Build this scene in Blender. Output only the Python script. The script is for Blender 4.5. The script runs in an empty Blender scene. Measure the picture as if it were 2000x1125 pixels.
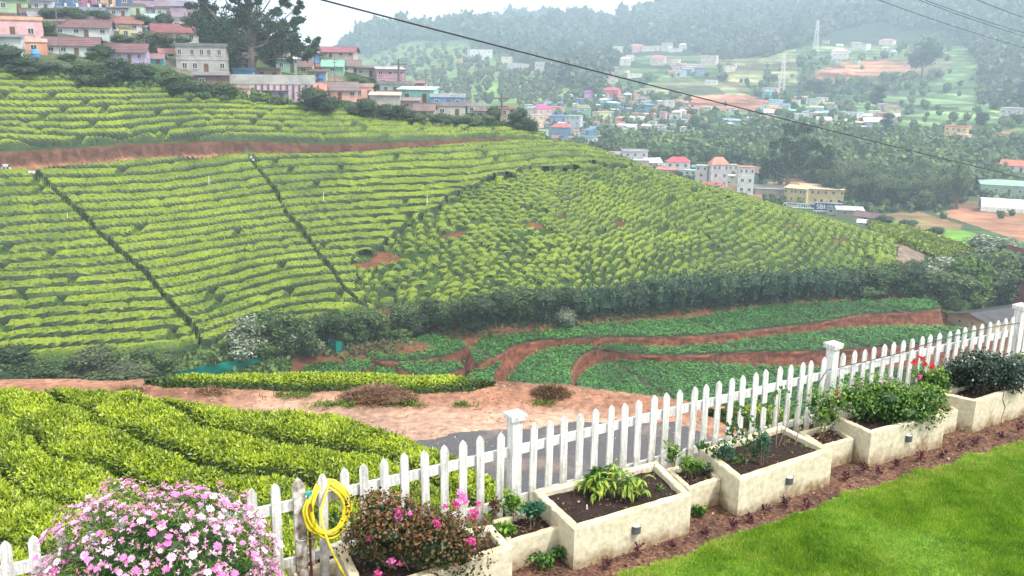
import bpy, math, random
import numpy as np
PI = math.pi
scene = bpy.context.scene
C = scene.collection
# ------------------------------------------------------------------ camera
F_PX, PITCH, ROLL, EYE = 1800.0, math.radians(14.1), 0.015, np.array([0.0, 0.0, 5.6])
FW = np.array([0, math.cos(PITCH), -math.sin(PITCH)])
R0 = np.array([1.0, 0, 0]); U0 = np.array([0, math.sin(PITCH), math.cos(PITCH)])
RT = math.cos(ROLL)*R0 + math.sin(ROLL)*U0
UP = -math.sin(ROLL)*R0 + math.cos(ROLL)*U0
cam = bpy.data.cameras.new("camera"); cam_o = bpy.data.objects.new("camera", cam); C.objects.link(cam_o)
cam.sensor_width = 36; cam.lens = 36*F_PX/2000; cam.clip_end = 9000; cam.clip_start = 0.1
from mathutils import Matrix, Vector
M = Matrix.Identity(4)
for i in range(3):
    M[i][0] = RT[i]; M[i][1] = UP[i]; M[i][2] = -FW[i]; M[i][3] = EYE[i]
cam_o.matrix_world = M
scene.camera = cam_o
# ------------------------------------------------------------------ world, sun, exposure
SUN_EL, SUN_AZ = 56.0, 118.0        # azimuth clockwise from +Y (view direction)
w = bpy.data.worlds.new("World"); scene.world = w; w.use_nodes = True
nt = w.node_tree; nt.nodes.clear()
sky = nt.nodes.new('ShaderNodeTexSky'); sky.sky_type = 'NISHITA'; sky.sun_disc = False
sky.sun_elevation = math.radians(SUN_EL); sky.sun_rotation = math.radians(SUN_AZ)
sky.dust_density = 5.0; sky.air_density = 1.5
hsv = nt.nodes.new('ShaderNodeHueSaturation'); hsv.inputs['Saturation'].default_value = 0.35
mixw = nt.nodes.new('ShaderNodeMix'); mixw.data_type = 'RGBA'; mixw.inputs[0].default_value = 0.72
mixw.inputs[7].default_value = (10.2, 10.3, 10.5, 1)           # even white overcast
bg = nt.nodes.new('ShaderNodeBackground'); bg.inputs['Strength'].default_value = 0.15
wo = nt.nodes.new('ShaderNodeOutputWorld')
nt.links.new(sky.outputs[0], hsv.inputs['Color']); nt.links.new(hsv.outputs[0], mixw.inputs[6])
nt.links.new(mixw.outputs[2], bg.inputs['Color']); nt.links.new(bg.outputs[0], wo.inputs['Surface'])
sl = bpy.data.lights.new("sun", 'SUN'); sl.energy = 3.0; sl.angle = math.radians(4); sl.color = (1, 0.95, 0.86)
so = bpy.data.objects.new("sun", sl); C.objects.link(so)
sd = Vector((math.sin(math.radians(SUN_AZ))*math.cos(math.radians(SUN_EL)), math.cos(math.radians(SUN_AZ))*math.cos(math.radians(SUN_EL)), math.sin(math.radians(SUN_EL))))
so.rotation_euler = sd.to_track_quat('Z', 'Y').to_euler()
vs = scene.view_settings; vs.view_transform = 'Standard'; vs.look = 'None'; vs.exposure = 0.58; vs.gamma = 1
try: vs.use_curve_mapping = False
except Exception: pass
cy = scene.cycles; cy.use_denoising = True; cy.max_bounces = 8; cy.diffuse_bounces = 3; cy.transparent_max_bounces = 4
cy.volume_bounces = 3; cy.glossy_bounces = 2
# ------------------------------------------------------------------ helpers
def ray(px, py):
    px = np.asarray(px, float)[..., None]; py = np.asarray(py, float)[..., None]
    return FW*F_PX + RT*(px-1000) + UP*(562.5-py)
def pz(px, py, z):
    r = ray(px, py); t = (np.asarray(z, float)-EYE[2])/r[..., 2]
    return EYE + r*t[..., None]
def pdist(px, py, D):
    r = ray(px, py)      # D = distance straight ahead (y)
    return EYE + r*(np.asarray(D, float)/r[..., 1])[..., None]
def proj(P):
    q = np.asarray(P, float)-EYE; d = q@FW; d = np.where(np.abs(d) < 1e-6, 1e-6, d)
    return 1000+F_PX*(q@RT)/d, 562.5-F_PX*(q@UP)/d
def lin(c):  # sRGB 0-255 -> linear
    c = np.asarray(c, float)/255
    return np.where(c <= .04045, c/12.92, ((c+.055)/1.055)**2.4)
class TPS:
    def __init__(s, P, v, lam=0.0, sc=100.0):
        s.P = np.asarray(P, float)[:, :2]/sc; s.sc = sc; n = len(s.P)
        A = np.zeros((n+3, n+3)); A[:n, :n] = s.k(s.P, s.P)+np.eye(n)*lam
        A[:n, n] = 1; A[:n, n+1:] = s.P; A[n, :n] = 1; A[n+1:, :n] = s.P.T
        b = np.zeros(n+3); b[:n] = v; s.w = np.linalg.solve(A, b)
    def k(s, a, b):
        r2 = ((a[:, None, :]-b[None])**2).sum(-1)
        return r2*np.log(r2+1e-12)*.5
    def __call__(s, x, y):
        x = np.asarray(x, float); sh = x.shape; Q = np.stack([x.ravel(), np.asarray(y, float).ravel()], 1)/s.sc
        out = np.empty(len(Q))
        for i in range(0, len(Q), 40000):
            q = Q[i:i+40000]; out[i:i+40000] = s.k(q, s.P)@s.w[:-3]+s.w[-3]+q@s.w[-2:]
        return out.reshape(sh)
def vnoise(x, y, seed=0):    # smooth value noise, about -1..1
    x = np.asarray(x, float); y = np.asarray(y, float)
    xi = np.floor(x).astype(np.int64); yi = np.floor(y).astype(np.int64); fx = x-xi; fy = y-yi
    fx = fx*fx*(3-2*fx); fy = fy*fy*(3-2*fy)
    def h(a, b):
        n = (a*374761393+b*668265263+seed*974634777) & 0xffffffff
        n = ((n ^ (n >> 13))*1274126177) & 0xffffffff
        return ((n ^ (n >> 16)) & 0xffff)/32767.5-1
    return (h(xi, yi)*(1-fx)+h(xi+1, yi)*fx)*(1-fy)+(h(xi, yi+1)*(1-fx)+h(xi+1, yi+1)*fx)*fy
def fbm(x, y, seed=0, o=3):
    s = 0; a = 1
    for i in range(o): s = s+a*vnoise(x*2**i, y*2**i, seed+i*17); a *= .5
    return s
def hash01(*k):
    n = 0
    for i, a in enumerate(k): n = (n+(np.asarray(a).astype(np.int64)+7)*[374761393, 668265263, 974634777, 1103515245][i]) & 0xffffffff
    n = ((n ^ (n >> 15))*2246822519) & 0xffffffff; n = ((n ^ (n >> 13))*3266489917) & 0xffffffff
    return ((n ^ (n >> 16)) & 0xffff)/65535.0
def sstep(a, b, x):
    t = np.clip((x-a)/(b-a), 0, 1); return t*t*(3-2*t)
def inpoly(px, py, poly):
    px = np.asarray(px); py = np.asarray(py); r = np.zeros(px.shape, bool); n = len(poly); j = n-1
    for i in range(n):
        xi, yi = poly[i]; xj, yj = poly[j]
        c = ((yi > py) != (yj > py)) & (px < (xj-xi)*(py-yi)/((yj-yi) if yj != yi else 1e-9)+xi); r ^= c; j = i
    return r
def dline(px, py, pts):      # distance to a polyline
    d = np.full(np.shape(px), 1e9)
    for (x0, y0), (x1, y1) in zip(pts[:-1], pts[1:]):
        vx, vy = x1-x0, y1-y0; t = np.clip(((px-x0)*vx+(py-y0)*vy)/(vx*vx+vy*vy), 0, 1)
        d = np.minimum(d, np.hypot(px-x0-t*vx, py-y0-t*vy))
    return d
# ---- mesh making
class MB:
    """collects vertices, triangles/quads, per-face tint (0..1) and material slots"""
    def __init__(s): s.V = []; s.F3 = []; s.F4 = []; s.n = 0; s.t3 = []; s.t4 = []; s.m3 = []; s.m4 = []
    def add(s, V, F, tint=0.5, mat=0):
        V = np.asarray(V, float).reshape(-1, 3); F = np.asarray(F, int)
        if len(F) == 0: return
        if F.shape[1] == 4: s.F4.append(F+s.n); s.t4.append(np.broadcast_to(tint, (len(F),))); s.m4.append(np.broadcast_to(mat, (len(F),)))
        else: s.F3.append(F+s.n); s.t3.append(np.broadcast_to(tint, (len(F),))); s.m3.append(np.broadcast_to(mat, (len(F),)))
        s.V.append(V); s.n += len(V)
    def box(s, c, size, rz=0, tint=.5, mat=0, taper=1.0):
        x, y, z = [a/2 for a in size]; k = taper
        v = np.array([[-x, -y, -z], [x, -y, -z], [x, y, -z], [-x, y, -z], [-x*k, -y*k, z], [x*k, -y*k, z], [x*k, y*k, z], [-x*k, y*k, z]])
        s.hexa(rotz(v, rz)+np.asarray(c, float), tint, mat)
    def hexa(s, v, tint=.5, mat=0):
        s.add(v, [[0, 3, 2, 1], [4, 5, 6, 7], [0, 1, 5, 4], [1, 2, 6, 5], [2, 3, 7, 6], [3, 0, 4, 7]], tint, mat)
    def tube(s, P, r, n=6, tint=.5, mat=0, cap=True):
        P = np.asarray(P, float); m = len(P); r = np.broadcast_to(np.asarray(r, float), (m,))
        T = np.gradient(P, axis=0); T /= np.linalg.norm(T, axis=1)[:, None]+1e-9
        ref = np.array([0, 0, 1.0]) if abs(T[0][2]) < .9 else np.array([1.0, 0, 0])
        N = np.cross(T, ref); N /= np.linalg.norm(N, axis=1)[:, None]+1e-9
        B = np.cross(T, N); a = np.arange(n)*2*PI/n
        V = P[:, None]+r[:, None, None]*(np.cos(a)[None, :, None]*N[:, None]+np.sin(a)[None, :, None]*B[:, None])
        i = np.arange(m-1)[:, None]*n; j = np.arange(n)[None]; k = (j+1) % n
        s.add(V, np.stack([i+j, i+k, i+n+k, i+n+j], -1).reshape(-1, 4), tint, mat)
        if cap:
            for e, rv in ((0, 1), (m-1, 0)):
                c = V[e]; s.add(np.vstack([c, P[e]]), [[(q+1) % n, q, n] if rv else [q, (q+1) % n, n] for q in range(n)], tint, mat)
    def leaves(s, P, N, L, rng, w=.45, tint=None, mat=0, droop=.3, flat=.5, rise=.8):
        """rhombic leaves rooted at P, lying roughly across normals N"""
        P = np.asarray(P, float); n = len(P)
        if n == 0: return
        N = np.broadcast_to(np.asarray(N, float), (n, 3)); d = rng.normal(size=(n, 3))
        d -= (d*N).sum(1)[:, None]*N*flat; d /= np.linalg.norm(d, axis=1)[:, None]+1e-9
        d = d+N*rng.uniform(-droop, rise, (n, 1)); d /= np.linalg.norm(d, axis=1)[:, None]+1e-9
        sd_ = np.cross(d, N+rng.normal(size=(n, 3))*.5); sd_ /= np.linalg.norm(sd_, axis=1)[:, None]+1e-9
        L = np.broadcast_to(L, (n,))*rng.uniform(.65, 1.25, n); L = L[:, None]
        V = np.stack([P, P+d*L*.5+sd_*L*w*.5, P+d*L, P+d*L*.5-sd_*L*w*.5], 1)
        if tint is None: tint = rng.uniform(0, 1, n)
        s.add(V.reshape(-1, 3), np.arange(n*4).reshape(-1, 4), tint, mat)
    def mesh(s, name, mats, smooth=False):
        me = bpy.data.meshes.new(name); V = np.vstack(s.V) if s.V else np.zeros((0, 3))
        F3 = np.vstack(s.F3) if s.F3 else np.zeros((0, 3), int); F4 = np.vstack(s.F4) if s.F4 else np.zeros((0, 4), int)
        me.vertices.add(len(V)); me.vertices.foreach_set('co', V.astype(np.float32).ravel())
        nl = F3.size+F4.size; me.loops.add(nl); me.loops.foreach_set('vertex_index', np.concatenate([F3.ravel(), F4.ravel()]).astype(np.int32))
        me.polygons.add(len(F3)+len(F4))
        st = np.concatenate([np.arange(len(F3))*3, F3.size+np.arange(len(F4))*4]).astype(np.int32)
        me.polygons.foreach_set('loop_start', st)
        t = np.concatenate([np.concatenate(s.t3) if s.t3 else [], np.concatenate(s.t4) if s.t4 else []]).astype(np.float32)
        m = np.concatenate([np.concatenate(s.m3) if s.m3 else [], np.concatenate(s.m4) if s.m4 else []]).astype(np.int32)
        for q in (mats if isinstance(mats, (list, tuple)) else [mats]): me.materials.append(q)
        me.polygons.foreach_set('material_index', m)
        me.polygons.foreach_set('use_smooth', np.full(len(t), smooth))
        a = me.attributes.new('tint', 'FLOAT', 'FACE'); a.data.foreach_set('value', t)
        me.update(calc_edges=True); return me
    def obj(s, name, mats, parent=None, smooth=False, loc=None):
        return link(name, s.mesh(name, mats, smooth), parent, loc)
def link(name, data, parent=None, loc=None, rz=0, scale=None):
    o = bpy.data.objects.new(name, data); C.objects.link(o)
    if parent is not None: o.parent = parent
    if loc is not None: o.location = Vector([float(a) for a in loc])
    if rz: o.rotation_euler = (0, 0, rz)
    if scale is not None: o.scale = Vector([float(a) for a in scale]) if hasattr(scale, '__len__') else Vector((scale,)*3)
    return o
def rotz(v, a):
    v = np.asarray(v, float); c, s_ = math.cos(a), math.sin(a)
    return np.stack([v[..., 0]*c-v[..., 1]*s_, v[..., 0]*s_+v[..., 1]*c, v[..., 2]], -1)
def tag(o, label=None, cat=None, group=None, kind=None):
    if label: o['label'] = label
    if cat: o['category'] = cat
    if group: o['group'] = group
    if kind: o['kind'] = kind
    return o
def empty(name, loc, rz=0, scale=None): return link(name, None, None, loc, rz, scale)
# ---- materials
def rgba(c): return (float(c[0]), float(c[1]), float(c[2]), 1)
class NT:
    def __init__(s, name):
        s.m = bpy.data.materials.new(name); s.m.use_nodes = True; s.t = s.m.node_tree; s.t.nodes.clear()
        s.out = s.n('ShaderNodeOutputMaterial'); s.b = s.n('ShaderNodeBsdfPrincipled'); s.l(s.b.outputs[0], s.out.inputs[0])
        s.b.inputs['Specular IOR Level'].default_value = .3
    def n(s, t, **k):
        x = s.t.nodes.new(t)
        for a, v in k.items(): setattr(x, a, v)
        return x
    def l(s, a, b): s.t.links.new(a, b)
    def coord(s, obj=False):
        if obj: return s.n('ShaderNodeTexCoord').outputs['Object']
        return s.n('ShaderNodeNewGeometry').outputs['Position']
    def noise(s, scale, detail=4, co=None, rough=.6):
        x = s.n('ShaderNodeTexNoise'); x.inputs['Scale'].default_value = scale; x.inputs['Detail'].default_value = detail; x.inputs['Roughness'].default_value = rough
        s.l(co if co is not None else s.coord(), x.inputs['Vector']); return x.outputs[0]
    def ramp(s, fac, stops):
        x = s.n('ShaderNodeValToRGB'); e = x.color_ramp.elements
        while len(e) < len(stops): e.new(.5)
        for i, (p, c) in enumerate(stops): e[i].position = p; e[i].color = rgba(c) if hasattr(c, '__len__') else (c, c, c, 1)
        s.l(fac, x.inputs[0]); return x.outputs[0]
    def mix(s, f, a, b, mode='MIX'):
        x = s.n('ShaderNodeMix', data_type='RGBA', blend_type=mode)
        for v, i in ((f, 0), (a, 6), (b, 7)):
            if hasattr(v, 'links') or isinstance(v, bpy.types.NodeSocket): s.l(v, x.inputs[i])
            elif i == 0: x.inputs[0].default_value = v
            else: x.inputs[i].default_value = rgba(v)
        return x.outputs[2]
    def math(s, op, a, b=0.0):
        x = s.n('ShaderNodeMath', operation=op)
        for v, i in ((a, 0), (b, 1)):
            if isinstance(v, bpy.types.NodeSocket): s.l(v, x.inputs[i])
            else: x.inputs[i].default_value = v
        return x.outputs[0]
    def attr(s, name): return s.n('ShaderNodeAttribute', attribute_name=name)
    def bump(s, h, st=.3, d=.05):
        x = s.n('ShaderNodeBump'); x.inputs['Strength'].default_value = st; x.inputs['Distance'].default_value = d
        s.l(h, x.inputs['Height']); s.l(x.outputs[0], s.b.inputs['Normal'])
    def col(s, c):
        if isinstance(c, bpy.types.NodeSocket): s.l(c, s.b.inputs['Base Color'])
        else: s.b.inputs['Base Color'].default_value = rgba(c)
        return s
    def rough(s, v): s.b.inputs['Roughness'].default_value = v; return s
def plain(name, c, rough=.8, var=.25, scale=3.0, bump=0, obj=True):
    q = NT(name); c = np.asarray(c, float); co = q.coord(obj)
    nz = q.noise(scale, 5, co); q.col(q.ramp(nz, [(.25, c*(1-var)), (.75, np.minimum(c*(1+var), .9))])); q.rough(rough)
    if bump: q.bump(q.noise(scale*6, 4, co), bump, .02)
    return q.m
def leafmat(name, dark, mid, light, trans=.25, nscale=.6, rough=.55, spec=.3):
    q = NT(name); t = q.attr('tint').outputs['Fac']
    c = q.ramp(t, [(0, dark), (.5, mid), (1, light)])
    nz = q.noise(nscale, 3); c = q.mix(.55, c, q.ramp(nz, [(.3, (.55, .6, .55)), (.7, (1.25, 1.2, 1.1))]), 'MULTIPLY')
    q.col(c); q.rough(rough); q.b.inputs['Specular IOR Level'].default_value = spec
    if trans:
        tr = q.n('ShaderNodeBsdfTranslucent'); q.l(c, tr.inputs[0]); mx = q.n('ShaderNodeMixShader'); mx.inputs[0].default_value = trans
        q.l(q.b.outputs[0], mx.inputs[1]); q.l(tr.outputs[0], mx.inputs[2]); q.l(mx.outputs[0], q.out.inputs[0])
    return q.m
ORD = 'first second third fourth fifth sixth seventh eighth ninth tenth eleventh twelfth thirteenth fourteenth fifteenth sixteenth seventeenth eighteenth nineteenth twentieth'.split()
ORD += ['twenty-'+a for a in ORD[:9]]+['thirtieth']+['thirty-'+a for a in ORD[:9]]
# ================================================================== terrain
K = 1.6                                   # everything past the road is scaled about the eye by K
def kz(z): return EYE[2]-K*(EYE[2]-np.asarray(z, float))
def kpz(px, py, z): return pz(px, py, kz(z))
def kpd(px, py, D): return pdist(px, py, K*np.asarray(D, float))
road_px = [(0, 334), (250, 315), (500, 304), (800, 296), (1060, 284), (1130, 290)]
road_w = kpz(*np.array(road_px, float).T, -7.0)[:, :2]
road_w = np.vstack([road_w[0]+(road_w[0]-road_w[1])*1.6, road_w])
def bank_step(x, y):
    """signed step of the cut bank behind the dirt road"""
    d = dline(x, y, road_w)
    yy = np.interp(x, road_w[:, 0], road_w[:, 1]); s_ = np.where(y > yy, d, -d)
    hgt = np.interp(x, [-90, 0, 10, 22], [1.7, 1.3, .7, .3])
    return hgt*sstep(1.0, 1.8, s_), s_
ctl = []
for px, py, z in [(-200, 757, -20.5), (0, 735, -20.5), (200, 722, -20.5), (370, 705, -20.5), (560, 688, -20.5), (650, 668, -20.5), (800, 660, -20.5), (950, 648, -20.5), (1100, 630, -20.5),
        (1300, 602, -20.5), (1500, 586, -20.5), (1700, 560, -20.5), (1830, 545, -20.5),
        (600, 742, -22.6), (800, 740, -22.8), (960, 740, -23.6), (1150, 742, -24.6), (1500, 722, -24.6), (1800, 690, -24.4), (1200, 692, -23.6), (1500, 668, -23.4), (800, 682, -22.4), (950, 700, -22.6), (1300, 640, -22.2), (1700, 602, -22.2), (1950, 640, -24), (2100, 560, -23)]:
    ctl.append(kpz(px, py, z))
def kw(px, D, z): P_ = kpd(px, 700, D); return [P_[0], P_[1], float(kz(z))]
for q_ in [(-300, 60, -25), (0, 60, -25), (300, 61, -25.5), (600, 60, -27), (1000, 58, -28), (1500, 58, -28), (2000, 60, -28)]: ctl.append(kw(*q_))
ctl.append([road_w[0][0], road_w[0][1], float(kz(-7))])
for px, py in road_px: ctl.append(kpz(px, py, -7.0))
for px, py, D in [(1200, 312, 136), (1300, 340, 134), (1400, 372, 132), (1500, 400, 130), (1600, 427, 128), (1740, 470, 124), (1790, 480, 121), (1130, 335, 165), (1250, 375, 162), (1400, 420, 157), (1600, 470, 150), (1780, 510, 138),
        (1950, 560, 130), (1900, 600, 112),
        (0, 150, 113), (300, 178, 121), (600, 213, 134), (800, 240, 140), (950, 255, 142), (1040, 271, 142), (-250, 120, 112),
        (0, 60, 140), (300, 100, 150), (600, 150, 158), (750, 180, 158), (0, -60, 190), (150, -30, 190), (330, 0, 190), (400, 22, 190), (500, 60, 186), (600, 96, 182), (700, 134, 176), (800, 170, 170), (900, 200, 162), (1000, 222, 156),
        (0, 0, 225), (330, 50, 225), (500, 110, 220), (700, 180, 210), (900, 250, 196), (1060, 300, 180), (1100, 320, 200), (-200,-60,190),(700, 300, 260), (1000, 400, 240), (300, 150, 260), (1500, 500, 190)]:
    ctl.append(kpd(px, py, D))
ctl = np.array(ctl)
HT = TPS(ctl, ctl[:, 2]-bank_step(ctl[:, 0], ctl[:, 1])[0], 1e-4, 200)
def hill(x, y): return HT(x, y)+bank_step(x, y)[0]
def pol(az, D): return D*np.sin(az), D*np.cos(az)
def march(fn, px, py, d0, d1, n=500):
    px = np.atleast_1d(np.asarray(px, float)); py = np.atleast_1d(np.asarray(py, float)); r = ray(px, py); h = np.hypot(r[:, 0], r[:, 1])
    D = np.geomspace(d0, d1, n); P = EYE+(r/h[:, None])[:, None]*D[None, :, None]
    g = fn(P[..., 0], P[..., 1])-P[..., 2]; below = g > 0
    i = np.argmax(below, 1); miss = ~below.any(1); i = np.clip(i, 1, n-1); a = np.arange(len(px))
    t = g[a, i-1]/(g[a, i-1]-g[a, i]+1e-12); t = np.clip(t, 0, 1); t[miss] = 1
    Q = P[a, i-1]*(1-t[:, None])+P[a, i]*t[:, None]
    return Q, miss
def grid(name, az, D, fn, colfn, mat, obj_kind='structure'):
    A, DD = np.meshgrid(az, D, indexing='ij'); X, Y = pol(A, DD); Z = fn(X, Y); n, m = A.shape
    mb = MB(); i = np.arange(n-1)[:, None]*m; j = np.arange(m-1)[None]
    mb.add(np.stack([X, Y, Z], -1), np.stack([i+j, i+j+1, i+m+j+1, i+m+j], -1).reshape(-1, 4)[:, ::-1]); me = mb.mesh(name, mat, True)
    col = colfn(X, Y, Z); at = me.attributes.new('cover', 'FLOAT_COLOR', 'POINT')
    at.data.foreach_set('color', np.concatenate([col, np.ones(col.shape[:-1]+(1,))], -1).astype(np.float32).ravel())
    o = link(name, me); tag(o, kind=obj_kind); return o
GRASS = np.array([.035, .065, .018]); SOIL = np.array([.17, .066, .038]); DIRT = np.array([.42, .20, .12]); DGREEN = np.array([.03, .055, .02])
def covermat(name, nscale, bumpd=.3):
    q = NT(name); a = q.attr('cover').outputs['Color']; n1 = q.noise(nscale, 6); n2 = q.noise(nscale*.17, 3)
    c = q.mix(1, a, q.ramp(n1, [(.3, (.6, .62, .6)), (.5, (1, 1, 1)), (.7, (1.45, 1.4, 1.3))]), 'MULTIPLY')
    c = q.mix(1, c, q.ramp(n2, [(.35, (.8, .82, .8)), (.65, (1.2, 1.18, 1.15))]), 'MULTIPLY')
    q.col(c); q.rough(.95); q.b.inputs['Specular IOR Level'].default_value = .1; q.bump(n1, .6, bumpd); return q.m
patches = [(755, 507, 46, 14), (720, 520, 24, 8), (1095, 426, 26, 8), (1212, 437, 24, 7), (1545, 440, 20, 5), (1040, 440, 22, 6), (1330, 452, 22, 6), (890, 462, 30, 7), (960, 520, 16, 6), (905, 455, 22, 9), (1640, 470, 18, 5), (700, 520, 18, 8)]
paths = [[(60, 335), (95, 372), (150, 420), (190, 462), (230, 500), (285, 545), (320, 590), (380, 655), (400, 700)], [(484, 300), (500, 335), (540, 385), (560, 430), (590, 460), (620, 505), (650, 540), (672, 575), (700, 600)]]
rng = np.random.default_rng(5)
def hillcol(X, Y, Z):
    px, py = proj(np.stack([X, Y, Z], -1)); st, s_ = bank_step(X, Y)
    c = np.broadcast_to(GRASS, X.shape+(3,)).copy(); n = fbm(X*.15, Y*.15, 3)
    c *= (1+.25*n)[..., None]
    def put(m, col, soft=1): m = np.clip(m, 0, 1)[..., None]*soft; c[:] = c*(1-m)+np.asarray(col)*m
    inr = (px > -300) & (px < 1100)
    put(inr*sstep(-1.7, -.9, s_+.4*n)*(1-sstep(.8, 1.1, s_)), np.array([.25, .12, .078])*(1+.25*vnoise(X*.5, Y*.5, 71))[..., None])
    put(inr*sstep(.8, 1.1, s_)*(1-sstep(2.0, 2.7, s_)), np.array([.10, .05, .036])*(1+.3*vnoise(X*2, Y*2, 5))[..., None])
    for a, b, rx, ry in patches: put(sstep(1.2, .5, np.hypot((px-a-8*vnoise(X*.3, Y*.3, 72))/rx, (py-b)/ry)+.5*fbm(X*.35, Y*.35, 73)), SOIL*.8, .85)
    for p in paths: put(sstep(7, 3, dline(px, py, p)), np.array([.07, .16, .04]))
    put(inpoly(px, py, [(140, 150), (200, 150), (190, 200), (130, 170)]) | inpoly(px, py, [(110, 160), (190, 172), (195, 205), (150, 190)]), [.09, .2, .05])
    low = (hill(X, Y) < kz(-20.1+.15*n)) & (X > -34+1.5*n) & (py > 500)
    put(low.astype(float), SOIL*.8)
    put(low*sstep(-.1, .6, vnoise(X*.5, Y*.5, 9)), np.array([.09, .07, .03]), .7)
    put(inpoly(px, py, [(1735, 470), (1790, 475), (1806, 498), (1795, 525), (1750, 522), (1745, 500)]), [.20, .15, .125])
    put(((py < 130) & (s_ > 10)).astype(float), [.06, .085, .04])
    put(((py < 160) & (s_ > 10))*sstep(.2, .6, vnoise(X*.12, Y*.12, 19)), [.16, .13, .1])
    return c
M_hill = covermat('hillside_soil', .9)
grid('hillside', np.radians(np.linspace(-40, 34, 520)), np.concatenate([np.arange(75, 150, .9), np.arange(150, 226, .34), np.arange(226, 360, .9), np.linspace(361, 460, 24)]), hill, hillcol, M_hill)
# ---------------------------------------------------------------- tea hedges on the hill
def ctps(pts):
    P = []
    for px, py, v in pts:
        q, _ = march(hill, px, py, 90, 330); P.append(list(q[0][:2])+[v])
    P = np.array(P); return TPS(P[:, :2], P[:, 2], 1e-4, 200)
phA = ctps([ (0, 678, 0), (391, 642, 0), (675, 578, 0), (0, 659, 1), (391, 624, 1), (675, 560, 1), (0, 564, 6), (400, 520, 6), (700, 480, 6), (0, 455, 12), (188, 440, 12), (555, 400, 12), (800, 383, 12), (0, 369, 16.4), (391, 348, 16.4), (700, 325, 16.4), (1000, 307, 16.4),
            (0, 348, 17.6), (500, 312, 17.6), (800, 301, 17.6), (1060, 289, 17.6), (1150, 306, 16), (-100, 570, 6), (-100, 462, 12), (-100, 376, 16.4), (900, 360, 13.4)])
phU = ctps([(0, 297, 0), (450, 281, 0), (700, 280, 0), (900, 275, 0), (1050, 270, 0), (0, 152, 11), (150, 167, 10), (600, 215, 6), (300, 180, 9), (800, 243, 3), (950, 255, 2.2), (0, 224, 5.6), (300, 230, 4.5), (-100, 302, 0), (-100, 148, 11)])
phB = ctps([(1076, 435, 0), (1325, 357, 0), (1200, 398, 0), (1325, 400, 4), (1400, 385, 4), (1500, 410, 9), (1600, 440, 14), (1700, 470, 19), (1076, 500, 5), (1076, 560, 9.5), (1400, 520, 12), (1600, 500, 15.5), (1400, 450, 8), (1076, 380, -5), (1076, 340, -9),
            (1200, 340, -5), (900, 400, -3), (850, 450, 0), (850, 600, 10), (700, 600, 9), (1730, 510, 20)])
azs = np.radians(np.arange(-31.5, 28.6, .105)); Ds = np.arange(108, 246, .27)
A_, D_ = np.meshgrid(azs, Ds, indexing='ij'); X, Y = pol(A_, D_); Zg = hill(X, Y); PX, PY = proj(np.stack([X, Y, Zg], -1)); ST, S_ = bank_step(X, Y)
wob = .09*vnoise(X*.1, Y*.1, 2)+.045*vnoise(X*.35, Y*.35, 12)
maskU = (S_ > 2.4) & (PX < 1066) & (PY > np.interp(PX, [-100, 0, 100, 140, 200, 330, 350, 500, 600, 700, 800, 950, 1040], [140, 148, 158, 168, 182, 182, 190, 208, 217, 224, 238, 250, 266]))
maskM = (S_ < -1.2) & (Zg > kz(-20.1)) & (PX < 1752)
isA = inpoly(PX+26*vnoise(X*.22, Y*.22, 101), PY+13*vnoise(X*.25, Y*.25, 102), [(-400, 200), (1300, 200), (1250, 320), (1050, 342), (900, 372), (840, 425), (760, 475), (690, 520), (700, 640), (600, 800), (-400, 900)])
mA = maskM & isA; mB = maskM & ~isA
pA = phA(X, Y)+wob; pU = phU(X, Y)+wob; pB = phB(X, Y)*1.4+.24*fbm(X*.3, Y*.3, 2)
def rowshape(f, gap): return sstep(0, gap, f)*sstep(1, 1-gap, f)
# left block index from the two grass paths
def side(path): xs = np.array(path); return PX > np.interp(PY, xs[:, 1], xs[:, 0])
blk = side(paths[0]).astype(int)+side(paths[1]).astype(int)
pathd = np.minimum(dline(PX, PY, paths[0]), dline(PX, PY, paths[1])+1.5)
gateP = sstep(1.5, 5.0, pathd+1.5*vnoise(X*.4, Y*.4, 8))
rA = np.floor(pA).astype(int); rU = np.floor(pU).astype(int)
def cutgate(row, u, L, dens, seed, amt=.45):    # occasional cuts across a row, u along the row in metres
    k = np.floor(u/L+row*.37); f = u/L+row*.37-k; pos = .2+.6*hash01(k, row, seed); on = hash01(k, row, seed+5) < dens
    return np.where(on, amt+(1-amt)*sstep(.0, .75/L, np.abs(f-pos)), 1.0)
uA = X*1.0
hA = rowshape(pA-rA, .20)*gateP*cutgate(rA, uA, 6.0, .35, 3, .8)*cutgate(rA, uA, 15.0, .4, 31, .3)
hU = sstep(2.4, 3.4, S_)*rowshape(pU-rU, .26)*cutgate(rU, uA, 6, .5, 13, .7)*cutgate(rU, uA, 12.0, .6, 37, .25)
# region B: single round bushes
rB = np.floor(pB).astype(int)
uB = np.where(PX > 1380, Y*.38+X*.15, X*.46+Y*.06); uB = uB+hash01(rB, 0, 3)*7+.35*vnoise(X*.35, Y*.35, 4); kB = np.floor(uB).astype(int); fB = uB-kB; fr = pB-rB
r_ = np.hypot((fB-.5)*2, (fr-.5)*2); size = .72+.55*hash01(kB, rB, 9); hB = np.clip(1-(r_/(1.04*size))**3.5, 0, 1)*(.85+.35*hash01(rB, kB, 19))
hB = np.where((PX > 1230) & (PY < 505-.0*PX), np.maximum(hB, rowshape(fr, .3)*sstep(0, .12, fB)*sstep(1, .88, fB)*.95), hB)
hB = np.where((PY < 478+14*vnoise(X*.2, Y*.2, 103)) & (PX > 880), np.maximum(hB, rowshape(fr, .28)*(.5+.45*sstep(0, .2, fB)*sstep(1, .8, fB))), hB)
hB *= (hash01(kB, rB, 77) > .035)
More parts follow.
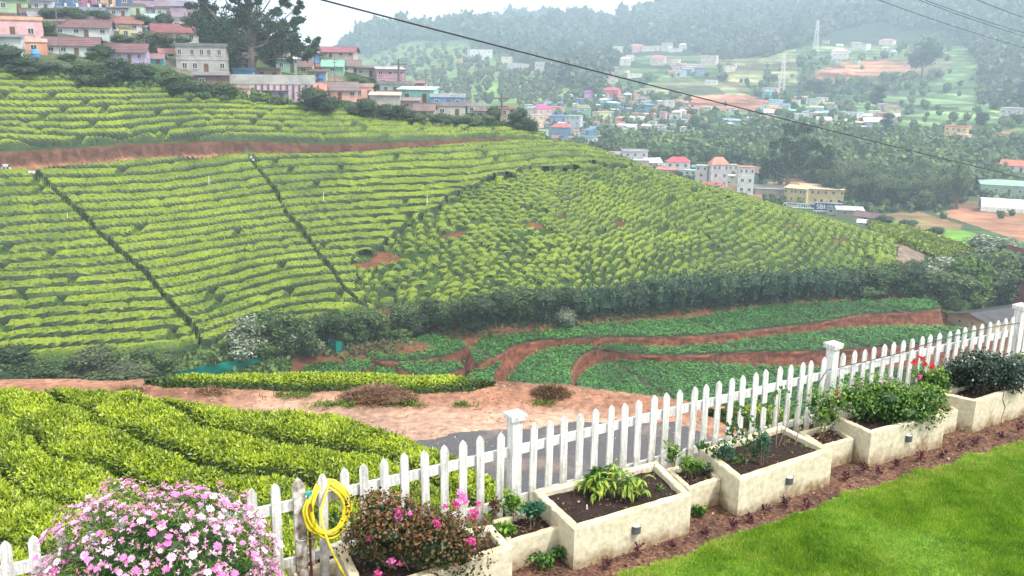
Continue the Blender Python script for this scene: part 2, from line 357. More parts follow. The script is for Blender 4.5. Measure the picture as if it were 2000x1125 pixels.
for a, b, rx, ry in patches:
    g = sstep(.55, .95, np.hypot((PX-a-8*vnoise(X*.3, Y*.3, 72))/rx, (PY-b)/ry)+.5*fbm(X*.35, Y*.35, 73)); hB = hB*g; hA = hA*g
notU = 1-sstep(2, 8, 0*PX)
h = np.where(maskU, hU, 0)+np.where(mA, hA, 0)+np.where(mB, hB, 0)
edge = np.where(mA | mB, sstep(kz(-20.1), kz(-19.7), Zg), 1); h = h*edge
lump = 1+.09*vnoise(X*.5, Y*.5, 21)+.05*vnoise(X*2.3, Y*2.3, 22)
HB = h*np.where(mB, .88, 1.4)*lump
Zt = Zg+HB-.12
n_, m_ = X.shape
cell = lambda a: a[:-1, :-1]
hc = np.maximum.reduce([h[:-1, :-1], h[1:, :-1], h[:-1, 1:], h[1:, 1:]])
keep = hc > .06
region = np.where(maskU, 1, np.where(mA, 2, np.where(mB, 3, 0)))
rid = np.where(region == 1, rU, np.where(region == 2, rA, rB))
seg = np.where(region == 1, 0, np.where(region == 2, blk, kB))
key = (region.astype(np.int64)*1000+(rid+100))*4000+(seg+2000)
keyc = cell(key); keep &= cell(region) > 0
# visibility: a face with the picture area only
cx, cy_ = cell(PX), cell(PY); keep &= (cx > -60) & (cx < 2060)
ii, jj = np.nonzero(keep); kk = keyc[ii, jj]; order = np.argsort(kk, kind='stable'); ii, jj, kk = ii[order], jj[order], kk[order]
uk, st_, cnt = np.unique(kk, return_index=True, return_counts=True)
VV = np.stack([X, Y, Zt], -1).reshape(-1, 3); q = lambda i, j: i*m_+j
FF = np.stack([q(ii, jj), q(ii+1, jj), q(ii+1, jj+1), q(ii, jj+1)], -1)
hf = hc[ii, jj]
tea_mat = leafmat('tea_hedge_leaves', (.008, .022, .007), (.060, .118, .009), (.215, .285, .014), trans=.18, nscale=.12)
def dress(mb, V4, hfac, rng, per, L):
    """body faces V4 (n,4,3) plus leaf sprays standing on them"""
    n = len(V4); k = rng.random(n) < per; b = rng.random((n, 2, 1)); P = V4[:, 0]*(1-b[:, 0])*(1-b[:, 1])+V4[:, 1]*b[:, 0]*(1-b[:, 1])+V4[:, 2]*b[:, 0]*b[:, 1]+V4[:, 3]*(1-b[:, 0])*b[:, 1]
    N = np.cross(V4[:, 1]-V4[:, 0], V4[:, 3]-V4[:, 0]); N /= np.linalg.norm(N, axis=1)[:, None]+1e-9; N = N+np.array([0, 0, .4])
    N /= np.linalg.norm(N, axis=1)[:, None]
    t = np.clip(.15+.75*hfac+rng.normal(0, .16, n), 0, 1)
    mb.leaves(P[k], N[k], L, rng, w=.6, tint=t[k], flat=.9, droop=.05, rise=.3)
stuff_sel = []; bushes = []
def tea_obj(f, name):
    mb = MB(); F = FF[f]; u, inv = np.unique(F, return_inverse=True); inv = inv.reshape(F.shape); V = VV[u]
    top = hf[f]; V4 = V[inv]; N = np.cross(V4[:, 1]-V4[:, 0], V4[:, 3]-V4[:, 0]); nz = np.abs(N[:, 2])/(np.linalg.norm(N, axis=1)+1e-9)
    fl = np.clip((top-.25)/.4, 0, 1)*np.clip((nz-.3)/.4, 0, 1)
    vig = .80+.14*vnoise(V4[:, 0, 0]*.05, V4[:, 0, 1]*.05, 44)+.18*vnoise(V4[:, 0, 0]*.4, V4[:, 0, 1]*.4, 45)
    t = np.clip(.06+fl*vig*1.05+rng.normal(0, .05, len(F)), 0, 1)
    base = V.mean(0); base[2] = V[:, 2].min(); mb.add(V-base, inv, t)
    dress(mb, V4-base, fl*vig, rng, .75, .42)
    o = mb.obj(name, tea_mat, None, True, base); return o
for key_, s0, c0 in zip(uk, st_, cnt):
    if c0 < 12: continue
    reg = key_//4000//1000; f = np.arange(s0, s0+c0)
    if reg == 3:
        bushes.append((float(D_[ii[f], jj[f]].mean()), f)); continue
    row = int(key_//4000 % 1000-100); sg = int(key_ % 4000-2000)
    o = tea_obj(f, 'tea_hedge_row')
    if reg == 1: lab = f"{ORD[min(max(row+1,0),38)]} tea row above the red cut bank, below the hillside village"; g = 'tea rows on the slope above the dirt road'
    else:
        k = 18-row; where = ['left of the diagonal grass path', 'between the two diagonal grass paths', 'right of the second grass path'][sg]
        lab = f"{ORD[min(max(k,0),38)]} tea row below the hill road, {where}"; g = 'tea rows on the slope below the dirt road'
    tag(o, lab, 'tea hedge', g)
bushes.sort(key=lambda b: b[0])
for d, f in bushes[:300]:
    bx_, by_ = float(cx[ii[f], jj[f]].mean()), float(cy_[ii[f], jj[f]].mean()); wh = ['near the foot of the second grass path', 'above the rounded dark shrubs', 'above the middle of the dark hedge', 'above the feathery shrubs', 'near the right end of the tea hill'][min(4, int(max(0, bx_-600)//230))]
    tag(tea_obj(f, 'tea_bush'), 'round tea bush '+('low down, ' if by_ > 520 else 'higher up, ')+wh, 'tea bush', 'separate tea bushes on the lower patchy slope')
rest = np.concatenate([f for d, f in bushes[300:]])
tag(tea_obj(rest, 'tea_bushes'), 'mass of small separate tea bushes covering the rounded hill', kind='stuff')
# thin grass tufts between the bushes
# ================================================================== far valley and mountains (real distances)
fc = [(1150, 310, 420), (1250, 335, 400), (1350, 365, 380), (1460, 388, 350), (1590, 414, 340), (1700, 442, 290), (1780, 458, 255), (1850, 484, 228), (1900, 505, 215), (1980, 550, 192), (2080, 600, 180),
    (1950, 440, 290), (1930, 372, 385), (1800, 405, 340), (1700, 405, 345), (1650, 380, 365), (1550, 300, 480), (1700, 320, 440), (1800, 290, 500), (1900, 300, 480), (1400, 300, 470), (1250, 290, 500),
    (1080, 270, 520), (1200, 260, 560), (1100, 220, 620), (1200, 190, 700), (1300, 240, 600), (1350, 220, 640), (1500, 240, 600), (1600, 250, 560), (1740, 255, 560), (1870, 260, 540), (1990, 230, 560),
    (1000, 200, 760), (1100, 170, 800), (900, 190, 720), (800, 170, 800), (1000, 130, 1000), (1200, 150, 900), (1300, 170, 850), (1400, 130, 950), (1500, 190, 780), (1600, 180, 820), (1700, 200, 750),
    (1650, 110, 1000), (1700, 85, 1100), (1600, 90, 1080), (1500, 110, 1050), (1800, 130, 900), (1900, 180, 760), (1990, 150, 800), (1850, 90, 1050),
    (660, 96, 1500), (700, 80, 1480), (760, 60, 1500), (860, 60, 1550), (800, 120, 1150), (900, 95, 1300), (960, 42, 1900), (1070, 28, 1950), (1130, 33, 1950), (1190, 52, 1900), (1250, 28, 1900), (1290, 15, 1850),
    (1350, -6, 1800), (1450, -10, 1750), (1500, 30, 1500), (1560, 8, 1600), (1640, 2, 1600), (1700, -25, 1600), (1800, 20, 1300), (1900, -40, 1400), (2000, -60, 1400), (1990, 60, 1050), (1400, 60, 1350), (1200, 90, 1350), (1300, 60, 1400), (1100, 80, 1400),
    (700, 170, 2200), (1000, 120, 2600), (1300, 90, 2500), (1700, 60, 2300), (2000, 50, 2100), (600, 200, 1900), (2300, 150, 800), (2300, -60, 1400), (2200, 350, 400), (2150, 540, 205), (600, 220, 1200), (400, 260, 1300), (300, 260, 2000), (1100, 420, 330), (1500, 520, 240), (800, 320, 420)]
FC = np.array([pdist(*p) for p in fc]); FT = TPS(FC, FC[:, 2], 1e-4, 600)
def far(x, y):
    d = np.hypot(x, y)
    return FT(x, y)+np.clip((d-700)/600, 0, 1)*7*fbm(x*.006, y*.006, 31, 4)+np.clip((d-300)/500, 0, 1)*1.2*fbm(x*.03, y*.03, 33, 3)
soilpoly = [([(1230, 178), (1330, 150), (1440, 160), (1470, 185), (1420, 195), (1300, 188)], (.19, .12, .08), .6),
    ([(1310, 195), (1360, 186), (1460, 186), (1535, 205), (1530, 218), (1400, 215), (1320, 208)], (.30, .12, .085), 1),
    ([(1585, 150), (1640, 120), (1790, 115), (1780, 140), (1680, 160), (1600, 165)], (.30, .13, .085), .9), ([(1690, 150), (1780, 112), (1860, 120), (1840, 150)], (.2, .12, .09), .5),
    ([(1830, 418), (1870, 407), (1950, 400), (2080, 408), (2080, 500), (2000, 472), (1930, 450), (1880, 432)], (.36, .17, .11), 1),
    ([(1700, 418), (1800, 415), (1880, 438), (1872, 450), (1800, 448)], (.27, .15, .09), .85), ([(1640, 362), (1690, 362), (1688, 376), (1640, 374)], (.42, .2, .13), 1),
    ([(1500, 355), (1580, 340), (1600, 378), (1540, 392), (1460, 388)], (.33, .17, .11), .8), ([(1840, 395), (1900, 388), (1925, 400), (1880, 408)], (.2, .09, .065), 1),
    ([(1930, 262), (1990, 255), (1985, 270), (1940, 275)], (.24, .12, .09), .8), ([(1350, 350), (1440, 352), (1450, 375), (1380, 365)], (.33, .2, .14), .8), ([(885, 110), (925, 115), (920, 125), (890, 122)], (.3, .17, .1), .8)]
greenpoly = [([(700, 95), (900, 90), (1010, 130), (1100, 160), (1130, 190), (1050, 205), (900, 200), (760, 170), (690, 130)], (.115, .18, .06)), ([(940, 160), (1060, 150), (1140, 182), (1080, 205), (960, 195)], (.15, .25, .065)),
    ([(1250, 165), (1330, 145), (1420, 165), (1460, 185), (1300, 190)], (.12, .24, .09)), ([(1870, 220), (1960, 215), (1970, 235), (1880, 240)], (.20, .30, .06)), ([(1370, 205), (1540, 215), (1530, 228), (1370, 222)], (.14, .27, .09)),
    ([(1700, 440), (1780, 425), (1900, 455), (1990, 480), (2010, 520), (1880, 500)], (.12, .24, .04)), ([(1740, 45), (1790, 30), (1820, 60), (1790, 110), (1600, 120), (1590, 90), (1700, 60)], (.11, .16, .07)),
    ([(1830, 80), (1920, 90), (1900, 200), (1980, 240), (1700, 250), (1700, 170), (1830, 150)], (.085, .14, .06)), ([(1400, 110), (1560, 100), (1560, 165), (1420, 170)], (.16, .17, .08))]
def farcol(X, Y, Z):
    px, py = proj(np.stack([X, Y, Z], -1)); n = fbm(X*.012, Y*.012, 51, 4); n2 = fbm(X*.05, Y*.05, 52, 3)
    c = np.broadcast_to(np.array([.06, .105, .04]), X.shape+(3,)).copy(); c *= (1+.35*n)[..., None]
    d = np.hypot(X, Y)
    jx = px+6*n2; jy = py+3*n2
    for pl, col in greenpoly: m = inpoly(jx, jy, pl)[..., None]*1.0; c[:] = c*(1-m)+np.asarray(col)*(1+.25*n2)[..., None]*m
    for pl, col, s_ in soilpoly: m = inpoly(jx, jy, pl)[..., None]*s_*np.clip(.85+.3*n2, 0, 1)[..., None]; c[:] = c*(1-m)+np.asarray(col)*m
    # terrace lines follow the height
    ph = Z/3.6+.35*vnoise(X*.01, Y*.01, 60); f = ph-np.floor(ph); m = ((d > 560) & (d < 1250) & (px > 1230)).astype(float)*sstep(.66, .8, f)*.9*(np.clip(.6+n, 0, 1))
    c *= (1-.7*m)[..., None]; c *= (1+.8*((d > 560) & (d < 1250) & (px > 1230))*sstep(.4, .6, f)*(1-sstep(.6, .66, f)))[..., None]
    tn = (hash01(np.floor(ph), np.floor(X/60+n*2), 3)-.5); c *= (1+1.3*tn*((d > 560) & (d < 1150) & (px > 1230)))[..., None]
    f0 = ((d > 1150) | ((py < 90) & (px > 930))).astype(float)[..., None]*((px > 930) | (py < 75)).astype(float)[..., None]
    c[:] = c*(1-f0)+np.array([.026, .045, .028])*f0
    return np.clip(c, .005, .8)
M_far = covermat('valley_cover', .12, .8)
Dq = np.concatenate([np.arange(185, 700, 2.6), np.geomspace(702, 2700, 210)])
grid('far_hills', np.radians(np.linspace(-16, 36, 620)), Dq, far, farcol, M_far)
# ground under everything, out to the horizon
mb = MB(); a = np.arange(48)*2*PI/48; mb.add(np.vstack([np.stack([5500*np.cos(a), 5500*np.sin(a), 0*a-75], 1), [[0, 0, -75]]]), [[i, (i+1) % 48, 48] for i in range(48)])
me = mb.mesh('plain', plain('distant_ground', (.06, .09, .04), .95, .3, .02, obj=False)); tag(link('ground', me), kind='structure')
# ---------------------------------------------------------------- haze
hz = NT('haze'); hz.t.nodes.remove(hz.b); pv = hz.n('ShaderNodeVolumePrincipled'); pv.inputs['Color'].default_value = (.68, .835, 1, 1); pv.inputs['Density'].default_value = .00047; pv.inputs['Anisotropy'].default_value = .3
hz.l(pv.outputs[0], hz.out.inputs['Volume'])
mb = MB(); mb.box((0, 1250, 62), (5600, 4100, 2*140)); o = mb.obj('haze', hz.m); tag(o, kind='stuff')
# ---------------------------------------------------------------- foliage makers
def blob(mb, c, r, rng, nu=7, nv=5, tint=.15, lump=.25):
    u = np.arange(nu)*2*PI/nu; v = np.linspace(-PI/2, PI/2, nv+1)
    U_, V_ = np.meshgrid(u, v, indexing='ij'); s_ = 1+lump*rng.uniform(-1, 1, U_.shape); s_[:, 0] = 1; s_[:, -1] = 1
    P = np.stack([np.cos(V_)*np.cos(U_), np.cos(V_)*np.sin(U_), np.sin(V_)], -1)*s_[..., None]*np.asarray(r)+np.asarray(c)
    i = np.arange(nu)[:, None]; j = np.arange(nv)[None]; k = (i+1) % nu; W = nv+1
    mb.add(P, np.stack([i*W+j, k*W+j, k*W+j+1, i*W+j+1], -1).reshape(-1, 4), tint)
def crown(rng, lobes, nl, L, zlo=.25, R=.5, w=.5, up=.3, flatten=1.0, inner=.8, tall=1.0, innertint=.1):
    """unit crown (about 1 wide, z 0..tall); leaf sprays on several lobes"""
    mb = MB(); cs = []
    for i in range(lobes):
        a = rng.uniform(0, 2*PI); rr = R*rng.uniform(.1, .72)*(1 if i else 0); z = rng.uniform(zlo+.12, .78)*tall; r = rng.uniform(.17, .30)
        cs.append((np.array([rr*math.cos(a), rr*math.sin(a), z]), np.array([r, r, r*flatten])))
    for c, r in cs:
        blob(mb, c, r*inner, rng, tint=innertint); m = nl//lobes; N = rng.normal(size=(m, 3)); N[:, 2] += .35; N /= np.linalg.norm(N, axis=1)[:, None]
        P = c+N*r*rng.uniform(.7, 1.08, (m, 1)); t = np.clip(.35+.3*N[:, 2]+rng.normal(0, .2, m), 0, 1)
        mb.leaves(P, N+np.array([0, 0, up]), L, rng, w=w, tint=t)
    return mb
bark = plain('bark', (.12, .085, .06), .95, .4, 2.0)
grey_bark = plain('pale_bark', (.28, .24, .2), .9, .35, 1.0)
def trunk_mb(h, r, rng, limbs=4, top=.75, spread=.3):
    mb = MB(); z = np.linspace(-.05*h, h, 6); P = np.stack([rng.normal(0, .015*h, 6), rng.normal(0, .015*h, 6), z], 1); P[0, :2] = 0; mb.tube(P, r*np.linspace(1.1, .45, 6), 6)
    for i in range(limbs):
        a = i*2*PI/limbs+rng.uniform(0, 1); z0 = h*rng.uniform(.55, .95); q = np.array([0, 0, z0]); d = np.array([math.cos(a)*spread, math.sin(a)*spread, top-.4*top])
        mb.tube(np.array([q, q+d*.5*h*.6, q+d*h*.7]), r*np.array([.5, .35, .15]), 5)
    return mb
G_dark = leafmat('dark_tree_leaves', (.008, .022, .008), (.034, .070, .018), (.10, .165, .04), trans=.15, nscale=.25)
G_mid = leafmat('green_tree_leaves', (.014, .034, .010), (.062, .115, .028), (.17, .24, .055), trans=.12, nscale=.2)
G_olive = leafmat('olive_tree_leaves', (.02, .03, .012), (.075, .10, .035), (.17, .19, .07), trans=.12, nscale=.2)
G_blue = leafmat('bluish_cypress_leaves', (.008, .026, .014), (.035, .085, .038), (.12, .20, .095), trans=.1, nscale=.3)
G_bright = leafmat('bright_green_leaves', (.02, .05, .01), (.08, .16, .02), (.20, .30, .04), trans=.15, nscale=.3)
G_white = leafmat('pale_flowering_leaves', (.03, .055, .02), (.16, .20, .12), (.55, .58, .48), trans=.1, nscale=.5)
tr = np.random.default_rng(11)
def templates(n, mat, **k): return [crown(np.random.default_rng(100+i+hash(mat.name) % 1 + len(mat.name)*7), **k).mesh('crown', mat) for i in range(n)]
T_round = templates(3, G_dark, lobes=9, nl=1500, L=.09)+templates(3, G_mid, lobes=8, nl=1400, L=.09)+templates(2, G_olive, lobes=8, nl=1300, L=.09)
T_bush = templates(3, G_dark, lobes=9, nl=2600, L=.07, zlo=.0, flatten=.9)+templates(3, G_mid, lobes=9, nl=2400, L=.075, zlo=.0)+templates(2, G_olive, lobes=9, nl=2200, L=.075, zlo=.0)
T_cyp = [crown(np.random.default_rng(300+i), 12, 1500, .08, zlo=.05, R=.13, tall=2.2).mesh('crown', G_dark) for i in range(2)]
TR = [trunk_mb(.5, .035, np.random.default_rng(i)).mesh('trunk', bark) for i in range(3)]
def tree(P, H, W, tm, label, group=None, cat='tree', name='tree', trunk=True, seed=0):
    o = empty(name, P); r = random.Random(seed+int(P[0]*7+P[1]*13)); tag(o, label, cat, group)
    c = link('crown', tm, o, (0, 0, -.05*H if not trunk else .08*H), r.uniform(0, 6.28), (W, W, H))
    if trunk: link('trunk', TR[r.randrange(3)], o, None, r.uniform(0, 6), (H, H, H))
    return o
def mass(name, P, S, mat, seed, cards=12, L=.38, tall=1.0, flat=None):
    """one mesh of many small far trees: lumpy core plus sprays; P (n,3), S (n,) width"""
    rg = np.random.default_rng(seed); n = len(P); nu, nv = 6, 4; u = np.arange(nu)*2*PI/nu; v = np.linspace(-PI/2, PI/2, nv+1); U_, V_ = np.meshgrid(u, v, indexing='ij')
    B = np.stack([np.cos(V_)*np.cos(U_), np.cos(V_)*np.sin(U_), np.sin(V_)], -1).reshape(-1, 3); W = nv+1
    s_ = 1+.3*rg.uniform(-1, 1, (n, len(B))); al = np.broadcast_to(np.asarray(tall, float), (n,))
    V = P[:, None]+(B[None]*s_[..., None])*(S[:, None]*.42)[..., None]*np.stack([np.ones(n), np.ones(n), al], -1)[:, None]+(np.array([0, 0, 1.0])*(S*.42*al)[:, None])[:, None]
    i = np.arange(nu)[:, None]; j = np.arange(nv)[None]; k = (i+1) % nu; F = np.stack([i*W+j, k*W+j, k*W+j+1, i*W+j+1], -1).reshape(-1, 4)
    mb = MB(); own = rg.uniform(-.2, .25, n)
    mb.add(V.reshape(-1, 3), (F[None]+(np.arange(n)*len(B))[:, None, None]).reshape(-1, 4), np.clip(np.repeat(.3+own, len(F))+rg.normal(0, .08, n*len(F)), 0, 1))
    if cards:
        N = rg.normal(size=(n, cards, 3)); N[..., 2] = np.abs(N[..., 2])*.8; N /= np.linalg.norm(N, axis=-1)[..., None]
        Q = P[:, None]+N*(S*.42)[:, None, None]*np.stack([np.ones(n), np.ones(n), al], -1)[:, None]+(np.array([0, 0, 1.0])*(S*.42*al)[:, None])[:, None]
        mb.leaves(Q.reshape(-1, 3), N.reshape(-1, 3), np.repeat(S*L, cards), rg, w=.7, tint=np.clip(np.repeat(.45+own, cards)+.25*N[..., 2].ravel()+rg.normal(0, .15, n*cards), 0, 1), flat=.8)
    return tag(mb.obj(name, mat), 'x', kind='stuff')
def scatter(fn, poly, n, seed, d0, d1, keepfn=None):
    rg = np.random.default_rng(seed); p = np.array(poly, float); x0, y0 = p.min(0); x1, y1 = p.max(0); X_, Y_ = [], []
    x = rg.uniform(x0, x1, n*6); y = rg.uniform(y0, y1, n*6); m = inpoly(x, y, poly); x, y = x[m][:n], y[m][:n]
    if keepfn is not None: m = keepfn(x, y); x, y = x[m], y[m]
    Q, miss = march(fn, x, y, d0, d1, 600); return Q[~miss], x[~miss], y[~miss]
# forested mountains
FA = [(930, 50), (1060, 28), (1130, 33), (1190, 50), (1290, 16), (1340, -5), (1700, -10), (1740, 40), (1640, 60), (1560, 92), (1500, 112), (1400, 118), (1330, 92), (1250, 88), (1190, 140), (1170, 200), (1080, 155), (1000, 112), (900, 78)]
FB = [(1700, -10), (2030, -10), (2030, 140), (1950, 165), (1900, 105), (1850, 62), (1750, 60)]; FCp = [(1910, 100), (2030, 90), (2030, 215), (1960, 215), (1930, 180)]
FD = [(655, 100), (700, 78), (760, 58), (860, 55), (930, 48), (900, 80), (800, 82), (720, 110)]
parts_ = [scatter(far, p, n, s_, 400, 2600)[0] for p, n, s_ in [(FA, 3600, 1), (FB, 1300, 2), (FCp, 260, 3), (FD, 420, 4)]]
# skyline fringe
xs_ = np.linspace(665, 1500, 420); ys_ = np.interp(xs_, [660, 700, 760, 860, 960, 1070, 1130, 1190, 1250, 1290, 1350], [98, 82, 62, 62, 45, 31, 36, 55, 31, 18, 2])+np.random.default_rng(2).uniform(0, 6, 420)
Qs, ms = march(far, xs_, ys_, 600, 2600, 700); parts_.append(Qs[~ms])
P = np.vstack(parts_); rg = np.random.default_rng(9); S = np.clip(rg.lognormal(2.25, .38, len(P)), 5, 22)*np.where(np.hypot(P[:, 0], P[:, 1]) > 1300, 1.15, .85)
G_forest = leafmat('forest_leaves', (.014, .03, .016), (.040, .072, .032), (.11, .155, .07), trans=.1, nscale=.015)
mass('forest', P, S, G_forest, 3, cards=10, tall=rg.uniform(.8, 1.5, len(P)))
# scrub over the valley sides
SC = [(1040, 195), (1500, 120), (1900, 60), (2040, 200), (2040, 560), (1880, 430), (1700, 420), (1500, 400), (1250, 335), (1100, 290)]
def okscrub(x, y):
    m = np.ones(len(x), bool)
    for pl, col, s_ in soilpoly: m &= ~inpoly(x, y, pl) | (np.random.default_rng(len(x)).random(len(x)) < .03)
    for pl, col in greenpoly: m &= ~inpoly(x, y, pl) | (np.random.default_rng(len(x)+1).random(len(x)) < .22)
    m &= ~inpoly(x, y, [(1860, 415), (2040, 470), (2040, 580), (1900, 490)])
    return m
P, x_, y_ = scatter(far, SC, 2600, 21, 200, 2000, okscrub); rg = np.random.default_rng(8); dd = np.hypot(P[:, 0], P[:, 1])
mass('scrub', P, rg.uniform(2, 5.5, len(P))*np.clip(dd/520, .7, 1.7), G_mid, 5, cards=14, L=.3)
P, x_, y_ = scatter(far, [(690, 100), (950, 85), (1150, 180), (1050, 215), (850, 190)], 420, 23, 400, 2000); mass('hill_scrub', P, rg.uniform(3, 9, len(P)), G_olive, 6, cards=10)
# valley trees one can tell apart
FG = [(1175, 300), (1200, 275), (1300, 285), (1420, 285), (1480, 250), (1560, 268), (1700, 270), (1850, 290), (1935, 330), (1900, 355), (1880, 395), (1800, 410), (1700, 398), (1620, 365), (1500, 335), (1420, 318), (1300, 318), (1230, 306)]
P, x_, y_ = scatter(far, FG, 900, 25, 250, 900); dd = np.hypot(P[:, 0], P[:, 1]); o_ = np.argsort(dd); rg = np.random.default_rng(12)
kinds = ['dark rounded', 'fresh green', 'olive green']
for q_, i in enumerate(o_[:200]):
    k = int(rg.choice(8, p=[.06, .06, .06, .2, .2, .2, .11, .11])); W = rg.uniform(6, 10); H = W*rg.uniform(.7, 1.15); nm = kinds[0 if k < 3 else 1 if k < 6 else 2]
    tree(P[i]-np.array([0, 0, 1.2]), H, W, T_round[k], f'{nm} tree in the valley wood, '+('behind the white houses' if x_[i] < 1480 else 'above the yellow building' if x_[i] < 1640 else 'on the slope right of the yellow building' if x_[i] < 1780 else 'towards the ploughed red field'), 'trees of the valley wood')
i = o_[200:]; mass('valley_wood', P[i], rg.uniform(6, 11, len(i)), G_mid, 7, cards=26, L=.26)
# ================================================================== potato terraces in the ravine
from mathutils.geometry import tessellate_polygon
fields = [
 ('upper', -21.0, [(918,681),(945,659),(988,652),(1059,640),(1148,634),(1254,629),(1350,622),(1442,606),(1549,594),(1673,590),(1798,584),(1826,592),(1846,606),(1719,613),(1673,615),(1620,627),(1531,638),(1424,652),(1300,659),(1183,659),(1119,662),(1059,665),(1005,673),(970,697),(952,702),(931,713),(920,695)], 'longest potato terrace under the dark hedge'),
 ('second', -21.8, [(1883,638),(1709,638),(1584,649),(1460,666),(1300,684),(1201,668),(1165,664),(1119,670),(1077,682),(1034,695),(1009,720),(986,748),(975,775),(1130,775),(1116,750),(1112,727),(1126,702),(1155,684),(1183,682),(1237,693),(1350,695),(1442,688),(1602,686),(1727,677),(1833,670),(1920,664)], 'curving potato terrace between the two long red banks'),
 ('third', -22.6, [(1128,790),(1128,750),(1140,723),(1194,704),(1350,704),(1389,713),(1513,716),(1700,722),(1960,718),(2060,800),(1850,860),(1500,860),(1250,830)], 'lowest and widest potato field behind the fence'),
 ('leaf', -21.4, [(705,691),(721,681),(810,663),(881,650),(927,647),(931,656),(895,666),(915,676),(895,688),(845,702),(774,707),(732,705)], 'leaf-shaped potato terrace left of the ditch'),
 ('below leaf', -21.65, [(767,711),(828,707),(913,709),(899,723),(863,736),(821,734),(782,723)], 'small lens-shaped potato plot below the leaf-shaped terrace'),
 ('beside lobe', -21.75, [(945,709),(981,702),(979,709),(965,735),(950,775),(890,775),(906,745),(930,720)], 'narrow potato plot left of the curved red bank'),
 ('left low', -21.7, [(583,725),(600,715),(650,709),(703,702),(742,709),(700,728),(680,760),(570,760)], 'potato plot at the left end of the ditch'),
 ('left wedge', -22.1, [(700,732),(739,713),(767,723),(783,740),(800,775),(670,775)], 'wedge of potato plants right of the left end plot'),
 ('by net', -21.6, [(420,740),(460,722),(498,716),(547,727),(560,760),(420,765)], 'small potato plot beside the green netting')]
bank_m = NT('red_bank_soil'); n1 = bank_m.noise(1.3, 6); n2 = bank_m.noise(.25, 3)
bank_m.col(bank_m.mix(1, bank_m.ramp(n1, [(.3, (.07, .026, .016)), (.5, (.17, .058, .031)), (.7, (.27, .10, .055))]), bank_m.ramp(n2, [(.35, (.75, .8, .75)), (.6, (1.15, 1.1, 1.05))]), 'MULTIPLY')); bank_m.rough(.95); bank_m.bump(n1, .9, .25); bank_m = bank_m.m
turf_m = plain('furrow_soil', (.045, .05, .022), .95, .5, .8, obj=False)
pot_m = leafmat('potato_leaves', (.012, .060, .012), (.050, .190, .030), (.11, .31, .06), trans=.1, nscale=.25)
rg = np.random.default_rng(77)
def smooth_poly(P, it=2):
    for _ in range(it): P = np.stack([P*.75+np.roll(P, -1, 0)*.25, P*.25+np.roll(P, -1, 0)*.75], 1).reshape(-1, P.shape[1])
    return P
def comb(x, y): return np.maximum(hill(x, y), np.where(np.hypot(x, y) > 186, far(x, y), -999))
for nm, z, poly, lab in fields:
    P = smooth_poly(kpz(*np.array(poly, float).T, z), 2); P[:, 2] = kz(z)
    e = np.roll(P, -1, 0)-P; area = (P[:, 0]*np.roll(P[:, 1], -1)-np.roll(P[:, 0], -1)*P[:, 1]).sum()
    if area < 0: P = P[::-1]
    # resample edge to about 0.7 m
    Q = []; n = len(P)
    for i in range(n):
        a, b = P[i], P[(i+1) % n]; k = max(1, int(np.linalg.norm(b-a)/.8)); Q += [a+(b-a)*t/k for t in range(k)]
    P = np.array(Q); n = len(P); T = np.roll(P, -1, 0)-np.roll(P, 1, 0); N = np.stack([T[:, 1], -T[:, 0], 0*T[:, 0]], 1); N /= np.linalg.norm(N, axis=1)[:, None]+1e-9
    tri = tessellate_polygon([[Vector(p) for p in P]]); mb = MB(); mb.add(P, tri, 0, 0)
    lv = []
    for k, (dz, off) in enumerate([(0, 0), (.3, .05), (.9, .15), (1.7, .34), (3.8, 1.2)]):
        nz = .28*vnoise(P[:, 0]*.7+k*5, P[:, 1]*.7, 3+k)*(k > 0); lv.append(P+N*(off+nz)[:, None]-np.array([0, 0, dz]))
    i = np.arange(n); j = (i+1) % n
    for k in range(4): mb.add(np.vstack([lv[k], lv[k+1]]), np.stack([i, i+n, j+n, j], 1), 0, 1)
    o = mb.obj('field_terrace', [turf_m, bank_m], None, True); tag(o, kind='structure')
    # plants in rows
    x0, y0 = P[:, :2].min(0); x1, y1 = P[:, :2].max(0); ang = math.radians(22); c_, s_ = math.cos(ang), math.sin(ang)
    gx, gy = np.meshgrid(np.arange(-200, 200, .45), np.arange(-200, 400, .86)); gx = gx+rg.uniform(-.16, .16, gx.shape); gy = gy+rg.uniform(-.06, .06, gy.shape)
    X_ = gx*c_-gy*s_; Y_ = gx*s_+gy*c_; m = (X_ > x0) & (X_ < x1) & (Y_ > y0) & (Y_ < y1); X_, Y_ = X_[m], Y_[m]; m = inpoly(X_, Y_, P[:, :2].tolist()); X_, Y_ = X_[m], Y_[m]
    m = np.abs((X_*.8+Y_*.35) % 17-8) > .35; X_, Y_ = X_[m], Y_[m]
    if nm == 'third': qx, qy = proj(np.stack([X_, Y_, X_*0+kz(z)], 1)); m = (qx < 2020) & (qy < 840); X_, Y_ = X_[m], Y_[m]
    k = 8; n = len(X_); rad = rg.uniform(0, .22, (n, k, 1)); a = rg.uniform(0, 2*PI, (n, k)); B = np.stack([X_[:, None]+rad[..., 0]*np.cos(a), Y_[:, None]+rad[..., 0]*np.sin(a), np.full((n, k), kz(z))+rg.uniform(.12, .5, (n, k))], -1).reshape(-1, 3)
    mb = MB(); own = np.repeat(.45+.2*vnoise(X_*.12, Y_*.12, 6)+.18*vnoise(X_*.5, Y_*.5, 16), k)
    mb.leaves(B, np.array([0, 0, 1.0]), .36, rg, w=.8, tint=np.clip(own+rg.normal(0, .10, len(own)), 0, 1), droop=-.0, flat=.9, rise=.3)
    tag(mb.obj('potato_plants', pot_m), 'rows of potato plants on the '+lab, kind='stuff')
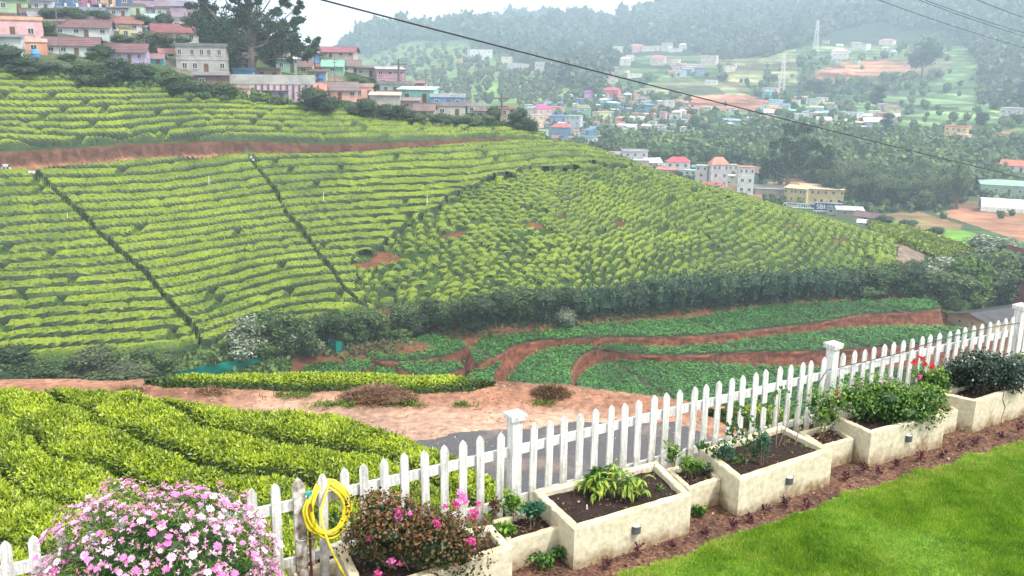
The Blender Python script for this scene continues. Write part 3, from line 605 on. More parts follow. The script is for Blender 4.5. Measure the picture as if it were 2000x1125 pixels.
# ---------------------------------------------------------------- hedge of shrubs above the terraces
shr = [(545,688,70,62,1),(592,690,74,84,0),(640,676,72,80,0),(690,668,70,76,1),(735,668,70,72,0),(785,662,76,78,1),(835,656,74,78,0),(880,648,70,70,1),(925,644,76,82,0),(968,640,72,80,0),(1012,634,76,84,1),(1060,628,70,78,0),(1098,622,64,70,0)]
for i, (px, py, w_, h_, k) in enumerate(shr):
    q, _ = march(hill, px, py-4, 95, 260); D = q[0][1]; m = D/F_PX*1.06
    tree(q[0]-np.array([0, 0, .5]), h_*m*.88, w_*m*1.2, T_bush[[0, 3, 5, 4, 2, 3][(i*2+k) % 6]], f'{ORD[i]} rounded dark shrub from the left in the hedge above the potato terraces', 'rounded shrubs of the hedge above the terraces', 'shrub', 'hedge_shrub', seed=i)
T_feather = []
for s_ in range(3):     # upright sprays
    rg2 = np.random.default_rng(400+s_); mb = MB()
    for k in range(26):
        a = rg2.uniform(0, 2*PI); r = .42*math.sqrt(rg2.random()); hgt = rg2.uniform(.55, 1.0)*(1-.3*r); b = np.array([r*math.cos(a)*.7, r*math.sin(a)*.7, 0]); t = np.array([r*math.cos(a)*1.15, r*math.sin(a)*1.15, hgt])
        tt = rg2.random((85, 1))**.8; P = b+(t-b)*tt+rg2.normal(0, .045, (85, 3)); N = np.tile(np.array([math.cos(a), math.sin(a), .9]), (85, 1))+rg2.normal(0, .5, (85, 3)); N /= np.linalg.norm(N, axis=1)[:, None]
        mb.leaves(P, N, .085, rg2, w=.4, flat=.2, tint=np.clip(.15+.5*tt[:, 0]+rg2.normal(0, .2, 85), 0, 1))
    blob(mb, (0, 0, .38), (.36, .36, .38), rg2, tint=.05); T_feather.append(mb.mesh('crown', G_blue))
for i, px in enumerate(range(1135, 1680, 36)):
    by = np.interp(px, [1135, 1200, 1300, 1400, 1500, 1600, 1700], [618, 611, 603, 596, 590, 580, 570]); h_ = np.interp(px, [1135, 1250, 1400, 1550, 1680], [62, 70, 74, 70, 54])
    q, _ = march(hill, px, by-3, 95, 300); m = q[0][1]/F_PX*1.06
    tree(q[0]-np.array([0, 0, .5]), h_*m, 58*m*1.15, T_feather[i % 3], f'{ORD[i]} feathery upright shrub in the dark hedge, counted from its left end', 'feathery shrubs of the dark hedge', 'shrub', 'hedge_shrub', seed=i)
T_white = [crown(np.random.default_rng(500+i), 9, 2400, .07, zlo=.0).mesh('crown', G_white) for i in range(2)]
T_bri = [crown(np.random.default_rng(520+i), 10, 2600, .07, zlo=.0).mesh('crown', G_bright) for i in range(2)]
for px, py, w_, h_, tm, lab in [(470,700,92,74,T_white[0],'pale grey-green flowering bush beside the green netting'),(585,690,64,66,T_white[1],'pale bush tucked between two dark shrubs by the ditch'),(528,694,80,92,T_bush[3],'tall dark green bush behind the two pale bushes'),
        (35,750,120,72,T_bush[0],'dark bluish bush at the lower left edge of the hill'),(110,742,70,44,T_bush[4],'small round bush right of the dark bluish bush'),(180,738,100,58,T_bush[6],'olive bush in front of the lowest tea row'),(245,752,120,44,T_bush[7],'low wide olive shrub above the near tea field'),
        (330,738,60,46,T_bush[5],'grey-green bush left of the green netting'),(285,712,60,34,T_bush[3],'bush overgrowing the end of the lowest tea row'),(1105,640,44,46,T_white[1],'pale leafy bush in the middle of the dark hedge'),
        (1700,580,76,62,T_bush[3],'dark green bush at the right end of the feathery hedge'),(1745,572,70,58,T_bush[4],'green bush below the end of the grey track'),(1790,575,76,62,T_bush[0],'dark bush above the white stick'),(1712,566,34,40,T_white[0],'small pale shrub in front of the bushes below the track'),
        (1835,560,90,58,T_white[1],'white-topped flowering bush right of the grey track'),(1840,596,90,66,T_bush[3],'dark bush below the white-topped flowering bush'),(1885,600,96,108,T_bri[0],'tall bright green bush mass above the grey roofed shed'),(1940,596,100,100,T_bush[4],'dense green bush behind the grey roofed shed'),
        (1990,590,90,84,T_bush[0],'dark bush at the right edge above the shed'),(1895,545,100,46,T_bush[1],'dark bush at the corner of the small tea patch'),(1930,520,100,48,T_white[0],'pale scrubby bush at the right end of the small tea patch'),(1960,545,70,60,T_bri[1],'bright bush beside the red tiled roof'),
        (1862,612,70,26,T_bri[1],'low yellow-green shrub beside the shed gable'),(1775,448,30,16,T_bush[2],'small dark bush along the upper edge of the tea patch'),(1720,438,36,16,T_bush[0],'dark bush behind the white hut'),(1830,460,34,14,T_bush[1],'dark bush at the field edge above the tea patch')]:
    q, _ = march(comb, px, py-3, 95, 400); m = q[0][1]/F_PX*1.06
    tree(q[0]-np.array([0, 0, .4]), h_*m, w_*m*1.25, tm, lab, 'bushes around the ravine', 'bush', 'bush', seed=px)
# small tea patch beyond the track, in rows
rg = np.random.default_rng(90); poly = [(1688, 436), (1770, 447), (1840, 470), (1900, 492), (1890, 508), (1830, 506), (1770, 480), (1720, 462)]
P, x_, y_ = scatter(comb, poly, 2600, 91, 150, 330); ph = (y_-.35*x_)/8; m = (ph-np.floor(ph)) > .3; P = P[m]
mass('tea_patch', P, rg.uniform(1.3, 2.0, len(P)), leafmat('tea_patch_leaves', (.05, .09, .01), (.14, .20, .012), (.30, .36, .02), trans=.15, nscale=.2), 8, cards=7, L=.45, tall=.7)
# netting
net_m = NT('green_netting'); net_m.col((.0, .16, .13)); net_m.rough(.6); net_m = net_m.m
mb = MB(); lo = [(346,744),(385,742),(425,739),(470,726),(520,708)]; hi = [(392,722),(420,716),(450,706),(485,700),(524,694)]
A = np.array([march(hill, *p, 95, 250)[0][0] for p in lo]); A = np.repeat(A, 4, 0)[:17]; u = np.linspace(0, 4, 17); lo_ = np.stack([np.interp(u, range(5), [march(hill, *p, 90, 250)[0][0][c] for p in lo]) for c in range(3)], 1); hh = np.interp(u, range(5), [1.4, 2.0, 2.3, 2.0, 1.0])
rows = [lo_+np.stack([.25*np.sin(u*5+k), -.15*k+0*u+.2*np.cos(u*7+k*2), hh*k/4], 1)+np.array([0, -.6, .1]) for k in range(5)]; G = np.array(rows)
i = np.arange(4)[:, None]*17; j = np.arange(16)[None]; mb.add(G, np.stack([i+j, i+j+1, i+j+18, i+j+17], -1).reshape(-1, 4)); tag(mb.obj('netting', net_m, None, True), 'sagging teal shade netting strung beside the pale bush', 'netting')
q = march(hill, 657, 684, 95, 250)[0][0]; mb = MB(); u = np.linspace(0, 1, 7); G = np.array([[q[0]-1+2.2*a, q[1]-.5+.3*math.sin(a*9), q[2]+v*1.9*(1-.3*a)] for v in (0, .5, 1) for a in u]); i = np.arange(2)[:, None]*7; j = np.arange(6)[None]; mb.add(G, np.stack([i+j, i+j+1, i+j+8, i+j+7], -1).reshape(-1, 4)); tag(mb.obj('netting', net_m), 'short scrap of teal netting hanging among the dark shrubs', 'netting')
wht = plain('white_paint', (.78, .78, .76), .6, .08, 4)
q0 = march(comb, 1812, 586, 95, 400)[0][0]; mb = MB(); mb.tube([q0, q0+np.array([-1.3, .5, 2.2])], .09, 6); tag(mb.obj('stick', wht), 'white pole leaning at the right end of the potato terrace', 'pole')
for px, py, h_, lab in [(409, 374, 20, 'thin white stake in the tea rows below the road'), (632, 404, 18, 'thin stake right of the second grass path'), (834, 412, 20, 'thin stake where the rows turn patchy'), (133, 440, 12, 'thin white stake beside the first grass path')]:
    q0 = march(hill, px, py, 95, 300)[0][0]; mb = MB(); mb.tube([q0, q0+np.array([.05, 0, h_*q0[1]/F_PX+1.0])], .05, 5); tag(mb.obj('stake', wht), lab, 'stake')
stone_w = plain('whitewashed_stone', (.6, .6, .58), .8, .2, 3); stone_d = plain('dark_stone', (.09, .09, .09), .9, .3, 3)
for px, py, w_, lab in [(56, 343, 32, 'black and white painted stone culvert at the left grass path'), (488, 313, 22, 'black and white painted stone culvert at the second grass path'), (16, 330, 18, 'small white stone culvert at the left edge of the road')]:
    q0 = march(hill, px, py, 95, 300)[0][0]; m = q0[1]/F_PX; o = empty('stone_culvert', q0+np.array([0, -.6, -.1])); tag(o, lab, 'culvert', 'stone culverts along the dirt road'); r = random.Random(px)
    for i in range(5):
        for j in range(2):
            mb = MB(); mb.box((0, 0, 0), (w_*m/5*.86, .5, .42), r.uniform(-.1, .1), taper=.85); mb.obj('stone', stone_w if (i+j) % 2 == 0 or r.random() < .3 else stone_d, o, loc=((i-2)*w_*m/5, 0, .3+j*.46))
# grass tufts and weeds between terraces and hill
rg = np.random.default_rng(66); P, x_, y_ = scatter(hill, [(560, 690), (700, 700), (900, 660), (1100, 640), (1300, 615), (1500, 600), (1830, 575), (1830, 560), (1500, 580), (1200, 608), (900, 640), (650, 672)], 700, 67, 95, 300)
mass('weeds', P-np.array([0, 0, .2]), rg.uniform(.3, 1.0, len(P)), G_olive, 9, cards=10, L=.5, tall=.8)
P, x_, y_ = scatter(hill, [(0, 745), (0, 722), (200, 712), (380, 700), (470, 690), (560, 700), (560, 760), (0, 760)], 900, 68, 95, 300); mass('weeds', P-np.array([0, 0, .3]), rg.uniform(.8, 2.2, len(P)), G_mid, 10, cards=14, L=.4, tall=.8)
P, x_, y_ = scatter(hill, [(1000, 240), (1030, 262), (950, 262), (800, 248), (650, 222), (560, 212), (480, 205), (380, 195), (200, 175), (100, 165), (0, 152), (0, 135), (350, 165), (600, 195), (800, 225)], 900, 69, 150, 420); mass('weeds', P-np.array([0, 0, .4]), rg.uniform(.8, 2.2, len(P)), G_mid, 12, cards=16, L=.36)
# ================================================================== houses
_wm = {}
def wallm(c, key='wall'):
    k = (key,)+tuple(int(v) for v in c)
    if k not in _wm:
        a = lin(c)*(.82 if key == 'wall' else .8); a = a*.78+a.mean()*.22
        q = NT(key+'_paint'); n1 = q.noise(.5, 5); n2 = q.noise(2.5, 4)
        cc = q.mix(1, q.ramp(n1, [(.3, a*.72), (.6, np.minimum(a*1.08, .85))]), q.ramp(n2, [(.3, (.85, .84, .82)), (.6, (1.03, 1.03, 1.03))]), 'MULTIPLY'); q.col(cc); q.rough(.85); _wm[k] = q.m
    return _wm[k]
glass_d = plain('dark_window_glass', (.035, .04, .05), .25, .3, 1.0); frame_w = plain('window_frame', (.55, .53, .5), .7, .15, 2.0); door_m = plain('door_wood', (.14, .07, .04), .7, .3, 2)
def tiles(mb, x0, x1, y0, z0, y1, z1, n, tint=.5):
    """one roof slope of overlapping courses, stepped"""
    for i in range(n):
        a, b = i/n, (i+1)/n; p = lambda t, dz: (y0+(y1-y0)*t, z0+(z1-z0)*t+dz)
        (ya, za), (yb, zb) = p(a, .10), p(b, .03); (yc, zc) = p(a, -.05)
        mb.add([[x0, ya, za], [x1, ya, za], [x1, yb, zb], [x0, yb, zb], [x0, yc, zc], [x1, yc, zc]], [[0, 1, 2, 3], [4, 5, 1, 0]], tint)
def win_mesh(w_, h_, pane_m=None):
    mb = MB(); t = min(w_, h_)*.11; mb.box((0, -.03, h_/2-t/2), (w_, .10, t), 0, .5, 0); mb.box((0, -.03, -h_/2+t/2), (w_+t*2, .16, t), 0, .5, 0)
    for x in (-w_/2+t/2, w_/2-t/2): mb.box((x, -.03, 0), (t, .10, h_-2*t), 0, .5, 0)
    if w_ > .8: mb.box((0, -.025, 0), (t*.7, .08, h_-2*t), 0, .5, 0)
    return mb
_wc = {}
def window(parent, x, y, z, w_, h_, rz=0, simple=False):
    k = (round(w_, 1), round(h_, 1), simple)
    if k not in _wc:
        mb = win_mesh(w_, h_); mb.box((0, .01, 0), (w_*.9, .05, h_*.9), 0, .5, 1); _wc[k] = mb.mesh('window', [frame_w, glass_d])
    return link('window', _wc[k], parent, (x, y, z), rz)
def house(px, py, wpx, hpx, wall, roofc=(110, 70, 60), kind='gable', nw=2, label='', cat='house', group=None, surf=None, yaw=0.0, deep=.7, floors=1, sink=2.5, roofshare=.42, name='house', tiny=False, extra=None):
    surf = surf or hill
    q, miss = march(surf, px, py, 95 if surf is hill else 186, 480 if surf is hill else 2300, 700); q = q[0]; dist = np.linalg.norm(q-EYE); s_ = dist/F_PX*1.03
    W, Ht = wpx*s_, hpx*s_; Dp = W*deep if kind != 'gable' else min(W*deep, 8); rz = -math.atan2(q[0], q[1])+yaw
    o = empty(name, q, rz); tag(o, label, cat, group)
    r = random.Random(int(px*13+py*7)); wm = wallm(wall); y0 = 0.0
    if kind == 'gable': wh = Ht*(1-roofshare); rh = Ht*roofshare
    else: wh = Ht; rh = 0
    mb = MB(); mb.box((0, Dp/2, (wh-sink)/2), (W, Dp, wh+sink))
    if floors > 1:
        for f in range(1, floors): mb.box((0, Dp/2, wh*f/floors), (W+.16, Dp+.16, .18))
    if kind == 'gable':
        yr = Dp*.5; mb.add([[-W/2, 0, wh], [-W/2, Dp, wh], [-W/2, yr, wh+rh], [W/2, 0, wh], [W/2, Dp, wh], [W/2, yr, wh+rh]], [[0, 2, 1], [3, 4, 5]])
    mb.obj('wall', wm, o)
    mb = MB()
    if kind == 'gable':
        e = .045*W+.15; n = max(2, min(9, int(rh/.28))); tiles(mb, -W/2-e, W/2+e, -.5, wh-.25, yr, wh+rh+.05, n); tiles(mb, W/2+e, -W/2-e, Dp+.5, wh-.25, yr, wh+rh+.05, n)
        if not tiny: mb.box((0, yr, wh+rh+.1), (W+2*e, .3, .16))
    elif kind == 'shed':
        mb.hexa(np.array([[-W/2-.3, -.6, wh-.05], [W/2+.3, -.6, wh-.05], [W/2+.3, Dp+.3, wh+.5], [-W/2-.3, Dp+.3, wh+.5], [-W/2-.3, -.6, wh+.08], [W/2+.3, -.6, wh+.08], [W/2+.3, Dp+.3, wh+.63], [-W/2-.3, Dp+.3, wh+.63]]))
    elif kind == 'hip':
        h_ = Ht*.3; e = .3; v = [[-W/2-e, -e, wh], [W/2+e, -e, wh], [W/2+e, Dp+e, wh], [-W/2-e, Dp+e, wh], [-W*.25, Dp/2, wh+h_], [W*.25, Dp/2, wh+h_]]
        mb.add(v, [[0, 1, 5, 4], [2, 3, 4, 5]]); mb.add(v, [[1, 2, 5], [3, 0, 4]]); mb.box((0, Dp/2, wh-.06), (W+.6, Dp+.6, .12))
    else:
        mb.box((0, Dp/2, wh+.03), (W+.5, Dp+.5, .2))
        if not tiny:
            for a, b, c_, d_ in ((0, -.14, W+.4, .14), (0, Dp+.14, W+.4, .14), (-W/2-.13, Dp/2, .14, Dp+.2), (W/2+.13, Dp/2, .14, Dp+.2)): mb.box((a, b, wh+.4), (c_, d_, .55))
    mb.obj('roof', wallm(roofc, 'roof'), o)
    fh = wh/floors
    for f in range(floors):
        n = nw if (f == floors-1 or floors == 1) else max(1, nw-1)
        for i in range(n):
            x = W*((i+.5)/n-.5)+r.uniform(-.04, .04)*W; ww = min(1.3, W/n*.42); hh = min(1.4, fh*.45)
            if f == 0 and i == n//2 and not tiny and n > 1:
                mb = MB(); mb.box((0, -.03, 0), (ww*.8, .08, fh*.72)); mb.obj('door', door_m, o, loc=(x, -.02, fh*.36)); continue
            window(o, x, -.03, fh*(f+.56), ww, hh)
    if not tiny and floors >= 1 and kind != 'shed': window(o, W/2+.03, Dp*.5, wh*.6, min(1.1, Dp*.25), min(1.2, fh*.4), PI/2); window(o, -W/2-.03, Dp*.5, wh*.6, min(1.1, Dp*.25), min(1.2, fh*.4), -PI/2)
    if extra: extra(o, W, Dp, wh)
    return o
MAROON = (128, 88, 92); BROWN = (120, 100, 92); RUST = (150, 96, 84); GREY = (120, 120, 120)
VG = 'houses of the hillside village'
V = [ # px, base, w, h, wall, roof, kind, nw, floors, label
 (30,88,84,40,(238,176,180),(240,178,140),'flat',3,1,'pink upper storey house with orange parapet at the left edge'),
 (68,106,38,20,(240,160,115),(245,200,180),'flat',1,1,'small orange block with pale balcony below the pink house'),
 (14,110,46,30,(200,205,202),GREY,'shed',0,1,'plain grey-white shed at the left edge under the pink house'),
 (138,108,84,29,(205,222,218),MAROON,'gable',4,1,'long white house with maroon tiled roof right of the pink house'),
 (245,122,66,31,(190,170,215),MAROON,'gable',4,1,'lilac and blue house with maroon roof above the dark bushes'),
 (298,124,36,16,(80,190,205),(150,110,120),'gable',2,1,'bright turquoise cottage right of the lilac house'),
 (160,72,84,28,(205,210,215),MAROON,'gable',4,1,'long pale house with purple-brown roof above the white house'),
 (240,62,62,25,(225,215,205),RUST,'gable',3,1,'white-banded house with rust roof in the middle of the slope'),
 (246,78,18,20,(228,214,130),(150,140,110),'flat',1,1,'small yellow house below the rust-roofed house'),
 (345,84,74,32,(215,205,190),(150,84,88),'gable',3,1,'cream house with red-brown roof left of the tall tree'),
 (395,143,84,46,(178,176,170),(125,128,130),'flat',5,2,'large bare grey concrete building left of the tall tree'),
 (334,114,36,16,(225,215,205),(165,110,100),'gable',1,1,'small cream house with pinkish roof left of the concrete building'),
 (22,26,50,22,(165,200,150),(130,120,135),'shed',2,1,'green and blue house at the top left corner'),
 (82,23,30,17,(205,210,220),(110,105,120),'shed',2,1,'white house right of the green one near the top left'),
 (58,34,26,14,(170,150,160),(120,100,105),'gable',1,1,'dull mauve shack under the top left houses'),
 (128,16,42,22,(70,120,180),(110,115,150),'flat',3,1,'blue house on the ridge near the top left'),
 (168,14,30,22,(190,110,150),(150,100,130),'flat',2,1,'magenta-pink house on the ridge right of the blue one'),
 (205,12,32,18,(235,190,130),(200,150,140),'flat',2,1,'orange-yellow house on the ridge'),
 (243,14,24,20,(60,110,180),(90,110,150),'flat',1,1,'deep blue house on the ridge right of the orange-yellow one'),
 (195,24,20,12,(130,60,140),(120,80,120),'shed',0,1,'purple shack under the ridge houses'),
 (232,36,32,17,(180,185,190),(120,105,120),'shed',2,1,'grey-white building with dark openings below the ridge'),
 (259,29,34,15,(195,220,190),(130,125,125),'flat',2,1,'pale green house below the ridge'),
 (292,26,44,20,(160,150,175),(148,118,140),'gable',2,1,'mauve-roofed house below the skyline'),
 (296,46,34,16,(170,215,195),(165,212,190),'gable',1,1,'house with mint green roof half hidden by trees'),
 (338,24,58,20,(130,175,215),(140,130,150),'gable',4,1,'long sky blue house on the skyline left of the tall tree'),
 (368,54,48,32,(215,215,210),(140,118,135),'gable',3,1,'white house with mauve roof just below the skyline'),
 (345,56,16,14,(215,215,215),(150,150,150),'flat',1,1,'small white cube of a house below the mauve-roofed one'),
 (298,60,14,12,(225,220,205),(130,120,110),'gable',1,1,'tiny cream hut between the round trees'),
 (640,112,92,18,(215,190,185),(165,95,105),'gable',6,1,'long building with red roofs on the skyline right of the tall tree'),
 (606,122,32,16,(75,150,215),(140,110,120),'shed',1,1,'blue house left of the mint roof'),
 (452,138,34,38,(105,115,135),(165,130,130),'gable',2,1,'dark slate house left of the yellow one'),
 (474,142,36,36,(220,208,140),(180,130,130),'gable',2,1,'yellow house with pinkish roof behind the tall tree trunk'),
 (474,151,34,12,(50,145,190),(60,120,160),'flat',0,1,'low bright blue shed at the foot of the yellow house'),
 (524,150,40,11,(215,170,140),(175,150,140),'flat',2,1,'low building with orange awning right of the tree trunk'),
 (560,142,36,24,(150,200,175),(200,205,200),'shed',2,1,'mint house right of the tree trunk'),
 (594,146,30,26,(215,205,130),(140,112,110),'gable',1,1,'yellow-walled house with brown roof'),
 (650,144,38,24,(130,200,170),(135,200,170),'gable',1,1,'house with green sheet roof'),
 (686,142,36,22,(190,190,185),(140,118,118),'gable',2,1,'grey house with brown roof right of the green-roofed house'),
 (715,150,34,16,(185,180,175),(120,105,105),'shed',2,1,'low grey house left of the yellow tank'),
 (415,172,60,22,(140,105,105),(125,120,125),'shed',2,1,'brown shed with yellow post under the concrete building'),
 (470,188,28,14,(225,190,170),(205,170,150),'flat',0,1,'small peach hut below the boundary wall'),
 (535,194,48,15,(150,160,190),(130,110,115),'shed',2,1,'row of tin lean-tos below the boundary wall'),
 (576,196,18,18,(200,190,180),(150,140,135),'shed',0,1,'narrow whitish lean-to left of the round dark bush'),
 (622,192,28,26,(240,150,125),(225,140,120),'gable',0,1,'orange end of the salmon row'),
 (662,194,66,30,(245,175,165),(140,122,120),'gable',3,1,'salmon pink house with grey roof right of the round bush'),
 (711,195,34,24,(248,180,160),(200,170,160),'flat',2,1,'peach block with two dark windows at the end of the salmon row'),
 (752,214,56,26,(205,195,185),(205,180,165),'shed',0,1,'plain beige wall-like house below the peach block'),
 (764,168,52,30,(205,150,165),(180,170,175),'shed',3,2,'two-storey dusty pink house beside the orange tank'),
 (772,184,58,18,(160,210,200),(160,150,150),'flat',3,1,'pale teal house under the dusty pink one'),
 (812,180,34,16,(225,180,185),(150,115,118),'shed',2,1,'small pink and white house beside the power pole'),
 (812,202,68,25,(140,215,200),(200,210,205),'shed',2,1,'turquoise house with white eave'),
 (874,213,62,22,(90,160,220),(190,195,200),'flat',3,1,'sky blue house with two dark windows near the end of the village'),
 (795,216,46,18,(190,160,150),(150,130,125),'shed',1,1,'brick-coloured shed under the turquoise house'),
 (828,231,38,26,(195,175,150),(140,115,110),'gable',1,1,'tan house with brown roof above the tea'),
 (880,228,56,20,(190,185,180),(160,150,145),'flat',2,1,'bare grey house below the sky blue one'),
 (931,222,34,14,(220,220,215),(180,180,180),'flat',2,1,'small white house near the end of the village'),
 (950,232,46,14,(200,180,170),(130,108,104),'shed',2,1,'low brown-roofed house near the end of the village'),
 (985,246,16,32,(215,190,170),(215,150,120),'flat',1,2,'narrow tan house at the end of the ridge'),
 (1000,244,12,29,(70,175,165),(215,160,130),'flat',0,1,'teal tin panel hut at the very end of the ridge')]
for (px, py, w_, h_, wl, rf, kd, nw, fl, lab) in V:
    house(px, py, w_, h_, wl, rf, kd, nw, lab, group=VG, floors=fl, yaw=random.Random(px).uniform(-.22, .12), name='village_house')
_rv = random.Random(8); _pl = [(v[0], v[1]) for v in V]; _c = 0; _t = 0
_cols = [('cream', (222, 210, 186)), ('pale blue', (165, 190, 212)), ('pinkish', (220, 185, 182)), ('grey', (182, 182, 182)), ('white', (222, 222, 218)), ('mint', (165, 205, 185)), ('lilac', (190, 180, 208)), ('tan', (198, 176, 150))]
_rf = [('brown', (128, 104, 98)), ('rust', (152, 100, 86)), ('grey', (150, 150, 152)), ('maroon', (122, 84, 88))]; _used = set()
while _c < 26 and _t < 4000:
    _t += 1; zone, x0, x1, y0, y1 = _rv.choice([('on the upper left slope', 0, 210, 20, 66), ('below the skyline left of the tall tree', 210, 400, 22, 88), ('right of the tall tree', 545, 730, 112, 160), ('towards the end of the village', 730, 960, 165, 222)])
    px, py = _rv.uniform(x0, x1), _rv.uniform(y0, y1)
    if py < np.interp(px, [0, 330, 400, 500, 600, 700, 800, 900, 1000], [4, 14, 36, 72, 108, 146, 182, 210, 232]) or any(abs(px-a)*.8+abs(py-b)*1.6 < 23 for a, b in _pl): continue
    (cn, cc), (rn, rc) = _rv.choice(_cols), _rv.choice(_rf); kd = _rv.choice(['gable', 'gable', 'shed', 'flat'])
    if (cn, rn, zone) in _used: continue
    _used.add((cn, rn, zone)); _pl.append((px, py)); w_ = _rv.uniform(18, 32); _c += 1
    house(px, py, w_, w_*_rv.uniform(.42, .58), cc, rc, kd, _rv.choice([1, 2]), f'small {cn} house with {rn} roof {zone}', group=VG, yaw=_rv.uniform(-.3, .2), name='village_house')
# boundary wall with red pilasters, and terrace wall with white posts
pil_m = wallm((150, 80, 85)); q, _ = march(hill, 525, 191, 95, 480); q = q[0]; s_ = np.linalg.norm(q-EYE)/F_PX; o = empty('boundary_wall', q, -math.atan2(q[0], q[1])-.05); tag(o, 'long white boundary wall with red pilasters under the tall tree', 'wall')
W = 165*s_; mb = MB(); mb.box((0, .3, 6*s_), (W, .6, 38*s_)); mb.obj('wall', wallm((222, 205, 222)), o); mb = MB(); mb.box((-10*s_, .25, 33*s_), (W+26*s_, .8, 17*s_)); mb.obj('wall_top', wallm((190, 190, 184)), o)
mbm = MB(); mbm.box((0, 0, 0), (3*s_, .3, 26*s_)); pm = mbm.mesh('pilaster', pil_m)
for i in range(11): link('pilaster', pm, o, ((-22+i*11.2)*s_, -.15, 11*s_))
q, _ = march(hill, 163, 21, 95, 480); q = q[0]; s_ = np.linalg.norm(q-EYE)/F_PX; o = empty('terrace_wall', q, -math.atan2(q[0], q[1])); tag(o, 'terrace wall topped with white posts on the upper village lane', 'wall'); mb = MB(); mb.box((0, .3, 2*s_), (106*s_, .6, 9*s_)); mb.obj('wall', wallm((150, 165, 190)), o); mbm = MB(); mbm.box((0, 0, 0), (4*s_, .5, 6*s_)); pm = mbm.mesh('post', wallm((230, 230, 235)))
for i in range(6): link('post', pm, o, ((-45+i*18)*s_, 0, 9*s_))
# tanks
def tank(px, py, w_, c, lab, cat='water tank'):
    q, _ = march(hill, px, py, 95, 480); s_ = np.linalg.norm(q[0]-EYE)/F_PX; R = w_*s_/2; o = empty('water_tank', q[0]); tag(o, lab, cat, 'plastic water tanks in the village')
    mb = MB(); z = np.array([0, .1, .12, .5, .52, .6, .62, 1.0, 1.02, 1.5, 1.75, 1.9])*R*1.1; r = np.array([1, 1, 1.05, 1.05, 1, 1, 1.05, 1.05, 1, .95, .5, .35])*R; mb.tube(np.stack([0*z, 0*z, z], 1), r, 14); mb.obj('barrel', wallm(c), o, smooth=True); mb = MB(); mb.tube([(0, 0, 1.88*R*1.1), (0, 0, 2.1*R*1.1)], [.36*R, .34*R], 10); mb.obj('cap', wallm((40, 60, 90)), o)
    mb = MB(); mb.box((0, 0, -.9), (R*2.2, R*2.2, 1.8)); mb.obj('stand', wallm((150, 140, 135)), o)
tank(626, 160, 12, (30, 100, 180), 'blue plastic water tank above the salmon house'); tank(593, 138, 8, (40, 80, 150), 'small dark blue tank beside the yellow-walled house'); tank(733, 152, 9, (240, 180, 90), 'orange water tank beside the two-storey dusty pink house'); tank(768, 192, 9, (240, 200, 90), 'yellow water tank on the beige wall-like house'); tank(910, 213, 7, (240, 150, 80), 'orange tank right of the sky blue house'); tank(70, 113, 14, (60, 150, 200), 'blue tank under the small orange block')
# power poles
pole_m = plain('pole_concrete', (.16, .15, .15), .8, .2, 1)
for px, py, top, lab in [(832, 200, 145, 'tall dark power pole beside the turquoise house'), (118, 112, 12, 'thin pole in front of the long white house'), (779, 150, 118, 'pole above the dusty pink house'), (792, 176, 132, 'pole behind the small pink and white house'), (980, 215, 184, 'thin pole near the end of the village'), (584, 100, 66, 'pole on the skyline right of the tall tree'), (655, 180, 118, 'pole beside the green-roofed house'), (285, 122, 80, 'thin pole among the bushes near the turquoise cottage')]:
    q, _ = march(hill, px, py, 95, 480); q = q[0]; h_ = (py-top)*np.linalg.norm(q-EYE)/F_PX*1.02; o = empty('power_pole', q, -math.atan2(q[0], q[1])); tag(o, lab, 'power pole', 'power poles of the village'); mb = MB(); mb.tube([(0, 0, -.5), (0, 0, h_)], [.16, .09], 6); mb.obj('shaft', pole_m, o)
    for dz in (.5, 1.3): mb = MB(); mb.box((0, 0, h_-dz), (1.6 if dz < 1 else 1.1, .1, .12)); mb.obj('crossarm', pole_m, o)
# ---------------------------------------------------------------- village trees and bushes
VT = [(10,132,72,46,0),(60,143,92,34,1),(108,142,56,24,0),(168,162,76,50,3),(222,168,96,58,0),(282,166,66,46,1),(335,168,52,38,4),(352,180,74,42,5),(345,192,46,34,1),(385,190,56,34,3),(436,196,66,36,4),(404,186,46,28,6),(612,220,86,50,0),(715,238,62,46,1),(775,242,66,42,2),(690,230,40,28,4),(820,246,50,26,5),(865,247,60,26,1),(905,250,66,28,4),(952,252,58,30,5),(1022,260,52,50,0),(965,238,38,34,7),(530,200,50,16,6),(497,203,40,18,4),(96,82,54,42,5),(100,44,56,30,0),(148,50,70,36,1),(194,46,56,30,2),(272,60,46,34,0),(325,60,40,36,1),(290,98,66,42,6),(322,100,50,38,6),(240,84,56,20,4),(182,90,60,16,5),(275,112,34,36,7),(352,92,38,26,3),(206,118,50,34,1),(184,118,34,22,5),(134,118,36,18,4),(560,108,56,36,0),(600,112,60,26,1),(540,126,48,34,0),(428,122,56,38,1),(410,92,50,40,2),(520,112,50,34,1),(448,96,46,40,0),(700,165,44,20,4),(738,176,30,16,5),(850,214,30,10,4),(40,56,40,16,4),(305,76,30,16,5),(365,120,36,14,4),(250,104,44,18,3),(585,166,44,14,4),(755,236,30,22,5),(575,214,30,18,6),(1000,256,30,22,1)]
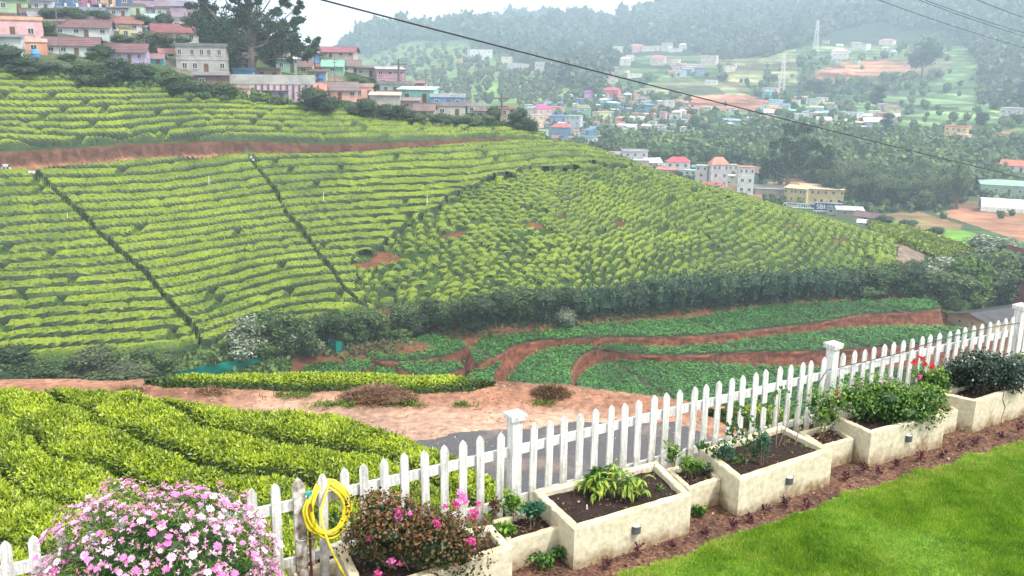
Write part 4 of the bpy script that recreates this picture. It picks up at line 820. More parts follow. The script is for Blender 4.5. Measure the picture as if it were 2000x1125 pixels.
for i, (px, py, w_, h_, k) in enumerate(VT):
    q, _ = march(hill, px, py, 95, 480); q = q[0]; m = np.linalg.norm(q-EYE)/F_PX*1.04; sh = 'dark green' if k < 3 else 'mid green' if k < 6 else 'olive'
    near = min(V, key=lambda v: abs(v[0]-px)+abs(v[1]-py)*1.5)[9]; near = ' '.join(near.split()[:7])
    for t_ in (' with', ' at', ' and', ' below', ' of', ' the', ' left', ' right', ' in', ' on', ' under', ' near', ' above', ' a', ' beside', ' just', ' up', ' upper'):
        if near.endswith(t_): near = near[:-len(t_)]
    tree(q-np.array([0, 0, .5]), h_*m*(.82 if py < 185 else .92), w_*m*(.98 if py < 185 else 1.1), T_bush[k], f'{sh} bush next to the {near}', 'bushes and trees among the village houses', 'bush', 'village_bush', seed=i)
# ---------------------------------------------------------------- two airy tall trees
mid_bark = plain('eucalyptus_bark', (.17, .135, .12), .9, .35, 1.0)
def airy(px, py, lobes, seed, mat, surf, lab, trunk_r, n=260, leaf=1.0):
    q, _ = march(surf, px, py, 95, 700); q = q[0]; dist = np.linalg.norm(q-EYE); s_ = dist/F_PX; rg = np.random.default_rng(seed); rz = -math.atan2(q[0], q[1])
    o = empty('tall_tree', q, rz); tag(o, lab, 'tree'); tm = MB(); H = max(py-l[1] for l in lobes)*s_
    z = np.linspace(-1, H*.72, 8); sp = np.stack([np.cumsum(rg.normal(0, .12, 8)), rg.normal(0, .1, 8), z], 1); tm.tube(sp, trunk_r*np.linspace(1, .3, 8), 8); mb = MB()
    for lx, ly, r_ in lobes:
        c = np.array([(lx-px)*s_, rg.uniform(-.6, .6)*r_*s_*2, (py-ly)*s_]); R = r_*s_; zb = min(max(c[2]*.55, H*.2), H*.7); b = np.array([np.interp(zb, z, sp[:, 0]), 0, zb]); mid = (b+c)/2+np.array([0, 0, -.06*H])+rg.normal(0, .02*H, 3)
        tm.tube([b, mid, c], np.array([.28, .16, .06])*trunk_r, 5)
        k = max(5, int(12*(r_/25)**2)); cc = c+rg.normal(size=(k, 3))*R*np.array([.5, .5, .42])
        for c2 in cc:
            if rg.random() < .5: tm.tube([c, (c+c2)/2+rg.normal(0, .2, 3), c2], np.array([.07, .05, .03])*trunk_r, 3, cap=False)
            m = int(n*rg.uniform(.4, 1.2)/4); P = c2+rg.normal(size=(m, 3))*R*.20*np.array([1, 1, .75]); N = rg.normal(size=(m, 3)); N /= np.linalg.norm(N, axis=1)[:, None]
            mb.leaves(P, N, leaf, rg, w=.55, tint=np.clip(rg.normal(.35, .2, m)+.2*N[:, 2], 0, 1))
    tm.obj('trunk', mid_bark, o); mb.obj('crown', mat, o); return o
airy(493, 151, [(400,60,26),(430,78,30),(462,92,28),(500,88,34),(540,88,28),(572,98,20),(425,45,26),(450,60,26),(478,50,20),(505,52,26),(535,62,24),(562,74,18),(415,112,20),(455,118,22),(530,110,20),(595,104,14),(408,10,20),(440,-8,24),(476,8,24),(480,30,16),(512,-12,24),(545,-6,18),(556,18,14),(572,44,14),(590,-4,8),(582,22,7),(420,28,14),(540,36,12),(392,30,10),(470,-40,26),(520,-48,24),(498,20,12),(560,56,16),(610,88,10)], 3, G_dark, hill, 'very tall dark eucalyptus rising out of the village against the sky', 1.35, 760, .66)
airy(1536, 378, [(1512,342,18),(1545,335,22),(1580,338,18),(1500,322,14),(1530,312,20),(1562,308,22),(1595,318,15),(1515,290,16),(1545,282,20),(1578,288,16),(1530,264,14),(1555,258,14),(1600,300,10),(1490,340,9),(1608,338,9)], 4, G_dark, far, 'broad spreading tree standing behind the yellow building', 1.1, 800, 1.0)
for px, py, w_, h_, lab in [(1915, 246, 14, 26, 'pointed dark conifer below the bright green field'), (1730, 256, 14, 36, 'dark pointed tree at the right end of the far white houses'), (1712, 210, 16, 44, 'tall narrow tree on the terraces above the far houses'), (1600, 186, 16, 30, 'dark cypress behind the cluster of coloured houses'), (1578, 188, 12, 34, 'cypress left of its darker twin above the coloured houses'), (1620, 290, 18, 30, 'dark cone-shaped tree in the valley wood'), (1868, 408, 30, 74, 'tall dark tree above the ploughed field'), (1892, 330, 28, 36, 'dense dark tree on the green slope at right'), (1745, 402, 30, 40, 'rounded tree at the edge of the brown field'), (1800, 152, 44, 60, 'tall dark clump of trees on the upper terraces'), (1355, 266, 26, 38, 'light green poplar-like tree below the town'), (1628, 395, 40, 60, 'bushy tree right of the broad spreading tree')]:
    q, _ = march(far, px, py, 186, 2300, 700); q = q[0]; m = np.linalg.norm(q-EYE)/F_PX*1.03; tm = T_cyp[px % 2] if w_ < 20 else T_round[px % 8]
    tree(q-np.array([0, 0, .5]), h_*m/(2.0 if w_ < 20 else 1), w_*m*(3.0 if w_ < 20 else 1.25), tm, lab, None, 'tree', seed=px)
# ================================================================== far town and scattered houses
def fh(px, py, w_, h_, wl, rf, kd, nw, fl, lab, grp=None, **k): return house(px, py, w_, h_, wl, rf, kd, nw, lab, group=grp, floors=fl, surf=far, sink=4, yaw=random.Random(px*3+py).uniform(-.5, .5) if 'yaw' not in k else k.pop('yaw'), tiny=(w_ < 30), name='far_house', **k)
W_ = (225, 225, 222); RED = (220, 70, 90); OR = (225, 140, 110)
TG = 'houses of the far town'
T = [(1063,238,30,24,(225,190,170),(200,50,140),'hip',2,2,'town house with the magenta roof'), (1085,226,26,16,(240,160,160),(230,120,120),'flat',3,1,'salmon house right of the magenta roof in the town'), (1050,250,26,24,(235,200,160),(190,170,160),'flat',2,2,'cream block at the left end of the town'),
 (1153,196,22,14,(190,140,200),(150,60,160),'hip',1,1,'town house with a purple roof'), (1190,192,32,15,(235,110,140),(215,60,95),'hip',2,1,'crimson-roofed house above the town'), (1171,200,18,12,(150,215,140),(160,220,150),'shed',1,1,'lime green roofed house next to the crimson one'),
 (1127,206,18,12,(70,130,200),(80,140,210),'flat',1,1,'small strong blue house high in the town'), (1185,216,20,14,(50,170,185),(60,180,190),'flat',1,1,'teal house in the upper town'), (1135,220,26,13,(220,225,140),(190,190,150),'flat',2,1,'pale yellow house in the middle of the town'),
 (1091,242,30,14,(150,170,210),(50,110,200),'shed',2,1,'town house with a wide blue sheet roof'), (1118,256,28,28,(190,205,210),(170,180,185),'flat',3,3,'tall pale grey block in the middle of the town'), (1094,274,38,24,(90,140,190),(190,90,90),'hip',5,2,'large blue two-storey house with red roof at the foot of the town'),
 (1158,270,18,14,(40,150,190),(50,160,200),'flat',1,1,'bright teal cube at the foot of the town'), (1140,281,36,12,W_,(150,170,190),'flat',4,1,'long white house with blue-grey roof at the foot of the town'), (1058,272,22,16,(225,220,225),(190,190,200),'flat',2,1,'white house tucked behind the tea ridge'),
 (1182,234,24,14,(215,225,150),(200,210,130),'flat',2,1,'lime yellow house with open balcony in the town'), (1143,232,20,20,(150,200,180),(130,180,165),'flat',2,2,'sea green house in the town'), (1212,244,22,12,(225,160,130),(215,140,110),'hip',1,1,'orange-brown house right of the town centre'),
 (1220,256,34,10,(225,225,225),(200,205,210),'shed',2,1,'low white house with pale sheet roof right of the town centre'), (1293,240,12,20,(225,170,175),(220,160,165),'flat',1,3,'narrow tall pink house at the right of the town'), (1307,216,20,18,(215,210,185),(190,200,195),'flat',1,2,'cream house with flat slab roof at the right of the town'),
 (1262,216,34,10,(80,140,190),(70,150,200),'shed',2,1,'blue sheet-roofed house right of the town centre'), (1205,220,14,16,(110,160,215),(120,170,220),'flat',1,2,'light blue narrow house in the upper town'), (1347,224,34,11,(230,205,190),(225,190,180),'flat',5,1,'pale row building with columns beside the red field'), (1330,206,18,8,(235,215,205),(230,180,170),'flat',1,1,'tiny house at the edge of the red field'),
 (1270,234,22,10,(235,175,175),(220,150,150),'shed',1,1,'pinkish low house in the lower town')]
WG = 'white houses below the tea hill'
T2 = [(1240,322,46,24,(200,202,205),(180,180,185),'flat',3,2,'grey two-storey building with dark windows just beyond the tea crest'), (1190,300,24,14,(225,150,135),(215,140,120),'flat',2,1,'small coral house above the tin roofs'), (1212,312,50,10,(170,165,170),(150,140,150),'shed',3,1,'low tin-roofed sheds left of the grey building'),
 (1300,346,36,14,(235,190,190),(230,120,130),'shed',2,1,'pink-roofed low house left of the red-roofed white house'), (1322,346,42,28,W_,RED,'hip',3,2,'white two-storey house with crimson roof just behind the tea crest'), (1346,354,24,20,(215,220,222),(190,195,195),'flat',2,2,'plain white flat-roofed house right of the crimson roof'),
 (1368,362,22,36,(222,215,215),(200,195,190),'flat',2,3,'tall whitish house with a roof terrace'), (1404,366,32,42,(215,212,215),OR,'hip',3,3,'three-storey white house with orange roof on stilts'), (1385,372,40,10,(225,190,185),(190,90,100),'shed',0,1,'low dusty rose annexe in front of the tall white houses'),
 (1430,346,20,22,(205,200,198),(180,175,175),'flat',2,2,'unfinished grey-white frame building'), (1455,380,28,50,W_,(225,120,115),'flat',3,3,'tall white house with balconies at the crest of the tea hill'), (1472,320,52,24,(228,228,228),(225,60,90),'hip',3,2,'white house with bright red roof above the other white houses'), (1490,322,18,18,(220,110,125),(225,140,140),'flat',2,2,'rosy red house next to the bright red roof'),
 (1505,382,56,12,(170,168,160),(160,160,155),'shed',0,1,'low grey concrete shed right of the tall white house'), (1552,396,40,26,(225,200,130),(235,205,150),'shed',5,2,'left wing of the yellow building behind the tea crest'), (1605,400,72,28,(226,198,130),(228,200,160),'shed',6,2,'long yellow building with arched windows behind the billboards'),
 (1690,376,15,14,(70,150,215),(80,165,230),'flat',1,1,'small bright blue hut beside the bare red ground'), (1660,424,46,12,(170,160,155),(185,185,185),'shed',2,1,'low house with grey sheet roof at the tail of the tea hill'), (1690,432,44,14,(200,190,160),(130,95,95),'gable',1,1,'brown-roofed house at the tail of the tea hill'), (1682,440,14,10,(235,235,240),(235,235,240),'gable',1,1,'tiny white hut behind the tea bushes'), (1630,420,30,12,(190,190,185),(170,170,170),'flat',2,1,'low grey building under the big billboard')]
SG = 'scattered houses on the far hillsides'
T3 = [(940,117,42,18,W_,(215,200,200),'flat',4,2,'white building alone on the grassy far hill'), (990,128,20,16,(235,215,180),(225,190,160),'flat',1,2,'cream house on the far hill left of the town'), (1008,142,30,16,(190,195,200),(180,185,190),'flat',2,2,'grey house under the cream one on the far hill'), (1020,140,24,12,(225,205,195),(220,190,180),'shed',2,1,'pale house right of the grey one on the far hill'), (1062,146,36,22,(232,225,215),(225,205,200),'flat',4,2,'large white hotel-like house on the far hill'),
 (1187,156,20,12,(225,180,180),(220,110,110),'hip',1,1,'red-roofed house where the cable passes'), (1192,164,24,9,(235,230,205),(230,225,215),'flat',2,1,'cream house under the cable'), (1240,152,28,8,(230,220,205),(225,215,205),'flat',2,1,'low cream house right of the cable houses'), (1246,102,24,11,(225,180,170),(215,120,110),'hip',2,1,'red-roofed house at the forest edge'), (1266,100,22,9,(230,215,200),(225,200,190),'flat',2,1,'cream house at the forest edge'), (1290,100,30,9,(232,228,215),(220,215,210),'flat',3,1,'long white house at the forest edge'), (1320,102,22,7,W_,W_,'flat',1,1,'small white house at the right end of the forest edge row'),
 (1204,110,16,18,(230,220,210),(220,210,200),'flat',1,2,'tall cream house left of the forest edge row'), (1221,128,20,12,(228,220,205),(225,215,210),'hip',1,1,'small pale house with pyramid roof'), (1283,128,26,14,(235,215,200),(225,110,110),'hip',2,1,'house with coral pyramid roof'), (1322,131,24,7,W_,(235,235,235),'flat',1,1,'white sheet-like roof house'), (1352,136,36,9,(225,220,210),(220,170,170),'shed',3,1,'long low pale house on the upper terraces'), (1383,128,28,18,(228,205,195),(220,180,175),'flat',3,2,'pinkish two-storey house on the upper terraces'), (1425,134,18,10,(225,195,200),(215,180,185),'flat',1,1,'small pink house above the brown terraces'), (1390,166,22,8,W_,(235,235,230),'flat',2,1,'white house alone among the terraces'),
 (1265,184,30,8,(230,222,190),(225,215,205),'flat',3,1,'long cream house above the red field'), (1230,186,12,8,W_,(225,190,190),'hip',1,1,'tiny white house right of the crimson roof'), (1640,116,28,14,(232,222,205),(225,180,185),'hip',3,1,'white house with pink roof below the tall mast'), (1615,117,22,8,(215,215,215),(205,205,205),'flat',3,1,'grey row house left of the pink-roofed house'), (1680,98,22,11,W_,(215,215,220),'flat',2,2,'white house on the highest terraces'), (1730,88,24,8,(235,225,225),(225,130,150),'hip',2,1,'white house with pink roof at the top of the terraces'), (1655,104,12,8,W_,W_,'flat',1,1,'tiny white cube on the high terraces'),
 (1502,190,28,16,(225,205,205),(225,200,195),'flat',3,2,'pale pink block left of the turquoise house'), (1496,194,14,14,(90,205,215),(110,215,220),'shed',1,1,'turquoise hut at the left of the coloured row'), (1512,206,18,10,(120,205,225),(130,215,230),'flat',1,1,'sky blue house under the turquoise hut'), (1565,200,22,9,(230,200,185),(220,170,160),'shed',1,1,'salmon house in the coloured row'), (1590,206,16,12,(150,200,195),(140,195,190),'flat',1,1,'grey-teal house in the coloured row'), (1612,212,32,9,(225,225,110),(215,215,130),'flat',3,1,'lemon yellow house in the coloured row'), (1638,208,12,9,(205,80,175),(200,90,180),'flat',1,1,'magenta house in the coloured row'), (1662,214,12,8,(235,205,120),(230,200,130),'gable',1,1,'small golden house at the end of the coloured row'), (1606,202,20,10,(232,225,220),(220,190,190),'flat',2,2,'white house above the lemon yellow one'),
 (1550,222,46,5,(120,215,200),(125,215,200),'shed',0,1,'long teal sheet roof below the coloured row'), (1605,224,56,4,(140,220,190),(130,215,185),'shed',0,1,'long mint sheet roof below the coloured row'), (1561,238,18,14,(228,222,215),(220,215,210),'flat',1,2,'white house left of the long roofs'), (1655,230,34,8,(225,225,225),(215,215,215),'flat',5,1,'white house with a row of columns'), (1665,248,34,8,(235,190,120),(230,190,140),'shed',3,1,'orange-yellow row house below the coloured row'), (1610,242,24,12,(225,215,220),(222,212,215),'gable',1,1,'white house with wide pale roof'), (1705,248,30,16,(232,215,225),(228,200,210),'gable',1,1,'large house with whitish pink roof'), (1674,256,24,7,W_,W_,'shed',0,1,'white flat shed below the orange-yellow row'), (1735,248,18,10,(215,210,215),(210,205,205),'flat',1,1,'pale house behind the dark pointed tree'),
 (1865,266,36,15,(240,205,130),(225,150,120),'flat',4,2,'yellow house with orange roof on the right hillside'), (1877,272,22,8,(240,210,160),(235,190,160),'flat',1,1,'annexe below the yellow house'), (1985,238,56,20,(222,220,222),(205,200,205),'flat',5,2,'large white house at the right edge'), (1985,336,50,18,(230,225,222),(225,120,90),'gable',4,1,'white house with orange tiled roof at the right edge'), (1500,242,26,14,(222,215,215),(215,180,180),'flat',2,1,'pale house beneath the cable in the valley'), (1470,240,24,8,(150,205,220),(215,160,165),'shed',2,1,'blue and pink house in the valley'), (1432,246,26,10,(140,190,205),(180,200,205),'shed',2,1,'pale blue house in the valley'), (1340,268,26,18,(222,215,215),(215,205,205),'flat',2,2,'white house beside the light green tree'), (1420,282,30,8,(215,210,200),(225,215,210),'flat',2,1,'low white house in the valley wood'), (1280,272,26,6,W_,W_,'shed',1,1,'white roof among the trees below the town')]
for (px, py, w_, h_, wl, rf, kd, nw, fl, lab) in T: fh(px, py, w_, h_, wl, rf, kd, nw, fl, lab, TG)
for (px, py, w_, h_, wl, rf, kd, nw, fl, lab) in T2: fh(px, py, w_, h_, wl, rf, kd, nw, fl, lab, WG, yaw=.12 if w_ > 44 else random.Random(px).uniform(-.45, .5))
for (px, py, w_, h_, wl, rf, kd, nw, fl, lab) in T3: fh(px, py, w_, h_, wl, rf, kd, nw, fl, lab, SG)
rr = random.Random(44); palette = [('white', (226,224,220)), ('cream', (226,214,188)), ('pale blue', (170,195,215)), ('pink', (226,185,185)), ('pale yellow', (222,216,160)), ('grey', (190,190,190)), ('light green', (185,210,185)), ('tan', (205,180,155)), ('blue', (110,150,200))]
roofs = [('rust', (190,110,95)), ('grey', (165,165,170)), ('pale', (215,212,208)), ('brown', (150,120,112)), ('blue', (110,150,195)), ('white', (228,228,228))]
placed = [(a[0], a[1]) for a in T+T2+T3]
def fill(poly, n, wr, grp, where, md=11):
    xs = [p[0] for p in poly]; ys = [p[1] for p in poly]; c = 0; t = 0
    while c < n and t < n*60:
        t += 1; px, py = rr.uniform(min(xs), max(xs)), rr.uniform(min(ys), max(ys))
        if not inpoly(np.array([px]), np.array([py]), poly)[0] or any(abs(px-a)+abs(py-b)*1.8 < md for a, b in placed): continue
        placed.append((px, py)); w_ = rr.uniform(*wr); cn, cc = rr.choice(palette[:2]*2+palette); rn, rc = rr.choice(roofs); kd = rr.choice(['flat', 'flat', 'shed', 'hip', 'gable']); fl = rr.choice([1, 1, 2])
        near = min(T+T2+T3, key=lambda a: abs(a[0]-px)+abs(a[1]-py))[9]
        fh(px, py, w_, w_*rr.uniform(.42, .6)*(1 if fl == 1 else 1.3), cc, rc, kd, rr.choice([1, 2]), fl, f'small {cn} {"two-storey " if fl > 1 else ""}house with {rn} roof {where}', grp, ); c += 1
fill([(1030,212),(1100,188),(1215,185),(1330,205),(1372,238),(1330,268),(1240,262),(1180,284),(1080,278),(1040,250)], 150, (9, 17), TG, 'packed in the far town', 7)
fill([(1370,215),(1530,200),(1760,205),(1760,262),(1450,255),(1370,250)], 40, (12, 22), SG, 'strung along the valley side')
fill([(1170,90),(1340,95),(1440,120),(1430,140),(1180,165)], 20, (12, 20), SG, 'below the forest edge')
fill([(1560,80),(1760,80),(1740,125),(1560,140)], 7, (10, 16), SG, 'on the high terraces')
fill([(1230,318),(1300,330),(1470,345),(1480,375),(1400,365),(1250,335)], 10, (20, 32), WG, 'behind the tea crest', 20)
# greenhouse, pale green bungalow, sheds and roofs at the right edge
def at(px, py, surf=comb, d0=95, d1=700): q, _ = march(surf, px, py, d0, d1, 700); q = q[0]; return q, np.linalg.norm(q-EYE)/F_PX*1.03
q, s_ = at(1970, 416); o = empty('greenhouse', q, -math.atan2(q[0], q[1])+.15); tag(o, 'long whitish polytunnel greenhouse behind the ploughed red field', 'greenhouse'); W = 84*s_; R = 20*s_
poly_m = plain('greenhouse_sheet', (.52, .52, .48), .5, .25, 1.5)
mb = MB(); a = np.linspace(0, PI, 11); n = 9
for i in range(n-1):
    x0, x1 = -W/2+W*i/(n-1), -W/2+W*(i+1)/(n-1); ring = lambda x: np.stack([0*a+x, 5+5*np.cos(a), R*np.sin(a)**.8], 1); mbp = MB(); mbp.add(np.vstack([ring(x0+.05), ring(x1-.05)]), [[k, k+11, k+12, k+1] for k in range(10)]); mbp.obj('cover_panel', poly_m, o)
mb.tube([(-W/2, 5, R), (W/2, 5, R)], .12, 5)
for i in range(n): x0 = -W/2+W*i/(n-1); mb.tube(np.stack([0*a+x0, 5+5.06*np.cos(a), (R+.06)*np.sin(a)**.8], 1), .1, 4)
mb.obj('frame', wht, o)
q, s_ = at(1968, 386); o = house(1968, 386, 84, 20, (150, 190, 165), (150, 195, 165), 'hip', 5, 'pale green bungalow with open veranda at the right edge', group=None, surf=far, yaw=.1); mb = MB(); mb.box((0, -3, .3), (100*s_, .25, 1.4)); mb.obj('yard_wall', wallm((225, 225, 215)), o)
o = house(1975, 548, 62, 52, (190, 175, 165), (120, 72, 66), 'gable', 2, 'house with dark red tiled roof at the right edge among bushes', surf=comb, yaw=-.75, deep=.6, roofshare=.75)
o = house(2010, 545, 44, 22, (225, 222, 220), (225, 222, 220), 'shed', 0, 'white sheet-roofed lean-to beside the dark red tiled roof', surf=comb, yaw=-.3)
o = house(2010, 612, 50, 46, (150, 120, 110), (110, 60, 55), 'gable', 1, 'red tiled roof cut by the right edge above the picket fence', surf=comb, yaw=-.4, roofshare=.8)
zr = -21.4; A_r = kpz(1898, 612, zr); B_r = kpz(2000, 598, zr); E1 = kpz(1852, 612, zr-.85); E2 = kpz(1931, 631, zr-.85); ax = (B_r-A_r); ax = ax/np.linalg.norm(ax)*20; cen = (A_r+B_r)/2
o = empty('grey_roofed_shed', (cen[0], cen[1], A_r[2]-4)); tag(o, 'long shed with grey corrugated roof just behind the picket fence', 'shed'); oc = np.array([cen[0], cen[1], A_r[2]-4])
dz = np.array([0, 0, -3.2]); g = [E1+dz, E2+dz, E1, E2, A_r]; g2 = [p+ax for p in g]; V = np.array(g+g2)-oc-[0, 0, .06]; mb = MB(); mb.add(V, [[0, 1, 3, 2], [1, 6, 8, 3], [0, 2, 7, 5]]); mb.add(V, [[2, 3, 4], [7, 9, 8]]); mb.obj('wall', wallm((190, 168, 122)), o)
corr = plain('corrugated_grey_roof', (.075, .075, .082), .7, .3, .8)
for E in (E1, E2):
    out = (E-A_r)*.08; fwd = -ax/20*.7
    for k in range(9):
        t = np.linspace(k/9, (k+1)/9+.004, 15)[:, None]; zc = (.05*np.cos(np.arange(15)*PI)+(.03 if k % 2 else 0))[:, None]*np.array([0, 0, 1.0]); mb = MB()
        top = A_r+[0, 0, .07]+fwd+(ax+.7*ax/20)*t+zc-oc; bot = E+out+fwd+(ax+.7*ax/20)*t+zc-oc; mb.add(np.vstack([bot, top]), [[i, i+1, i+16, i+15] for i in range(14)]); mb.obj('roof_sheet', corr, o)
mb = MB()
for t, z in ((.3, -.9), (.62, -.7), (.5, -1.6)): p = E1+(E2-E1)*t+[0, 0, z]-oc-ax/20*.03; mb.box(p, (.3, .3, .25))
mb.obj('vent_hole', glass_d, o)
# billboards
def signboard(px, py, wpx, hpx, bgc, txts, lab, surf=far, lift=4):
    q, s_ = at(px, py, surf, 186, 700); o = empty('billboard', q, -math.atan2(q[0], q[1])+.08); tag(o, lab, 'billboard'); W, H = wpx*s_, hpx*s_; mb = MB(); mb.box((0, 0, 0), (W, .25, H)); mb.obj('panel', wallm(bgc), o, loc=(0, -7, lift+H/2))
    mb = MB(); 
    for x in (-W*.42, W*.42): mb.box((x, .3, (lift+H)/2-2), (.3, .3, lift+H+4))
    mb.obj('post', frame_w, o, loc=(0, -7, 0)); mb = MB(); mb.box((0, -.14, -H/2+.2), (W, .08, .35)); mb.box((0, -.14, H/2-.12), (W, .08, .2)); mb.obj('border', wht, o, loc=(0, -7, lift+H/2))
    for t, x, z, sz in txts:
        cu = bpy.data.curves.new('lettering', 'FONT'); cu.body = t; cu.size = sz*H; cu.align_x = 'CENTER'; cu.align_y = 'CENTER'; cu.extrude = .02; ob0 = bpy.data.objects.new('lettering', cu); me_ = bpy.data.meshes.new_from_object(ob0); bpy.data.objects.remove(ob0); me_.materials.clear(); me_.materials.append(wht); ob = link('lettering', me_, o); ob.location = (x*W, -7.17, lift+H/2+z*H); ob.rotation_euler = (PI/2, 0, 0)
signboard(1614, 411, 46, 16, (40, 60, 140), [('SBI', -.28, 0, .7), ('LIFE', .0, 0, .5), ('SBI', .3, -.1, .45)], 'dark blue and white billboard in front of the yellow building', lift=.6)
signboard(1560, 404, 56, 9, (60, 100, 125), [('Chappal', -.3, 0, .9), ('HOTEL', .12, 0, .8)], 'long low blue-green signboard left of the dark blue billboard', lift=.6)
# lattice masts
def mast(px, py, top, wpx, lab):
    q, s_ = at(px, py, far, 186, 2300); H = (py-top)*s_; W = wpx*s_; o = empty('lattice_mast', q); tag(o, lab, 'mast', 'lattice masts on the far slopes'); mb = MB(); n = 9
    c = lambda k, t: np.array([(W/2)*(1-t*.8)*(1 if k in (1, 2) else -1), (W/2)*(1-t*.8)*(1 if k in (2, 3) else -1), H*t])
    for k in range(4): mb.tube([c(k, 0), c(k, 1)], .24, 4)
    mb.obj('leg', plain('mast_steel', (.62, .62, .60), .5, .1, 1), o); mb = MB()
    for i in range(n):
        for k in range(4): mb.tube([c(k, i/n), c((k+1) % 4, (i+1)/n)], .14, 3, cap=False); mb.tube([c(k, (i+1)/n), c((k+1) % 4, (i+1)/n)], .14, 3, cap=False)
    mb.obj('bracing', bpy.data.materials['mast_steel'], o)
    for t in (.7, .82, .94): mb = MB(); mb.box((0, 0, H*t), (W*1.6*(1.2-t*.6), .4, .4)); mb.obj('crossarm', bpy.data.materials['mast_steel'], o)
mast(1592, 103, 48, 9, 'tall pale lattice mast on the high terraces'); mast(1525, 190, 116, 11, 'pale lattice mast rising above the coloured houses')
# overhead cables
cab_m = plain('cable_rubber', (.03, .03, .032), .6, .1, 1)
def cable(pts, r, lab):
    p = np.array([pdist(a, b, d) for a, b, d in pts]); t = np.linspace(0, 1, 40); tt = np.linspace(0, 1, len(p)); P = np.stack([np.interp(t, tt, p[:, k]) for k in range(3)], 1); mb = MB(); mb.tube(P, r, 5)
    tag(mb.obj('power_cable', cab_m), lab, 'cable', 'overhead cables crossing the view')
def arc(a, b, d0, d1, sag, n=12): return [(a[0]+(b[0]-a[0])*t, a[1]+(b[1]-a[1])*t+sag*4*t*(1-t), 1/((1-t)/d0+t/d1)) for t in np.linspace(0, 1, n)]
cable(arc((600, -8), (2040, 358), 16, 44, 4), .016, 'long dark cable sagging across the view from the top to the right edge')
cable(arc((1690, -10), (2040, 104), 24, 40, 5), .008, 'thin cable lowest of the three at the top right corner'); cable(arc((1775, -8), (2040, 82), 24, 38, 4), .008, 'thin cable middle of the group at the top right corner'); cable(arc((1785, -8), (2040, 76), 24.4, 38.4, 3), .008, 'thin cable running close above the middle one at the top right'); cable(arc((1890, -8), (2040, 48), 24, 34, 2), .009, 'short thin cable nearest the top right corner')
# ================================================================== near ground beyond the fence: bank, road, dirt, near tea
tips = [(4,1059),(60,1047),(120,1034),(177,1022),(232,1010),(286,998),(339,987),(391,976),(442,965),(491,954),(536,944),(582,934),(627,925),(671,914),(711,904),(752,895),(791,886),(832,877),(868.6,868),(904.6,860),(940,852),(975,844),(1007,836.5),
 (1041.6,827),(1073.6,820),(1104,813),(1134,806),(1164,799),(1194,792.6),(1223,786),(1250,780),(1278,773),(1304,767),(1330,761),(1356,755),(1381,749),(1406,744),(1430,738),(1454,733),(1478,727),(1500,722),(1523,717),(1545,712),(1566.5,707.5),(1588,703),(1608,698.5),(1628,694),
 (1649,689.6),(1669,685),(1689,681),(1709,677),(1728,672),(1747,668),(1766,664),(1784,661),(1803,657),(1820,653),(1838,650),(1855,646),(1871,643),(1887,639),(1903,635.6),(1918,632),(1934,629),(1949,625),(1964,622),(1979,619),(1994,616)]
TZ = 1.3
TP = pz(*np.array(tips, float).T, TZ)
FA0, FB0 = TP[0, :2].copy(), TP[-1, :2].copy(); fd = (FB0-FA0)/np.linalg.norm(FB0-FA0); fn = np.array([-fd[1], fd[0]])      # fn points away from the garden
FANG = math.atan2(fd[1], fd[0]); FLEN = np.linalg.norm(FB0-FA0)
def fcoord(x, y): return (x-FA0[0])*fd[0]+(y-FA0[1])*fd[1], (x-FA0[0])*fn[0]+(y-FA0[1])*fn[1]
GZ = -3.0
edge_px = [(-200, 757), (0, 754), (200, 752), (400, 748), (600, 741), (800, 746), (960, 756), (1120, 764), (1250, 780), (1400, 803), (1600, 838), (1800, 878), (2100, 940)]
EP = pz(*np.array(edge_px, float).T, GZ)[:, :2]
def near(x, y):
    s_, t = fcoord(x, y); z = -.06+(GZ+.06)*sstep(.05, 2.0, t)
    ye = np.interp(x, EP[:, 0], EP[:, 1]); over = y-ye; d = dline(x, y, EP.tolist()); d = np.where(over > 0, d, -d)
    z = z+np.where(d > .5, -(d-.5)*1.15, 0)+.05*vnoise(x*.9, y*.9, 41)*sstep(.5, 3, t)+.12*sstep(-1.6, -.3, d)*(1-sstep(-.3, .2, d))
    return z
ngx, ngy = np.meshgrid(np.arange(-22, 26, .14), np.arange(4, 44, .14), indexing='ij'); s_, t_ = fcoord(ngx, ngy)
Zn = near(ngx, ngy); npx, npy = proj(np.stack([ngx, ngy, Zn], -1)); n_, m_ = ngx.shape
okc = (t_[:-1, :-1] > -.05) & (Zn[:-1, :-1] > -24); ii, jj = np.nonzero(okc); q_ = lambda i, j: i*m_+j
def submesh(name, ii, jj, dz, mat, col=None, kind='structure', X=ngx, Y=ngy, Z=Zn, m=None):
    m = X.shape[1]; F = np.stack([ii*m+jj, (ii+1)*m+jj, (ii+1)*m+jj+1, ii*m+jj+1], -1); u, inv = np.unique(F, return_inverse=True)
    V = np.stack([X, Y, Z+dz], -1).reshape(-1, 3)[u]; mb = MB(); mb.add(V, inv.reshape(F.shape)); me = mb.mesh(name, mat, True)
    if col is not None:
        at_ = me.attributes.new('cover', 'FLOAT_COLOR', 'POINT'); cc = col.reshape(-1, 3)[u]; at_.data.foreach_set('color', np.concatenate([cc, np.ones((len(cc), 1))], 1).astype(np.float32).ravel())
    return tag(link(name, me), kind=kind)
nz1 = fbm(ngx*.35, ngy*.9, 42, 3); nz2 = fbm(ngx*1.3, ngy*1.3, 43, 3); dE = dline(ngx, ngy, EP.tolist())
c = np.broadcast_to(np.array([.35, .225, .17]), ngx.shape+(3,)).copy(); k = sstep(2.6, .8, dE+.5*nz1)[..., None]*.9; c = c*(1-k)+np.array([.25, .125, .083])*k
c *= (1+.14*nz1+.1*nz2)[..., None]
